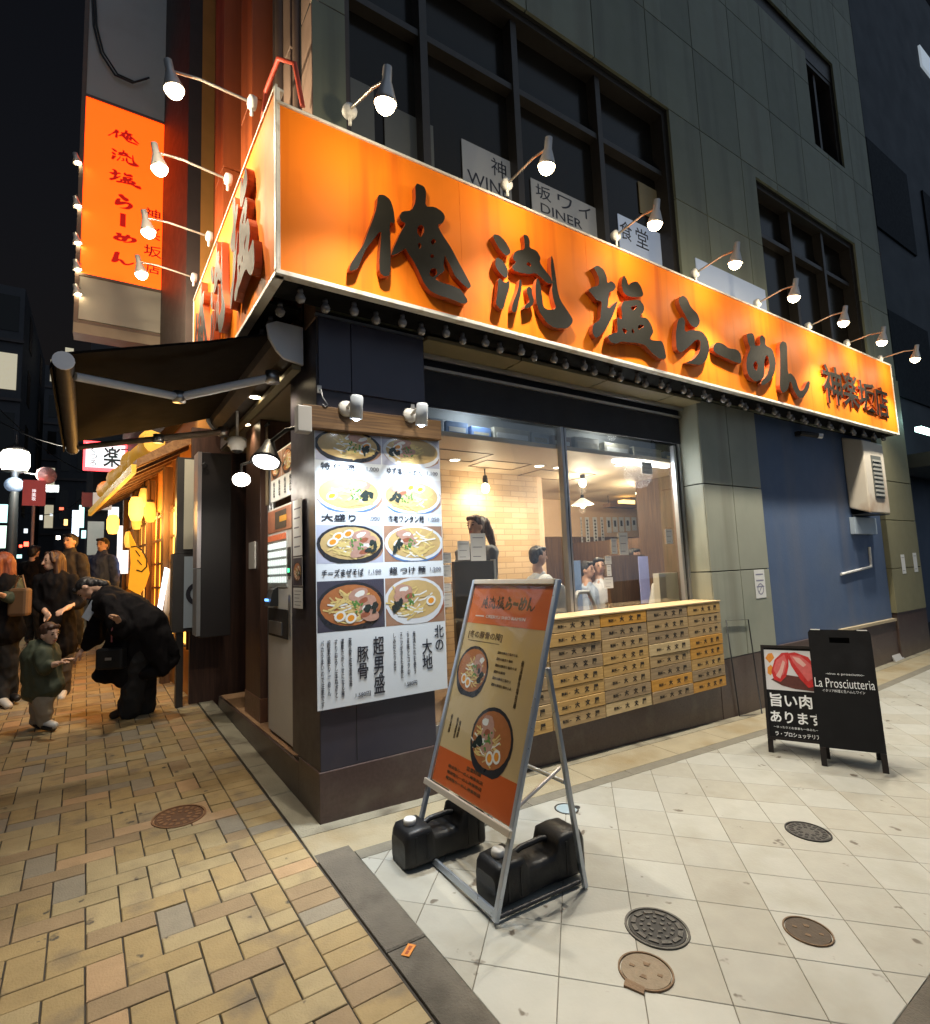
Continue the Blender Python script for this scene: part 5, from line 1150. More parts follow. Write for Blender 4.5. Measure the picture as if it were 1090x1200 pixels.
mb = MB(); mb.box(a0+.03, a1-.12, 1.03, 1.25, -.0515, -.045, 0, f); mb.build("tray_panel", m_black, TM)
mb = MB(); mb.box(a0+.08, a0+.42, 1.05, 1.15, -.0445, -.036, 0, f); mb.build("tray_flap", m_alu, TM); MB().box(a1-.10, a1-.06, 1.06, 1.36, -.0515, -.045, 0, f).build("coin_slot", m_alu, TM)
PA = thing("wall_poster", "ramen photo poster on the wall above the ticket machine", "poster", L(1.0, -.06, 2.12))
MB().box(-1.28, -.67, 2.12, 2.52, -.075, -.06, 0, f).build("sheet", m_acr2, PA)
fq = Fr(f(0, 0, -.059), f.u, f.v, f.n)
food(fq, -1.27, 2.30, -.98, 2.51, PA, 11, 1, 4, 21, .7); food(fq, -.97, 2.30, -.68, 2.51, PA, 11, 1, 4, 22, .7)
for a in (-1.2, -1.05, -.9, -.76): text("lettering", "俺流塩", fq, a, 2.15, .05, .13, m_ink, PA, vertical=True)
for (b0, b1, lab, sh) in ((1.64, 2.03, "pale notice on the street face of the corner pillar, upper of the pair", False), (1.28, 1.42, "small notice on the street face of the corner pillar, lower of the pair", True)):
    notice(Fr(NL*.0, -UL, EZ, NL), -.47, b0, -.27, b1, lab, c=.006, lines=5)
t = thing("small_poster", "small reddish food poster between the two pillar notices", "poster", L(.38, .005, 1.45)); MB().box(-.47, -.27, 1.43, 1.63, .006, .0075, 0, f).build("sheet", m_acr2, t)
fq2 = Fr(f(0, 0, .008), f.u, f.v, f.n); food(fq2, -.465, 1.435, -.275, 1.625, t, 14, 1, 4, 31, .8)
t = thing("hanging_cloth", "beige split cloth hanging over the shop entrance door", "curtain", L(1.9, -.10, 2.85))
for k in range(3):
    a = -2.25+k*.235; g = [[f(a+.225*i/8, 2.86-.72*j/8, -.11+.018*math.sin(i*1.3+k)*(j/8)) for i in range(9)] for j in range(9)]
    mb = MB(); mb.add([p for r in g for p in r], [(j*9+i, j*9+i+1, (j+1)*9+i+1, (j+1)*9+i) for j in range(8) for i in range(8)], 0, True); o = mb.build("cloth_panel", mat("beige_cloth", (0.42, 0.33, 0.22), .8, var=.1), t)
    sd = o.modifiers.new("thickness", 'SOLIDIFY'); sd.thickness = .004
MB().tube([L(1.50, -.105, 2.87), L(2.30, -.105, 2.87)], .012, 8).build("rod", m_black, t)
P = L(.50, .18, 2.33); t = thing("bell_lamp", "dark bell spotlight with a white lit rim beside the ticket machine posters", "spotlight", P)
ax = np.array([-.25, -.35, -1.0]); ax /= np.linalg.norm(ax)
MB().lathe(P-ax*.02, ax, [(0, -.13), (.035, -.125), (.045, -.08), (.10, .03), (.105, .05), (.095, .05), (.04, -.05), (0, -.06)], 20).build("shade", m_black, t)
MB().lathe(P+ax*.015, ax, [(0, 0), (.088, 0), (.085, .02), (0, .03)], 20).build("lens", mat("white_lens", (1, 1, 1), .4, var=0, emit=7, ecol=(1, .97, .9)), t)
MB().tube([P-ax*.14, L(.30, .10, 2.50), L(.25, .012, 2.52)], .014, 8).build("arm", m_black, t)
spot("bell_beam", P+ax*.06, P+ax+UL*.9-NL*.25, 22, (1, .95, .85), 140, .8, .05, t)
P = onL((283, 562), .2); P = L(P[0], .2, P[2]); t = thing("bare_lamp", "small glowing lamp hanging below the entrance soffit", "lamp", P)
MB().ell(P, (.07, .07, .055)).build("bulb", mat("glow_bulb", (1, .95, .85), .4, var=0, emit=9, ecol=(1, .92, .78)), t); MB().tube([P+EZ*.05, P+EZ*.12, L(1.17, .02, P[2]+.2)], .012, 8).build("bracket", m_black, t)
point("bulb_light", P-EZ*.08+NL*.05, 4, (1, .9, .75), .06, t)
P = onL((278, 521), .15); P = L(P[0], .15, P[2]); t = thing("dome_camera", "white dome camera hanging on a short pole above the entrance", "security camera", P)
MB().lathe(P, EZ, [(0, -.06), (.05, -.055), (.065, -.02), (.078, -.015), (.078, .05), (.05, .065), (0, .07)], 20).build("housing", m_white, t); MB().ell(P-EZ*.045, (.05, .05, .035)).build("dome", m_black, t); MB().tube([P+EZ*.06, P+EZ*.30], .012, 8).build("pole", m_white, t)
# projecting dark box signs beyond the entrance
t = thing("box_sign", "tall dark box sign with a narrow steel edge projecting past the entrance", "sign", L(2.62, .0, .95))
MB().box(-2.86, -2.62, .93, 2.80, -.02, .262, 0, f).build("case", mat("box_sign_dark", (0.022, 0.018, 0.018), .4, var=.2), t, bevel=.006)
MB().box(-2.86, -2.62, 1.62, 2.80, .2625, .30, 0, f).build("edge_face", mat("edge_steel", (0.55, 0.5, 0.5), .35, .6, var=.1), t); MB().box(-2.86, -2.62, .95, 1.61, .2625, .298, 0, f).build("lower_face", mat("grey_face", (0.30, 0.31, 0.33), .4, var=.2), t)
MB().lathe(L(2.60, .24, 2.66), UL, [(.02, 0), (.028, 0), (.028, .006), (.02, .006)], 14).build("hook_ring", m_black, t)
t = thing("light_box_sign", "pale two part box sign in a dark frame with a round black emblem", "sign", L(3.2, .25, .9))
fy = FR(3.25); xa, xb = onY((209, 640), 3.25)[0], onY((236, 640), 3.25)[0]
MB().box(xa-.02, xb+.25, 1.80, 2.86, -.20, -.003, 0, fy).build("upper_case", m_frame, t); MB().box(xa+.05, xb+.2, 1.84, 2.84, -.0025, .004, 0, fy).build("upper_face", mat("cream_face", (0.50, 0.46, 0.36), .5, var=.08), t)
MB().box(xa-.05, xb+.25, .95, 1.795, -.26, -.003, 0, fy).build("lower_case", m_frame, t); MB().box(xa+.06, xb+.2, .99, 1.76, -.0025, .004, 0, fy).build("lower_face", mat("blue_grey_face", (0.36, 0.42, 0.48), .5, var=.06), t)
mb = MB(); c = fy(xb-.02, 1.35, .0045); mb.loft([[fy(xb-.02+r*math.cos(a), 1.35+r*math.sin(a), z) for a in np.linspace(0, 6.283, 20, endpoint=False)] for r, z in ((.13, .0045), (.13, .006), (.085, .006), (.085, .0045))], 0, False, False); mb.build("emblem", m_ink, t)
MB().box(xa, xa+.07, -.0, .949, -.18, -.06, 0, fy).build("leg", m_frame, t)
# ================================================================== THE NEXT SHOP, glowing orange
NB = thing("neighbour_shop", "old wooden restaurant front glowing orange with paper screens beyond the ramen shop", "building", L(3.5, .2, 0))
# its front steps out and turns a little with the bend of the street
PH2 = PHI+math.radians(4.6); UN = np.array([-math.sin(PH2), math.cos(PH2), 0]); NN = np.array([-math.cos(PH2), -math.sin(PH2), 0]); ON = L(3.5, .22, 0)
def LN(s_, o, z): return ON+UN*s_+NN*o+np.array([0, 0, z])
fn = Fr(ON, -UN, EZ, NN)
m_owall = mat("orange_plaster", (0.60, 0.27, 0.06), .7, var=.25, scale=3)
MB().box(-4.9, 0, -.1, 12.0, -6.0, -.05, 0, fn).build("wall", m_owall, NB)
MB().box(-4.9, 0, 3.5, 12.0, -.049, .10, 0, fn).build("upper_wall", m_rib2, NB)
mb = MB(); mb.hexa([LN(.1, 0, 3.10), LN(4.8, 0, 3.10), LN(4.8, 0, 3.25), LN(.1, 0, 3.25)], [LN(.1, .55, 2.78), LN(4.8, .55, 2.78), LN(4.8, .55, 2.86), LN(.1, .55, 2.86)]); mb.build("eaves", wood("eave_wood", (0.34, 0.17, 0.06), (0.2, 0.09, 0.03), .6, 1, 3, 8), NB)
mb = MB(); mb.box(-4.8, -.1, 2.70, 2.80, .552, .60, 0, fn); mb.build("eave_board", mat("eave_lit_yellow", (0.70, 0.42, 0.05), .5, var=.1, emit=.35, ecol=(1, .55, .06)), NB)  # yellow lamp light put into the board's colour and glow
for k in range(10): a = .2+k*.48; MB().hexa([LN(a, 0, 3.05), LN(a+.07, 0, 3.05), LN(a+.07, 0, 3.095), LN(a, 0, 3.095)], [LN(a, .53, 2.73), LN(a+.07, .53, 2.73), LN(a+.07, .53, 2.775), LN(a, .53, 2.775)]).build("rafter", m_brown, NB)
m_shoji = mat("lit_paper", (.9, .6, .2), .6, var=.12, scale=4, emit=3.2, ecol=(1, .34, .03)); m_shoji2 = mat("lit_paper_pale", (.9, .7, .35), .6, var=.12, emit=3.6, ecol=(1, .46, .07))
for k in range(4):
    a, w = .12+k*1.18, .98
    o = MB().box(-a-w, -a, .75, 2.45, -.049, -.02, 0, fn).build("paper_screen", m_shoji if k % 2 else m_shoji2, NB)
    mb = MB()
    for i in range(4): mb.box(-a-w+i*w/3-.02, -a-w+i*w/3+.02, .72, 2.48, -.019, .02, 0, fn)
    for j in range(6): mb.box(-a-w+.021, -a-.021, .74+j*.33, .77+j*.33, -.0185, .015, 0, fn)
    mb.build("lattice", m_brown, o)
    MB().box(-a-w-.16, -a-w-.04, -.1, 3.0, -.02, .08, 0, fn).build("post", m_brown, NB)
    if k in (1, 3, 5, 7): MB().lathe(LN(a+w/2, .30, 2.5), EZ, [(0, -.17), (.06, -.16), (.09, -.08), (.09, .08), (.06, .16), (0, .17)], 14).build("eave_lamp", m_shoji2, NB)
point("screen_glow", LN(.9, .20, 2.3), 50, (1, .52, .14), .25, NB); point("screen_glow", LN(2.3, .20, 2.4), 50, (1, .52, .14), .25, NB)
m_lan = mat("lantern_paper", (.9, .6, .25), .6, var=.25, scale=12, emit=1.1, ecol=(1, .48, .07))
for i, (px, py, D_) in enumerate(((169, 583, 8.2), (160, 610, 8.8), (151, 632, 9.6), (158, 553, 9.0), (176, 600, 7.6))):
    P = atD((px, py), D_); t = thing("paper_lantern", "glowing paper lantern under the neighbour's eaves, %s in the row from the shop" % ORD[[1, 2, 4, 3, 0][i]], "lantern", P, "lanterns of the neighbouring restaurant")
    MB().lathe(P, EZ, [(0, -.15), (.05, -.14), (.07, -.06), (.072, .03), (.05, .13), (0, .14)], 16).build("lantern_body", m_lan, t); MB().lathe(P+EZ*.14, EZ, [(.0, 0), (.045, 0), (.045, .03), (.006, .035), (.006, .3), (0, .3)], 12).build("cap", m_black, t)
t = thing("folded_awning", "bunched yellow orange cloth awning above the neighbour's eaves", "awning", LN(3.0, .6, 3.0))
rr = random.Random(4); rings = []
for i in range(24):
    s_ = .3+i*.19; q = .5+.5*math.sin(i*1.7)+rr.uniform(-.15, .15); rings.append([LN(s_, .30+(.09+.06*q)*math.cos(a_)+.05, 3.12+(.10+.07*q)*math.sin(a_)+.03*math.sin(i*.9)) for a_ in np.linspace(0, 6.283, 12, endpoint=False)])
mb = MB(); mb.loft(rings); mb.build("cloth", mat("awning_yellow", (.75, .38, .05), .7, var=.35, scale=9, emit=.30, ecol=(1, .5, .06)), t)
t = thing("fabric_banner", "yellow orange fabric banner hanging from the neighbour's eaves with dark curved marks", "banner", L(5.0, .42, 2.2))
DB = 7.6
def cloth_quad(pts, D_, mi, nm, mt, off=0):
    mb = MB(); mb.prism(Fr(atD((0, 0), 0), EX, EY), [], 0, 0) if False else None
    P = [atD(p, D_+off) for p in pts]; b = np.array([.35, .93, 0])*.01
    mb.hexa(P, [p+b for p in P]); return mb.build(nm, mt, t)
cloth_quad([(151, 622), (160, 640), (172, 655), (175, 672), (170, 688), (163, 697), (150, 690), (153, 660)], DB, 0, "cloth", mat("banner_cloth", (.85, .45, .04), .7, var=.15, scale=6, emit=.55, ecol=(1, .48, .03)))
mk = MB(); pts = [atD(p, DB-.012) for p in ((154, 641), (160, 640), (167, 645), (172, 655), (172, 664), (166, 670), (160, 668))]; mk.tube(pts, .010, 6)
mk.build("marking", m_ink, t); MB().tube([atD(p, DB-.012) for p in ((159, 645), (164, 652))], .007, 6).build("marking", m_ink, t); MB().tube([atD(p, DB-.012) for p in ((161, 656), (166, 662))], .007, 6).build("marking", m_ink, t)
t = thing("sign_board", "slim sign board with a bright white edge leaning in the neighbour's doorway", "sign", onG((196, 735)))
P = [atD(p, 6.9) for p in ((193, 665), (197, 667), (188, 718), (184, 715))]; MB().hexa(P, [p+np.array([.02, .05, 0]) for p in P]).build("lit_edge", mat("tube_white", (1, 1, 1), .4, var=0, emit=4, ecol=(.9, .95, 1)), t)
P = [atD(p, 6.95) for p in ((197, 667), (207, 664), (200, 735), (190, 735))]; MB().hexa(P, [p+np.array([.03, .07, 0]) for p in P]).build("panel", mat("board_grey", (.3, .26, .2), .5, var=.2), t)

# ================================================================== STREET BEYOND
def far_building(px0, px1, D0, depth, height, label, col, floors=6, lit=.32, seed=1, side=1):
    """a plain city block: front towards the street, windows and floor bands"""
    r = random.Random(seed); a = atD((px0, 684), D0); b = atD((px1, 684), D0)
    x0, x1 = sorted((a[0], b[0])); y0 = (a[1]+b[1])/2
    t = thing("office_building", label, "building", (x0, y0, G(x0, y0)-.5)); g = G(x0, y0)
    MB().box(x0, x1, y0, y0+depth, g-1, height).build("wall", mat("block_wall_%d" % (seed % 3), col, .7, var=.2, scale=1.5), t)
    mb = MB(); n = max(2, int((x1-x0)/1.6)); fh = 3.1
    for fl_ in range(1, int((height-2)/fh)+1):
        MB().box(x0-.05, x1+.05, y0-.12, y0-.001, g+fl_*fh+.1, g+fl_*fh+.25).build("floor_band", m_rib2, t)
        for k in range(n):
            w = (x1-x0)/n; xa = x0+k*w+.2; on = r.random() < lit
            MB().box(xa, xa+w-.4, y0-.03, y0-.001, g+fl_*fh+.7, g+fl_*fh+2.6).build("window", mat("far_window_lit", (.6, .6, .5), .4, var=.2, emit=.45, ecol=(1, .88, .6)) if on else m_dark, t)
            ys = y0+depth*(k+.5)/n; MB().box(x1+.001, x1+.03, ys-.6, ys+.6, g+fl_*fh+.7, g+fl_*fh+2.6).build("window", m_dark, t)
    return t
far_building(-90, 10, 26, 12, 17, "dark office block on the far left behind the street lamp", (0.05, .05, .055), seed=3)
far_building(28, 62, 44, 14, 20, "dark narrow block far down the street behind the red banner", (0.045, .045, .05), seed=4)
far_building(62, 100, 34, 16, 15, "dark block at the bend of the street behind the round mirror", (0.04, .04, .045), seed=5)
far_building(98, 160, 20, 8, 11, "dim shop building beyond the orange restaurant on the right of the street", (0.075, .07, .065), seed=6)
def sign_at(q0, q1, D_, name, label, face_mat, th=.12, frame=None, post=None, cat="sign", fm=None):
    """an upright box sign facing down the street towards the plaza"""
    a, b = atD(q0, D_), atD(q1, D_); y = (a[1]+b[1])/2; a = onY(q0, y); b = onY(q1, y)
    x0, x1, z1, z0 = a[0], b[0], a[2], b[2]; t = thing(name, label, cat, (x0, y, z0)); f = FR(y)
    MB().box(x0, x1, z0, z1, -th, 0, 0, f).build("panel", face_mat, t)
    if frame:
        w = frame; mb = MB()
        for r in ((x0-w, x0-.001, z0-w, z1+w), (x1+.001, x1+w, z0-w, z1+w), (x0, x1, z0-w, z0-.001), (x0, x1, z1+.001, z1+w)): mb.box(*r, -th-.02, .03, 0, f)
        mb.build("frame", fm or m_frame, t)
    return t, f, x0, x1, z0, z1
m_lit_w = mat("lit_white", (.9, .95, 1), .4, var=.05, emit=1.25, ecol=(.86, .95, 1)); m_lit_c = mat("lit_cyan", (.5, .9, .9), .4, var=.1, emit=1.8, ecol=(.55, 1, .95)); m_neon = mat("neon_red", (1, .1, .1), .4, var=0, emit=5, ecol=(1, .05, .06))
t, f, x0, x1, z0, z1 = sign_at((101, 519), (146, 550), 9.5, "neon_sign", "white lit sign with a red neon frame and one large dark character", m_lit_w, frame=.035, fm=m_neon)
text("lettering", "楽", f, x0+(x1-x0)*.44, z0+(z1-z0)*.06, (x1-x0)*.46, (z1-z0)*.86, mat("teal_ink", (.02, .08, .12), .5, var=0), t, bold=.015, c=.004)
text("lettering", "くつろ", f, x0+(x1-x0)*.10, z0+(z1-z0)*.08, (x1-x0)*.18, (z1-z0)*.78, mat("teal_ink", (.02, .08, .12)), t, c=.004, vertical=True)
t, f, x0, x1, z0, z1 = sign_at((109, 577), (131, 597), 10.5, "shop_sign", "pale square shop sign with a dark symbol over the pavement", mat("dim_white_sign", (.55, .55, .5), .5, var=.05, emit=.35, ecol=(1, .95, .8)))
text("lettering", "C", f, x0+(x1-x0)*.4, z0+(z1-z0)*.45, (x1-x0)*.25, (z1-z0)*.4, m_ink, t, bold=.02, c=.004); MB().box(x0+(x1-x0)*.15, x1-(x1-x0)*.15, z0+(z1-z0)*.14, z0+(z1-z0)*.30, .002, .006, 0, f).build("lettering_bar", m_ink, t)
sign_at((96, 577), (108, 594), 11.2, "dark_red_sign", "dull dark red board behind the pale square shop sign", mat("dull_red", (.16, .03, .025), .5, var=.1))
sign_at((121, 572), (139, 582), 12.5, "lit_sign", "small bright white lit sign above the pale square sign", m_lit_w)
sign_at((127, 594), (139, 608), 12, "lit_sign", "bright white lit panel under the neon sign", m_lit_w)
sign_at((85, 598), (92, 628), 13, "column_sign", "tall narrow bright blue white column sign, left of two", mat("lit_blue_white", (.7, .85, 1), .4, var=.1, emit=3, ecol=(.65, .8, 1)))
sign_at((93, 592), (98, 618), 14, "column_sign", "narrow cyan lit column sign, right of two", m_lit_c)
sign_at((138, 616), (143, 668), 9.8, "edge_light", "thin vertical white lit edge beside the neighbour's front", m_lit_w)
sign_at((142, 645), (150, 672), 9.0, "menu_sign", "white lit menu sheet with dark rows at the neighbour's front", m_lit_w)
sign_at((103, 611), (121, 650), 12, "striped_board", "pale grey board with dark diagonal dashes beyond the pedestrians", mat("pale_board", (.35, .38, .36), .5, var=.1, emit=.10, ecol=(.8, 1, .95)))
sign_at((0, 591), (8, 612), 15, "lit_sign_box", "cyan white lit sign at the far left edge, upper of two", m_lit_c); sign_at((0, 616), (9, 642), 15, "lit_sign_box", "green white lit sign at the far left edge, lower of two", mat("lit_green", (.7, 1, .8), .4, var=.3, scale=6, emit=1.8, ecol=(.7, 1, .8)))
t, f, x0, x1, z0, z1 = sign_at((27, 562), (53, 593), 10.2, "street_banner", "red vertical street banner hanging beside the lamp post", mat("banner_red", (.42, .06, .06), .6, var=.15, emit=.10, ecol=(1, .2, .2)), th=.01)
text("lettering", "神楽坂", f, x0+(x1-x0)*.40, z0+(z1-z0)*.2, (x1-x0)*.18, (z1-z0)*.45, m_lit_w, t, c=.004, vertical=True)
MB().tube([((x0+x1)/2, -0+onY((38, 593), f.o[1])[1], z0), ((x0+x1)/2, f.o[1], G(x0, f.o[1]))], .025, 8).build("pole", mat("pole_pink", (.3, .2, .2), .5), t)
sign_at((51, 568), (69, 577), 11, "name_plate", "small pale blue street name plate beside the round mirror", mat("plate_blue", (.35, .45, .5), .5, var=.1, emit=.15, ecol=(.7, .9, 1)), th=.02)
P = atD((55, 557), 10.6); t = thing("round_mirror", "round pinkish traffic mirror near the street lamp", "mirror", P); MB().lathe(P, (.3, -1, 0), [(0, .02), (.15, .01), (.17, -.02), (.1, -.08), (0, -.1)], 20).build("mirror_face", mat("mirror_pink", (.55, .36, .38), .25, .3, var=.3, scale=8), t); MB().tube([P+(0, .08, 0), atD((28, 554), 10.6)], .015, 6).build("arm", m_alu, t)
# street lamp
Dl = 10.8; P = atD((18, 540), Dl); gz = G(P[0], P[1]); t = thing("street_lamp", "old style street lamp with a bright clustered lantern head on the left", "street lamp", (P[0], P[1], gz))
m_lit_l = mat("lantern_glass", (1, .95, .8), .4, var=0, emit=9, ecol=(1, .93, .74))
for k in range(6):
    a = k*math.pi/3; c = P+np.array([.145*math.cos(a), .145*math.sin(a), 0]); MB().lathe(c, EZ, [(0, -.20), (.05, -.19), (.085, -.12), (.085, .14), (.05, .2), (0, .21)], 12).build("lantern_pane", m_lit_l, t)
MB().lathe(P, EZ, [(0, -.34), (.05, -.33), (.07, -.24), (.2, -.215), (.2, -.205), (0, -.205)], 16).build("lantern_cup", m_alu, t); MB().lathe(P, EZ, [(0, .215), (.2, .215), (.12, .28), (.03, .33), (.015, .5), (0, .55)], 16).build("finial", m_black, t)
MB().tube([(P[0], P[1], gz), (P[0], P[1], gz+.6), (P[0], P[1], P[2]-.62)], (.13, .10, .075), 14).build("pole", mat("pole_dark", (.045, .055, .06), .45, .2, var=.2), t)
MB().ell(P-EZ*.48, (.16, .16, .15)).build("globe_ornament", mat("ornament_blue", (.25, .35, .5), .3, .3, var=.4, scale=20, emit=.25, ecol=(.5, .7, 1)), t)
point("lantern_light", P-EZ*.0+np.array([.3, -.5, -.3]), 160, (1, .93, .78), .25, t)
sign_at((28, 635), (33, 640), 16, "tail_light", "small red glowing car tail light down the street", mat("tail_red", (1, .1, .05), .4, var=0, emit=9, ecol=(1, .06, .03)), cat="light")
sign_at((66, 628), (70, 632), 22, "head_lamp", "distant warm white car headlight down the street", mat("head_warm", (1, .95, .8), .4, var=0, emit=16, ecol=(1, .9, .7)), cat="light")
for i, (qa, qb, da, db) in enumerate((((-40, 470), (215, 520), 12, 9), ((-40, 440), (120, 560), 14, 24), ((20, 600), (110, 570), 16, 22))):
    A, B = atD(qa, da), atD(qb, db); t = thing("overhead_wire", "thin dark wire sagging over the street, %s of three" % ("lowest left", "highest", "farthest")[i], "wire", A)
    MB().tube([A+(B-A)*k/10-EZ*(.5*math.sin(math.pi*k/10)) for k in range(11)], .014, 5).build("wire", m_black, t)
for i, (px, py, w, h, D_, mt, nm) in enumerate(((30, 622, 4, 5, 20, m_lit_w, "white"), (22, 652, 6, 4, 18, m_lit_c, "cyan"), (48, 606, 3, 6, 24, m_lit_w, "tall white"), (60, 603, 3, 3, 26, m_lit_w, "tiny white"), (77, 612, 4, 7, 24, mat("lit_amber", (1, .6, .2), .4, var=0, emit=2.5, ecol=(1, .6, .2)), "amber"), (72, 596, 5, 3, 28, mat("lit_red", (1, .2, .1), .4, var=0, emit=2.2, ecol=(1, .16, .08)), "red"), (10, 655, 9, 14, 16, mat("lit_green", (.7, 1, .8)), "pale green"), (98, 626, 5, 9, 17, m_lit_c, "small cyan"), (133, 618, 5, 12, 13, m_lit_w, "upright white"), (24, 640, 3, 3, 22, mat("tail_red", (1, .1, .05)), "small red"))):
    sign_at((px-w/2, py-h/2), (px+w/2, py+h/2), D_, "distant_sign", "%s glowing shop sign far down the street" % nm, mt)
# right-hand neighbour
t = thing("dark_building", "tall dark blue building past the end of the orange sign", "building", (11.2, -.4, -.3))
MB().box(11.4, 26, 1.0, 14, -.6, 3.1).build("lower_wall", mat("navy_wall", (0.07, .10, .15), .6, var=.2, scale=1.2), t); MB().box(11.0, 26, .6, 14, 3.102, 17).build("upper_wall", mat("navy_upper", (0.022, .030, .042), .7, var=.3, scale=.8), t)
MB().box(11.0, 26, -.2, .598, 3.0, 3.25).build("canopy", mat("canopy_dark", (0.05, .06, .06), .5), t)
for k in range(4): MB().box(12.0+k*3.2, 14.2+k*3.2, .56, .598, 4.6, 6.4).build("window", mat("navy_window", (.012, .016, .022), .7, var=.2, spec=.1), t)
for k in range(3): MB().box(12.0+k*3.2, 14.2+k*3.2, .56, .598, 8.2, 10.2).build("window", mat("navy_window", (.012, .016, .022)), t)
a, b = onY((1078, 52), .55), onY((1100, 100), .55); MB().box(a[0], b[0], .55, .598, b[2], a[2]).build("window", mat("far_pale_window", (.5, .55, .6), .4, var=.2, emit=.35, ecol=(.75, .88, 1)), t)
P = onY((1081, 504), .0); MB().box(P[0]-.2, P[0]+.5, -.05, .05, P[2]-.04, P[2]+.04).build("canopy_lamp", mat("teal_lamp", (.6, 1, .9), .4, var=0, emit=6, ecol=(.6, 1, .92)), t)
point("canopy_glow", P+np.array([0, -.25, .25]), 14, (.55, 1, .88), .1, t)

# ================================================================== PEOPLE
SKIN = mat("skin", (0.50, 0.30, 0.21), .5, var=.08, scale=20); SKIN2 = mat("skin_pale", (0.58, 0.37, 0.27), .5, var=.06, scale=20)
def hand_shapes(w, d, n, s=1.0, curl=.5, side=1):
    """palm and five unequal fingers from the wrist w along d, palm normal n"""
    d = d/np.linalg.norm(d); n = n-d*(n@d); n /= np.linalg.norm(n); b = np.cross(d, n)*side
    out = [('e', w+d*.045*s, (.040*s, .018*s, .050*s), (b, n, d)), ('c', w-d*.03*s, .024*s, w+d*.02*s, .026*s)]
    for k, (off, ln) in enumerate(((-.030, .062), (-.010, .074), (.010, .070), (.029, .055))):
        a = w+d*.085*s+b*off*s; m1 = a+d*ln*.5*s*math.cos(curl*.5)+n*ln*.5*s*math.sin(curl*.5); e = m1+d*ln*.5*s*math.cos(curl*1.3)+n*ln*.5*s*math.sin(curl*1.3)
        out += [('c', a, .0095*s, m1, .0088*s), ('c', m1, .0088*s, e, .0075*s)]
    a = w+d*.03*s-b*.034*s; m1 = a+d*.03*s-b*.022*s+n*.008*s; out += [('c', a, .013*s, m1, .0105*s), ('c', m1, .0105*s, m1+d*.03*s-b*.004*s+n*.008*s, .009*s)]
    return out
def head_parts(c, up, fd, s=1.0):
    up = up/np.linalg.norm(up); fd = fd-up*(fd@up); fd /= np.linalg.norm(fd); sd = np.cross(up, fd); ax = (sd, fd, up)
    sh = [('e', c+up*.015*s, (.074*s, .092*s, .100*s), ax), ('e', c+fd*.028*s-up*.05*s, (.052*s, .055*s, .062*s), ax), ('c', c+fd*.090*s+up*.005*s, .011*s, c+fd*.104*s-up*.026*s, .014*s),
          ('e', c+sd*.074*s-up*.01*s, (.012*s, .022*s, .032*s), ax), ('e', c-sd*.074*s-up*.01*s, (.012*s, .022*s, .032*s), ax), ('c', c-up*.06*s-fd*.015*s, .05*s, c-up*.15*s-fd*.03*s, .052*s)]
    return sh, ax
m_eye = mat("eye_dark", (.02, .015, .012), .25, var=0); m_lip = mat("lips", (.36, .12, .10), .45, var=0)
def face(t, body, c, ax, s=1.0):
    sd, fd, up = ax
    for k in (-1, 1):
        MB().ell(c+fd*.083*s+up*.012*s+sd*k*.031*s, (.014*s, .008*s, .007*s), ax, 10, 6).build("eye", m_eye, t); MB().ell(c+fd*.084*s+up*.034*s+sd*k*.032*s, (.020*s, .006*s, .004*s), ax, 10, 6).build("eyebrow", m_eye, t)
    MB().ell(c+fd*.083*s-up*.058*s, (.022*s, .006*s, .006*s), ax, 10, 6).build("mouth", m_lip, t)
def person(label, D_, joints, up, fd, s, clothes, skin=SKIN, voxel=.011, hands=(), group=None, hair=None, hairmat=None, extra=None, base=None):
    """joints: name -> (px, py, depth offset); clothes: (part name, material, list of (joint a, ra, joint b, rb))"""
    J = {k: atD(v[:2], D_+(v[2] if len(v) > 2 else 0)) for k, v in joints.items()}
    t = thing("person", label, "person", base if base is not None else (J["hip"][0], J["hip"][1], G(J["hip"][0], J["hip"][1])), group)
    hs, ax = head_parts(J["head"], np.array(up, float), np.array(fd, float), s)
    sh = list(hs)
    def c(a, ra, b, rb): sh.append(('c', J[a], ra*s, J[b], rb*s))
    c("neck", .055, "chest", .13); c("chest", .13, "hip", .13)
    for k in "lr":
        if "sh"+k in J: c("chest", .09, "sh"+k, .06); c("sh"+k, .052, "el"+k, .042); c("el"+k, .040, "ha"+k, .028)
        if "kn"+k in J: c("hip", .11, "kn"+k, .062); c("kn"+k, .055, "an"+k, .038); sh.append(('c', J["an"+k], .038*s, J["to"+k], .03*s))
    for k, n, curl, sgn in hands:
        d = J["ha"+k]-J["el"+k]; sh += hand_shapes(J["ha"+k], d, np.array(n, float), s, curl, sgn)
    body = blob("body", sh, skin, t, voxel, 2)
    face(t, body, J["head"], ax, s)
    for nm, mt, segs in clothes:
        blob(nm, [('c', J[a], ra*s, J[b], rb*s) for a, ra, b, rb in segs], mt, t, max(voxel, .012), 4, fold=0 if nm == 'shoe' else .016, fs=(10, 10, 6))
    if hair: blob("hair", hair(J["head"], ax, s), hairmat, t, .008, 2, fold=.006, fs=(45, 45, 7))
    if extra: extra(t, J, ax)
    return t, J, ax
m_coat = mat("black_coat", (0.009, 0.008, 0.009), .85, spec=.1, var=.3, scale=8, bump=.3, bscale=30); m_trou = mat("black_trousers", (0.010, 0.010, 0.011), .85, var=.2)
m_olive = mat("olive_jacket", (0.045, 0.055, 0.032), .75, var=.25, scale=10, bump=.3, bscale=25); m_beige = mat("beige_trousers", (0.30, 0.25, 0.18), .85, var=.15, scale=15)
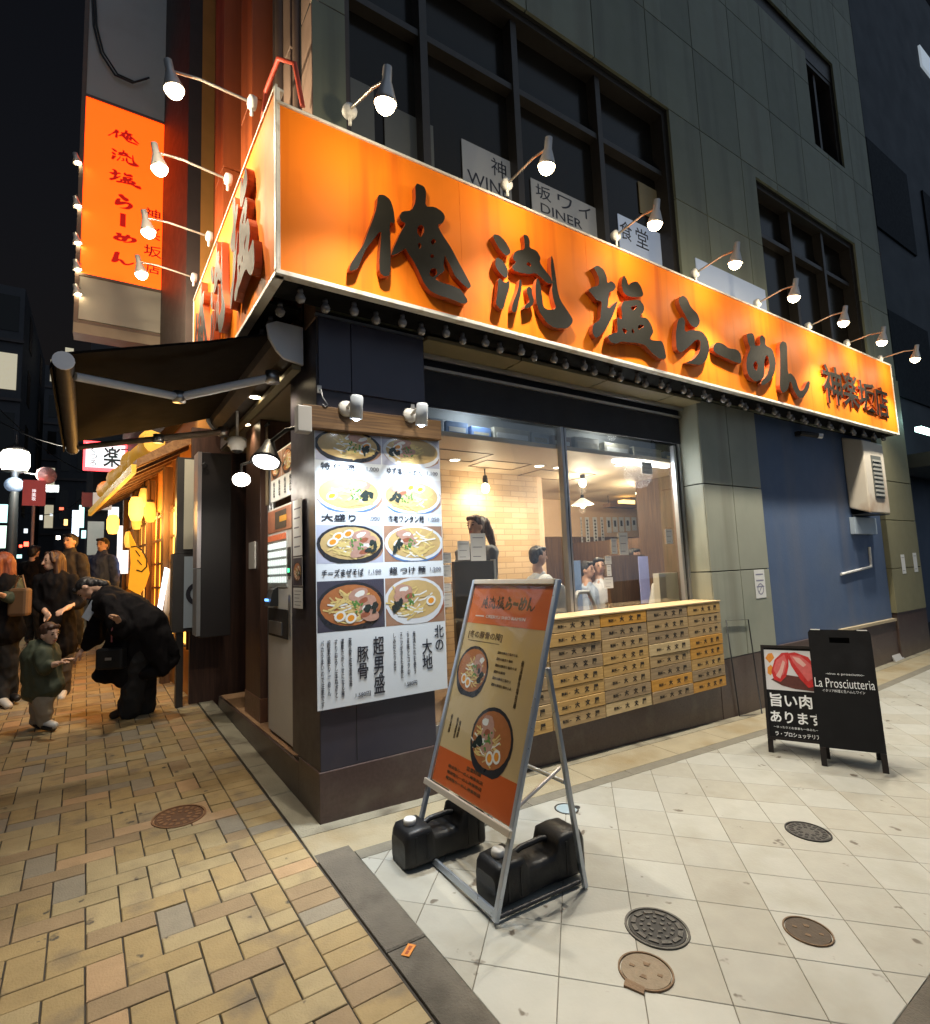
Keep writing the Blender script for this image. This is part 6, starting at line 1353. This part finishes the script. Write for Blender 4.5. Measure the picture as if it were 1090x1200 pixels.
m_hbrown = mat("brown_hair", (0.055, 0.024, 0.013), .5, var=.3, scale=40); m_hdark = mat("dark_hair", (0.012, 0.010, 0.010), .5, var=.3, scale=40); m_horange = mat("auburn_hair", (0.22, 0.055, 0.02), .5, var=.3, scale=40)
m_blue = mat("blue_jacket", (0.025, 0.045, 0.13), .75, var=.2, scale=10); m_jean = mat("blue_jeans", (0.07, 0.11, 0.20), .85, var=.2, scale=15); m_shoe = mat("dark_shoe", (0.015, .013, .013), .5, var=.2); m_wshoe = mat("white_shoe", (0.55, .53, .50), .6, var=.1)
m_brownbag = mat("brown_bag", (0.14, 0.075, 0.035), .6, var=.2)
def short_hair(c, ax, s):
    sd, fd, up = ax; return [('e', c+up*.035*s-fd*.018*s, (.084*s, .094*s, .090*s), ax), ('e', c-fd*.05*s-up*.01*s, (.075*s, .055*s, .08*s), ax), ('c', c+fd*.055*s+up*.085*s-sd*.04*s, .026*s, c+fd*.055*s+up*.085*s+sd*.04*s, .026*s)]
def long_hair(ln=.28):
    def h(c, ax, s):
        sd, fd, up = ax; o = [('e', c+up*.035*s-fd*.02*s, (.088*s, .096*s, .092*s), ax), ('c', c-fd*.06*s, .075*s, c-fd*.07*s-up*ln*.8*s, .075*s)]
        for k in (-1, 1): o += [('c', c+sd*k*.078*s+up*.03*s-fd*.01*s, .030*s, c+sd*k*.088*s-up*ln*s-fd*.005*s, .032*s), ('c', c+sd*k*.05*s+up*.095*s+fd*.04*s, .024*s, c+sd*k*.085*s+up*.0*s+fd*.035*s, .02*s)]
        return o
    return h
RT = ROT[0].copy(); RT[2] = 0; RT /= np.linalg.norm(RT); FW = np.array([-RT[1], RT[0], 0])     # across and along the view
# bending woman in the long black coat
def bend_extra(t, J, ax):
    P = J["har"]; sd = RT
    f = Fr(J["pa"], RT*.86+EZ*-.5, EZ*.86+RT*.5, -FW); MB().box(-.04, .04, -.10, .09, -.004, .004, 0, f).build("phone", mat("phone_case", (.42, .48, .56), .4, var=.05), t)
    MB().tube([J["hal"]+RT*-.02, J["hal"]+RT*-.06-EZ*.07, J["bag"]], .009, 6).build("bag_strap", mat("strap_pink", (.3, .1, .13), .6), t)
    fb_ = Fr(J["bag"]-EZ*.26, RT, EZ, -FW); mb = MB(); mb.box(-.13, .13, 0, .20, -.045, .045, 0, fb_); mb.build("bag", mat("black_bag", (.010, .010, .011), .5, var=.2, spec=.3), t, bevel=.02); MB().box(-.03, .03, .09, .115, .0455, .05, 0, fb_).build("buckle", m_alu, t)
person("woman in a long black coat bending down toward the small child", 5.53, dict(head=(103, 690), neck=(116, 697), chest=(128, 706), hip=(172, 732), shl=(128, 706, -.14), ell=(143, 738, -.22), hal=(139, 729, -.30), shr=(120, 704, .12), elr=(112, 745, .06), har=(97, 762, -.02),
    knl=(160, 785, -.06), anl=(152, 830, -.06), tol=(133, 838, -.08), knr=(170, 783, .12), anr=(168, 828, .12), tor=(152, 836, .10), hemr=(209, 770, .04), hemr2=(192, 786, -.08), heml=(116, 792, -.12), hemm=(150, 790, -.05), waist=(150, 716), pa=(106, 715, -.14), bag=(131, 752, -.24), wrl=(140, 731, -.27), wrr=(101, 757, 0)),
    up=(-.78*RT+.25*EZ), fd=(-.45*RT-EZ*.75-FW*.25), s=1.0, clothes=[
    ("coat", m_coat, [("neck", .075, "chest", .17), ("chest", .155, "waist", .185), ("waist", .185, "hip", .195), ("hip", .19, "hemr", .035), ("hip", .19, "hemr2", .06), ("hip", .185, "hemm", .12), ("hemr", .035, "hemr2", .05), ("hemr2", .05, "hemm", .10), ("waist", .17, "hemm", .14), ("waist", .12, "heml", .05), ("hemm", .12, "heml", .06), ("shl", .085, "ell", .10), ("ell", .09, "wrl", .06), ("shr", .085, "elr", .105), ("elr", .105, "wrr", .055)]),
    ("trousers", m_trou, [("hip", .16, "knl", .11), ("knl", .11, "anl", .11), ("hip", .16, "knr", .11), ("knr", .11, "anr", .115)]), ("shoe", m_shoe, [("anl", .05, "tol", .042)]), ("shoe", m_shoe, [("anr", .05, "tor", .042)])],
    hands=(("l", -FW, .6, 1), ("r", FW*.3-EZ, .5, -1)), voxel=.007, hair=lambda c, ax, s: short_hair(c, ax, s)+[('c', c-ax[1]*.06+ax[2]*.03, .06, c-ax[2]*.14-ax[1]*.08, .05)], hairmat=m_hdark, extra=bend_extra)
# toddler
def tod_extra(t, J, ax):
    for k in "lr": MB().tube([J["an"+k]-EZ*.035, J["to"+k]-EZ*.022], (.038, .034), 10).build("shoe_sole", m_shoe, t)
person("toddler in an olive puffer jacket and beige trousers seen from the side", 5.12, dict(head=(58, 743), neck=(52, 757), chest=(48, 768), hip=(50, 800), shl=(50, 767, -.10), ell=(52, 782, -.13), hal=(66, 778, -.15), shr=(52, 767, .09), elr=(58, 781, .12), har=(70, 776, .12), knl=(52, 826, -.05), anl=(52, 846, -.05), tol=(64, 850, -.06), knr=(47, 824, .06), anr=(43, 843, .06), tor=(50, 849, .05), hem=(46, 806), hem2=(56, 803), wrl=(59, 780, -.14), wrr=(64, 778, .12)),
    up=(.15*RT+EZ-FW*.1), fd=(RT*.9-EZ*.25-FW*.25), s=.88, clothes=[
    ("jacket", m_olive, [("neck", .075, "chest", .17), ("chest", .18, "hip", .18), ("hip", .18, "hem", .165), ("hip", .16, "hem2", .15), ("shl", .085, "ell", .08), ("ell", .075, "wrl", .055), ("shr", .085, "elr", .08), ("elr", .075, "wrr", .05)]),
    ("trousers", m_beige, [("hip", .13, "knl", .085), ("knl", .085, "anl", .068), ("hip", .13, "knr", .085), ("knr", .085, "anr", .068)]), ("shoe", m_wshoe, [("anl", .045, "tol", .04)]), ("shoe", m_wshoe, [("anr", .045, "tor", .04)])],
    skin=SKIN2, hands=(("l", -EZ, .4, 1), ("r", -EZ, .4, -1)), voxel=.007, hair=short_hair, hairmat=m_hbrown, extra=tod_extra)
# woman with long brown hair
person("woman with long brown hair in a black coat standing behind the toddler", 6.35, dict(head=(62, 658), neck=(64, 671), chest=(66, 684), hip=(68, 722), shl=(84, 680, .05), ell=(92, 706, .02), hal=(78, 713, -.18), shr=(48, 680, -.05), elr=(44, 704, -.08), har=(54, 718, -.2), knl=(76, 768, .0), anl=(74, 810, .02), tol=(72, 818, -.12), knr=(64, 768, .02), anr=(66, 808, .1), tor=(62, 815, -.02), hem=(70, 757), hem2=(66, 757), wrl=(82, 712, -.1), wrr=(51, 715, -.15)),
    up=EZ, fd=(-FW*.8-RT*.45-EZ*.25), s=1.0, clothes=[
    ("coat", m_coat, [("neck", .07, "chest", .16), ("chest", .165, "hip", .17), ("hip", .17, "hem", .17), ("hip", .17, "hem2", .17), ("shl", .075, "ell", .075), ("ell", .07, "wrl", .055), ("shr", .075, "elr", .075), ("elr", .07, "wrr", .055), ("shl", .08, "shr", .08)]),
    ("trousers", mat("grey_trousers", (.06, .05, .04), .85, var=.2), [("hip", .13, "knl", .085), ("knl", .085, "anl", .065), ("hip", .13, "knr", .085), ("knr", .085, "anr", .065)]), ("shoe", m_wshoe, [("anl", .045, "tol", .04)]), ("shoe", m_wshoe, [("anr", .045, "tor", .04)])],
    skin=SKIN2, hands=(("l", -EZ, .6, 1), ("r", -FW, .6, -1)), voxel=.008, hair=long_hair(.24), hairmat=m_hbrown)
def left_extra(t, J, ax):
    f_ = Fr(atD((22, 722), 5.88), RT, EZ, -FW); MB().box(-.10, .11, 0, .30, -.05, .05, 0, f_).build("shoulder_bag", m_brownbag, t, bevel=.03)
    MB().tube([f_(-.06, .29), f_(-.03, .42), f_(.02, .44), f_(.06, .29)], .010, 6).build("bag_strap", m_brownbag, t)
person("woman with auburn hair and a brown shoulder bag at the left edge", 6.0, dict(head=(1, 660), neck=(3, 673), chest=(4, 686), hip=(4, 728), shl=(16, 682, .05), ell=(22, 703, -.05), hal=(4, 698, -.22), shr=(-10, 682, 0), elr=(-16, 705, -.1), har=(-8, 715, -.2), knl=(10, 778, .0), anl=(12, 815, .05), tol=(20, 818, -.02), knr=(-2, 778, .02), anr=(2, 820, -.1), tor=(10, 827, -.18), hem=(6, 740), wrl=(8, 699, -.17), wrr=(-11, 712, -.17)),
    up=EZ, fd=(-RT*.9-FW*.4), s=1.0, clothes=[
    ("coat", m_coat, [("neck", .07, "chest", .16), ("chest", .165, "hip", .17), ("hip", .17, "hem", .18), ("shr", .075, "elr", .075), ("elr", .07, "wrr", .055), ("shl", .08, "shr", .08)]), ("sleeve", m_olive, [("shl", .08, "ell", .08), ("ell", .075, "wrl", .055)]),
    ("trousers", m_trou, [("hip", .14, "knl", .09), ("knl", .09, "anl", .07), ("hip", .14, "knr", .09), ("knr", .09, "anr", .07)]), ("shoe", m_shoe, [("anl", .045, "tol", .04)]), ("shoe", m_wshoe, [("anr", .045, "tor", .04)])],
    hands=(("l", -FW, .5, 1),), voxel=.010, hair=long_hair(.22), hairmat=m_horange, extra=left_extra)
def plain_walker(label, D_, x, ytop, coat, trou, fd, hairf=short_hair, hm=m_hdark, lean=0):
    k = 638.5/D_; J = dict(head=(x, ytop+.11*k), neck=(x, ytop+.24*k), chest=(x, ytop+.40*k), hip=(x, ytop+.83*k), shl=(x+.17*k, ytop+.35*k), ell=(x+.21*k, ytop+.62*k), hal=(x+.20*k, ytop+.84*k, -.05), shr=(x-.17*k, ytop+.35*k), elr=(x-.21*k, ytop+.62*k), har=(x-.20*k, ytop+.84*k, -.05),
        knl=(x+.09*k, ytop+1.22*k, -.04), anl=(x+.10*k, ytop+1.62*k, .04), tol=(x+.11*k, ytop+1.67*k, -.12), knr=(x-.08*k, ytop+1.22*k, .04), anr=(x-.09*k, ytop+1.62*k, .1), tor=(x-.10*k, ytop+1.67*k, -.05), wrl=(x+.205*k, ytop+.80*k, -.04), wrr=(x-.205*k, ytop+.80*k, -.04))
    return person(label, D_, J, EZ, fd, 1.0, [("jacket", coat, [("neck", .075, "chest", .165), ("chest", .17, "hip", .165), ("shl", .08, "ell", .075), ("ell", .07, "wrl", .055), ("shr", .08, "elr", .075), ("elr", .07, "wrr", .055), ("shl", .08, "shr", .08)]),
        ("trousers", trou, [("hip", .145, "knl", .09), ("knl", .09, "anl", .075), ("hip", .145, "knr", .09), ("knr", .09, "anr", .075)]), ("shoe", m_shoe, [("anl", .048, "tol", .042)]), ("shoe", m_shoe, [("anr", .048, "tor", .042)])], hands=(("l", -FW, .7, 1), ("r", -FW, .7, -1)), voxel=.012, hair=hairf, hairmat=hm)
plain_walker("man in a blue jacket and jeans walking down the street toward the shop", 9.0, 120, 631, m_blue, m_jean, -FW)
plain_walker("man in a dark jacket walking behind the woman with long brown hair", 7.9, 82, 626, mat("dark_jacket", (.022, .020, .022), .8, var=.2), m_trou, -FW)
plain_walker("person in black clothes farther up the street beside the left-hand woman", 9.6, 40, 640, m_coat, m_trou, FW)

# ================================================================== INSIDE THE SHOP
def pendant(P, label, shade, watts, ctop=2.598, col=WARM):
    P = np.array(P); t = thing("pendant_lamp", label, "pendant lamp", P)
    MB().tube([P+EZ*.14, (P[0], P[1], ctop)], .006, 6).build("cord", m_black, t); MB().lathe(P, EZ, [(0, .145), (.022, .14), (.03, .10), (.03, .055), (0, .05)], 14).build("socket", m_black, t)
    MB().ell(P, (.045, .045, .055)).build("bulb", mat("warm_bulb", (1, .9, .7), .4, var=0, emit=22, ecol=(1, .82, .52)), t)
    if shade: MB().lathe(P, EZ, [(.03, .09), (.16, .0), (.165, -.01), (.15, -.005), (.03, .075)], 20).build("shade", mat("glass_shade", (.8, .78, .72), .3, var=.05, emit=1.2, ecol=(1, .88, .66)), t)
    point("bulb_light", P-EZ*.085, watts, col, .05, t)
pendant(onY((569, 572), 1.42), "pendant bulb glowing against the tiled wall, left of the window mullion", False, 13)
pendant(onY((683, 566), 1.3), "bare pendant bulb just right of the window mullion", False, 22)
pendant(onY((683, 591), 2.2), "pendant with a glass cone shade behind the hanging menu strips", True, 45)
pendant(onY((749, 578), 1.5), "small track pendant in the right-hand part of the room", False, 32)
P = onY((727, 593), 2.6); t = thing("hanging_light", "flat wooden hanging light glowing at one end, right of the room", "lamp", P); MB().box(P[0]-.32, P[0]+.32, P[1]-.08, P[1]+.08, P[2]-.03, P[2]+.03).build("frame", m_brown, t); MB().box(P[0]+.02, P[0]+.30, P[1]-.06, P[1]+.06, P[2]+.031, P[2]+.10).build("glow_panel", mat("amber_glow", (1, .7, .3), .4, var=0, emit=4, ecol=(1, .62, .2)), t)
for dx in (-.28, .28): MB().tube([(P[0]+dx, P[1], P[2]+.031), (P[0]+dx, P[1], 2.598)], .005, 6).build("cord", m_black, t)
for i, (px, py) in enumerate(((533, 539), (632, 546), (726, 545), (654, 548))):
    P = onZ((px, py), 2.597); t = thing("recessed_light", "flat recessed ceiling light inside the shop, %s from the left" % ORD[[0, 1, 3, 2][i]], "ceiling light", P, "recessed lights of the shop ceiling")
    MB().lathe(P, -EZ, [(0, 0), (.05, 0), (.05, .004), (0, .005)], 16).build("lens", mat("recessed_lens", (1, .95, .85), .4, var=0, emit=10, ecol=(1, .88, .66)), t)
    MB().lathe(P+EZ*.002, -EZ, [(.051, 0), (.065, 0), (.065, .005), (.051, .005)], 16).build("trim_ring", m_white, t)
    spot("down_beam", P-EZ*.02, P-EZ, 60, (1, .84, .60), 150, .7, .05, t)
t = thing("bar_light", "bluish white tube light under the shop ceiling near the right window", "ceiling light", onZ((752, 543), 2.59)); P = onZ((752, 543), 2.585); MB().box(P[0]-.45, P[0]+.45, P[1]-.03, P[1]+.03, P[2]-.02, P[2]+.012).build("tube", mat("tube_cool", (.9, .95, 1), .4, var=0, emit=6, ecol=(.85, .93, 1)), t)
point("tube_glow", P-EZ*.1, 36, (.9, .95, 1), .2, t)
# partitions, table, seats
def panel_thing(name, label, cat, q0, q1, y, th, m, z0=None):
    a, b = onY(q0, y), onY(q1, y); t = thing(name, label, cat, (a[0], y, z0 if z0 is not None else b[2])); MB().box(a[0], b[0], y, y+th, z0 if z0 is not None else b[2], a[2]).build("panel", m, t, bevel=.003); return t, a, b
t, a, b = panel_thing("counter_screen", "dark grey counter screen behind the poster stand", "screen", (532, 658), (583, 760), .55, .04, mat("screen_grey", (.10, .09, .085), .5, var=.1), .3)
MB().box(b[0]+.001, b[0]+.022, .545, .60, .3, a[2]+.01).build("edge_trim", m_white, t)
t, a, b = panel_thing("booth_partition", "brown wooden booth partition right of the window mullion", "partition", (713, 651), (764, 760), .95, .05, m_brown, .3)
P = onZ((727, 703), 1.02); t = thing("dining_table", "dark wooden dining table by the right window", "table", (P[0], P[1], .3)); MB().box(P[0]-.45, P[0]+.42, P[1]-.30, P[1]+.22, .985, 1.02).build("table_top", m_brown, t, bevel=.01)
for dx in (-.40, .37):
    for dy in (-.26, .18): MB().box(P[0]+dx-.02, P[0]+dx+.02, P[1]+dy-.02, P[1]+dy+.02, .3, .984).build("leg", m_black, t)
P = onY((655, 705), .5); t = thing("white_chair", "white moulded chair back just inside the window by the mullion", "chair", (P[0], .5, .3))
mb = MB(); pts = []
blob("backrest", [('e', np.array([P[0], .50, 1.02]), (.20, .035, .32), (EX, EY, EZ))], mat("white_plastic", (.66, .68, .70), .4, var=.04), t, .014); MB().box(P[0]-.2, P[0]+.2, .52, .85, .72, .75).build("seat", mat("white_plastic", (.66, .68, .70)), t, bevel=.01)
for dx in (-.17, .17):
    for y in (.54, .82): MB().box(P[0]+dx-.015, P[0]+dx+.015, y-.015, y+.015, .3, .719).build("leg", m_alu, t)
P = onY((697, 722), .62); t = thing("red_chair", "white framed chair with a red seat below the table edge", "chair", (P[0], .62, .3)); mw = mat("white_plastic", (.66, .68, .70))
MB().tube([(P[0]-.26, .60, .45), (P[0]-.26, .62, 1.15), (P[0]-.2, .64, 1.22), (P[0]-.05, .64, 1.22), (P[0]+.03, .63, 1.05), (P[0]+.06, .62, .45)], .022, 8).build("frame_tube", mw, t); MB().box(P[0]-.28, P[0]+.1, .62, .95, .82, .87).build("seat", mat("red_vinyl", (.35, .03, .03), .4, var=.1), t, bevel=.01)
P = onY((772, 690), .62); t = thing("coat_on_chair", "white cloth draped over a chair by the right window", "cloth", (P[0], .62, .5)); blob("cloth", [('c', np.array([P[0]-.05, .62, 1.22]), .05, np.array([P[0]-.02, .62, .95]), .13), ('c', np.array([P[0]-.02, .62, .95]), .13, np.array([P[0]+.05, .66, .55]), .17)], mat("white_cloth", (.68, .67, .62), .8, var=.08, scale=8, bump=.6, bscale=14), t, .014)
t, a, b = panel_thing("acrylic_divider", "pale blue acrylic divider standing on the table, right one", "divider", (748, 652), (763, 700), .80, .008, mat("acrylic_violet_reflection", (.40, .42, .72), .15, var=.2, scale=6, emit=.12, ecol=(.6, .6, 1)), 1.022)  # reflections put into the acrylic as violet tint and faint glow
t, a, b = panel_thing("acrylic_divider", "pale blue acrylic divider near the mullion in front of the diners", "divider", (672, 657), (683, 702), .75, .008, mat("acrylic_blue_reflection", (.35, .50, .78), .15, var=.2, scale=6, emit=.12, ecol=(.6, .75, 1)), 1.022)  # blue reflections put into the tint and faint glow
t, a, b = panel_thing("cream_bench", "cream bench back at the right end of the shop window", "bench", (772, 672), (800, 720), .40+.10, .08, mat("cream_vinyl", (.60, .56, .46), .5, var=.05), .3)
# menu strips along the top of the panelled wall
my = 3.27
for i, (x0, x1, y1) in enumerate(((680, 683.5, 637), (685.5, 692, 638), (694.5, 701.5, 638), (703.5, 709, 639))):
    a, b = onY((x0, 606), my), onY((x1, y1), my); t = thing("menu_strip", "long white paper menu strip on the dark wall, %s from the left" % ORD[i], "menu strip", (a[0], my, b[2]), "paper menu strips")
    MB().box(a[0], b[0], my, my+.004, b[2], a[2]).build("sheet", m_acr2, t); mb = MB(); w = b[0]-a[0]
    for k in range(7):
        z = a[2]-(a[2]-b[2])*(.1+.12*k); mb.box(a[0]+w*.28, a[0]+w*.72, my-.002, my-.0005, z-.028, z-.006); mb.box(a[0]+w*.45, a[0]+w*.56, my-.002, my-.0005, z-.006, z+.02)
    mb.build("ink_mark", m_ink, t)
for i in range(8):
    x0 = 710.5+i*7.4; a, b = onY((x0, 606), my), onY((x0+5.8, 614-.6*i), my); t = thing("menu_card", "short white menu card above the booth partition, %s from the left" % ORD[i], "menu card", (a[0], my, b[2]), "short menu cards along the wall")
    MB().box(a[0], b[0], my, my+.004, b[2]-.16, a[2]).build("sheet", m_acr2, t); w = b[0]-a[0]; MB().box(a[0]+w*.25, a[0]+w*.7, my-.002, my-.0005, b[2]-.06, a[2]-.06).build("ink_mark", m_ink, t)
# papers stuck on the glass
fg = FR(WY)
for (x0, y0, x1, y1), lab in (((516, 648, 529, 660), "small white card on the glass beside the menu poster, topmost"), ((516, 662, 529, 676), "white card on the glass beside the menu poster, second from top"), ((518, 684, 529, 693), "thin white card on the glass beside the menu poster, third from top"), ((518, 695, 530, 711), "white card on the glass beside the menu poster, lowest"),
    ((536, 634, 551, 656), "white sheet on the glass above the grey counter screen, left of two"), ((551, 625, 570, 657), "larger white sheet on the glass above the grey counter screen, right of two"), ((716, 631, 724, 649), "white sheet above the booth partition, left of two"), ((725, 624, 737, 650), "larger white sheet above the booth partition, right of two"),
    ((709, 652, 717, 661), "small white card left of the booth partition, top of three"), ((711, 662, 717, 675), "small white card left of the booth partition, middle of three"), ((708, 677, 719, 689), "small white card left of the booth partition, bottom of three"), ((752, 541, 765, 556), "square white sheet high on the right window pane"), ((780, 620, 789, 637), "beige paper low on the dark wall at the right window end")):
    a, b = onY((x0, y0), WY-.004), onY((x1, y1), WY-.004); notice(fg, a[0], b[2], b[0], a[2], lab, c=.002, group="papers on the shop window", lines=3)
# things on the high shelf behind the top of the glass
mrng = random.Random(11)
for i, (x0, x1, col, nm) in enumerate(((503, 520, (.55, .60, .66), "pale"), (522, 548, (.22, .34, .58), "blue"), (551, 575, (.16, .26, .50), "deep blue"), (578, 620, (.50, .48, .40), "cream"), (622, 642, (.42, .46, .48), "grey"), (646, 668, (.28, .20, .17), "brown"), (672, 700, (.55, .54, .48), "ivory"), (706, 735, (.46, .44, .36), "buff"), (740, 772, (.58, .54, .42), "straw"), (776, 796, (.14, .24, .50), "navy"))):
    a, b = onY((x0, 500), .45), onY((x1, 500), .45); z1 = 2.80-mrng.uniform(0, .05)
    t = thing("storage_box", "%s storage box on the high shelf behind the top of the window" % nm, "box", (a[0], .45, 2.66), "boxes on the high shelf")
    MB().box(a[0], b[0], .44, .60, 2.661, z1).build("carton", mat("carton_"+nm.replace(" ", "_"), col, .5, var=.25, scale=12), t, bevel=.008); MB().box(a[0]+.03, b[0]-.03, .4365, .4395, 2.68, z1-.05).build("label_sheet", m_acr2 if i % 2 else mat("carton_label", (.45, .42, .33), .5, var=.3, scale=25), t)
point("shelf_fill", (1.6, .38, 2.83), 3.5, (.85, .93, 1), .05, BLD); point("shelf_fill", (3.3, .38, 2.83), 3.5, (.95, .95, .9), .05, BLD)  # added fill lamps without fixtures, brighten the shelf strip
# staff and guests
m_tee = mat("grey_shirt", (.13, .14, .16), .8, var=.15); m_wtee = mat("white_shirt", (.60, .62, .66), .8, var=.06)
def bust(label, head, y, fd, shirt, hairf, hm, seat, s=1.0, dz=.0):
    """someone seen from the chest up through the window; a full figure stands or sits below"""
    H = onY(head, y); z = H[2]; t = thing("person", label, "person", (H[0], y, .3)); fd = np.array(fd, float)
    hs, ax = head_parts(H, EZ, fd, s); sd = ax[0]; ch = H-EZ*.34-fd*.02; hip = H-EZ*.78
    sh = hs+[('c', H-EZ*.15, .055, ch, .12), ('c', ch, .13, hip, .13)]; cl = [('c', H-EZ*.20, .07, ch, .155), ('c', ch, .16, hip, .155)]; tr = []
    for k in (-1, 1):
        S_ = H-EZ*.27+sd*k*.17; E_ = S_-EZ*.26+fd*.06+sd*k*.03; W_ = E_+fd*.22-EZ*.02-sd*k*.05
        sh += [('c', S_, .055, E_, .042), ('c', E_, .04, W_, .028)]+hand_shapes(W_, W_-E_, -EZ, 1.0, .6, k); cl += [('c', S_, .08, E_, .065)]
        if seat: Kn = hip+fd*.40+sd*k*.10-EZ*.02; An = Kn-EZ*max(.2, Kn[2]-.36)
        else: Kn = hip-EZ*.40+sd*k*.09; An = np.array([Kn[0], Kn[1], .36])
        sh += [('c', hip, .11, Kn, .062), ('c', Kn, .055, An, .04), ('c', An, .04, An+fd*.12, .032)]; tr += [('c', hip, .135, Kn, .08), ('c', Kn, .08, An, .06)]
    b = blob("body", sh, SKIN, t, .010, 2); face(t, b, H, ax, s); blob("shirt", cl, shirt, t, .013, 3, fold=.012, fs=(12, 12, 7)); blob("trousers", tr, m_trou, t, .014, 3); blob("hair", hairf(H, ax, s), hm, t, .009, 2, fold=.009, fs=(40, 40, 8))
    return t
def pony(c, ax, s):
    sd, fd, up = ax; return short_hair(c, ax, s)+[('c', c-fd*.085+up*.07, .045, c-fd*.16+up*.05, .05), ('c', c-fd*.16+up*.05, .05, c-fd*.23-up*.06, .048), ('c', c-fd*.23-up*.06, .045, c-fd*.29-up*.18, .03), ('c', c-fd*.29-up*.18, .03, c-fd*.36-up*.23, .012)]
bust("woman with a ponytail and grey shirt facing left behind the shop window", (557, 617), 1.0, (-.9, -.3, -.1), m_tee, pony, m_hbrown, False, .95)
bust("man with dark hair in a pale shirt sitting behind the shop window", (631, 652), 1.0, (.85, -.3, -.15), m_wtee, short_hair, m_hdark, True, .92)
bust("diner with dark hair in a white shirt seated left of the booth partition", (702, 664), 1.5, (-.5, -.8, -.2), m_wtee, short_hair, m_hdark, True, .95)
bust("dark haired diner bowing over the table just right of the mullion", (688, 668), 1.55, (.3, -.8, -.5), mat("blue_white_shirt", (.40, .48, .62), .8, var=.3, scale=12), short_hair, m_hdark, True, .95)
bust("diner with black hair mostly hidden behind the booth partition", (744, 652), 1.7, (0, -1, -.1), mat("charcoal_shirt", (.04, .04, .045), .8, var=.1), short_hair, m_hdark, True, .95)
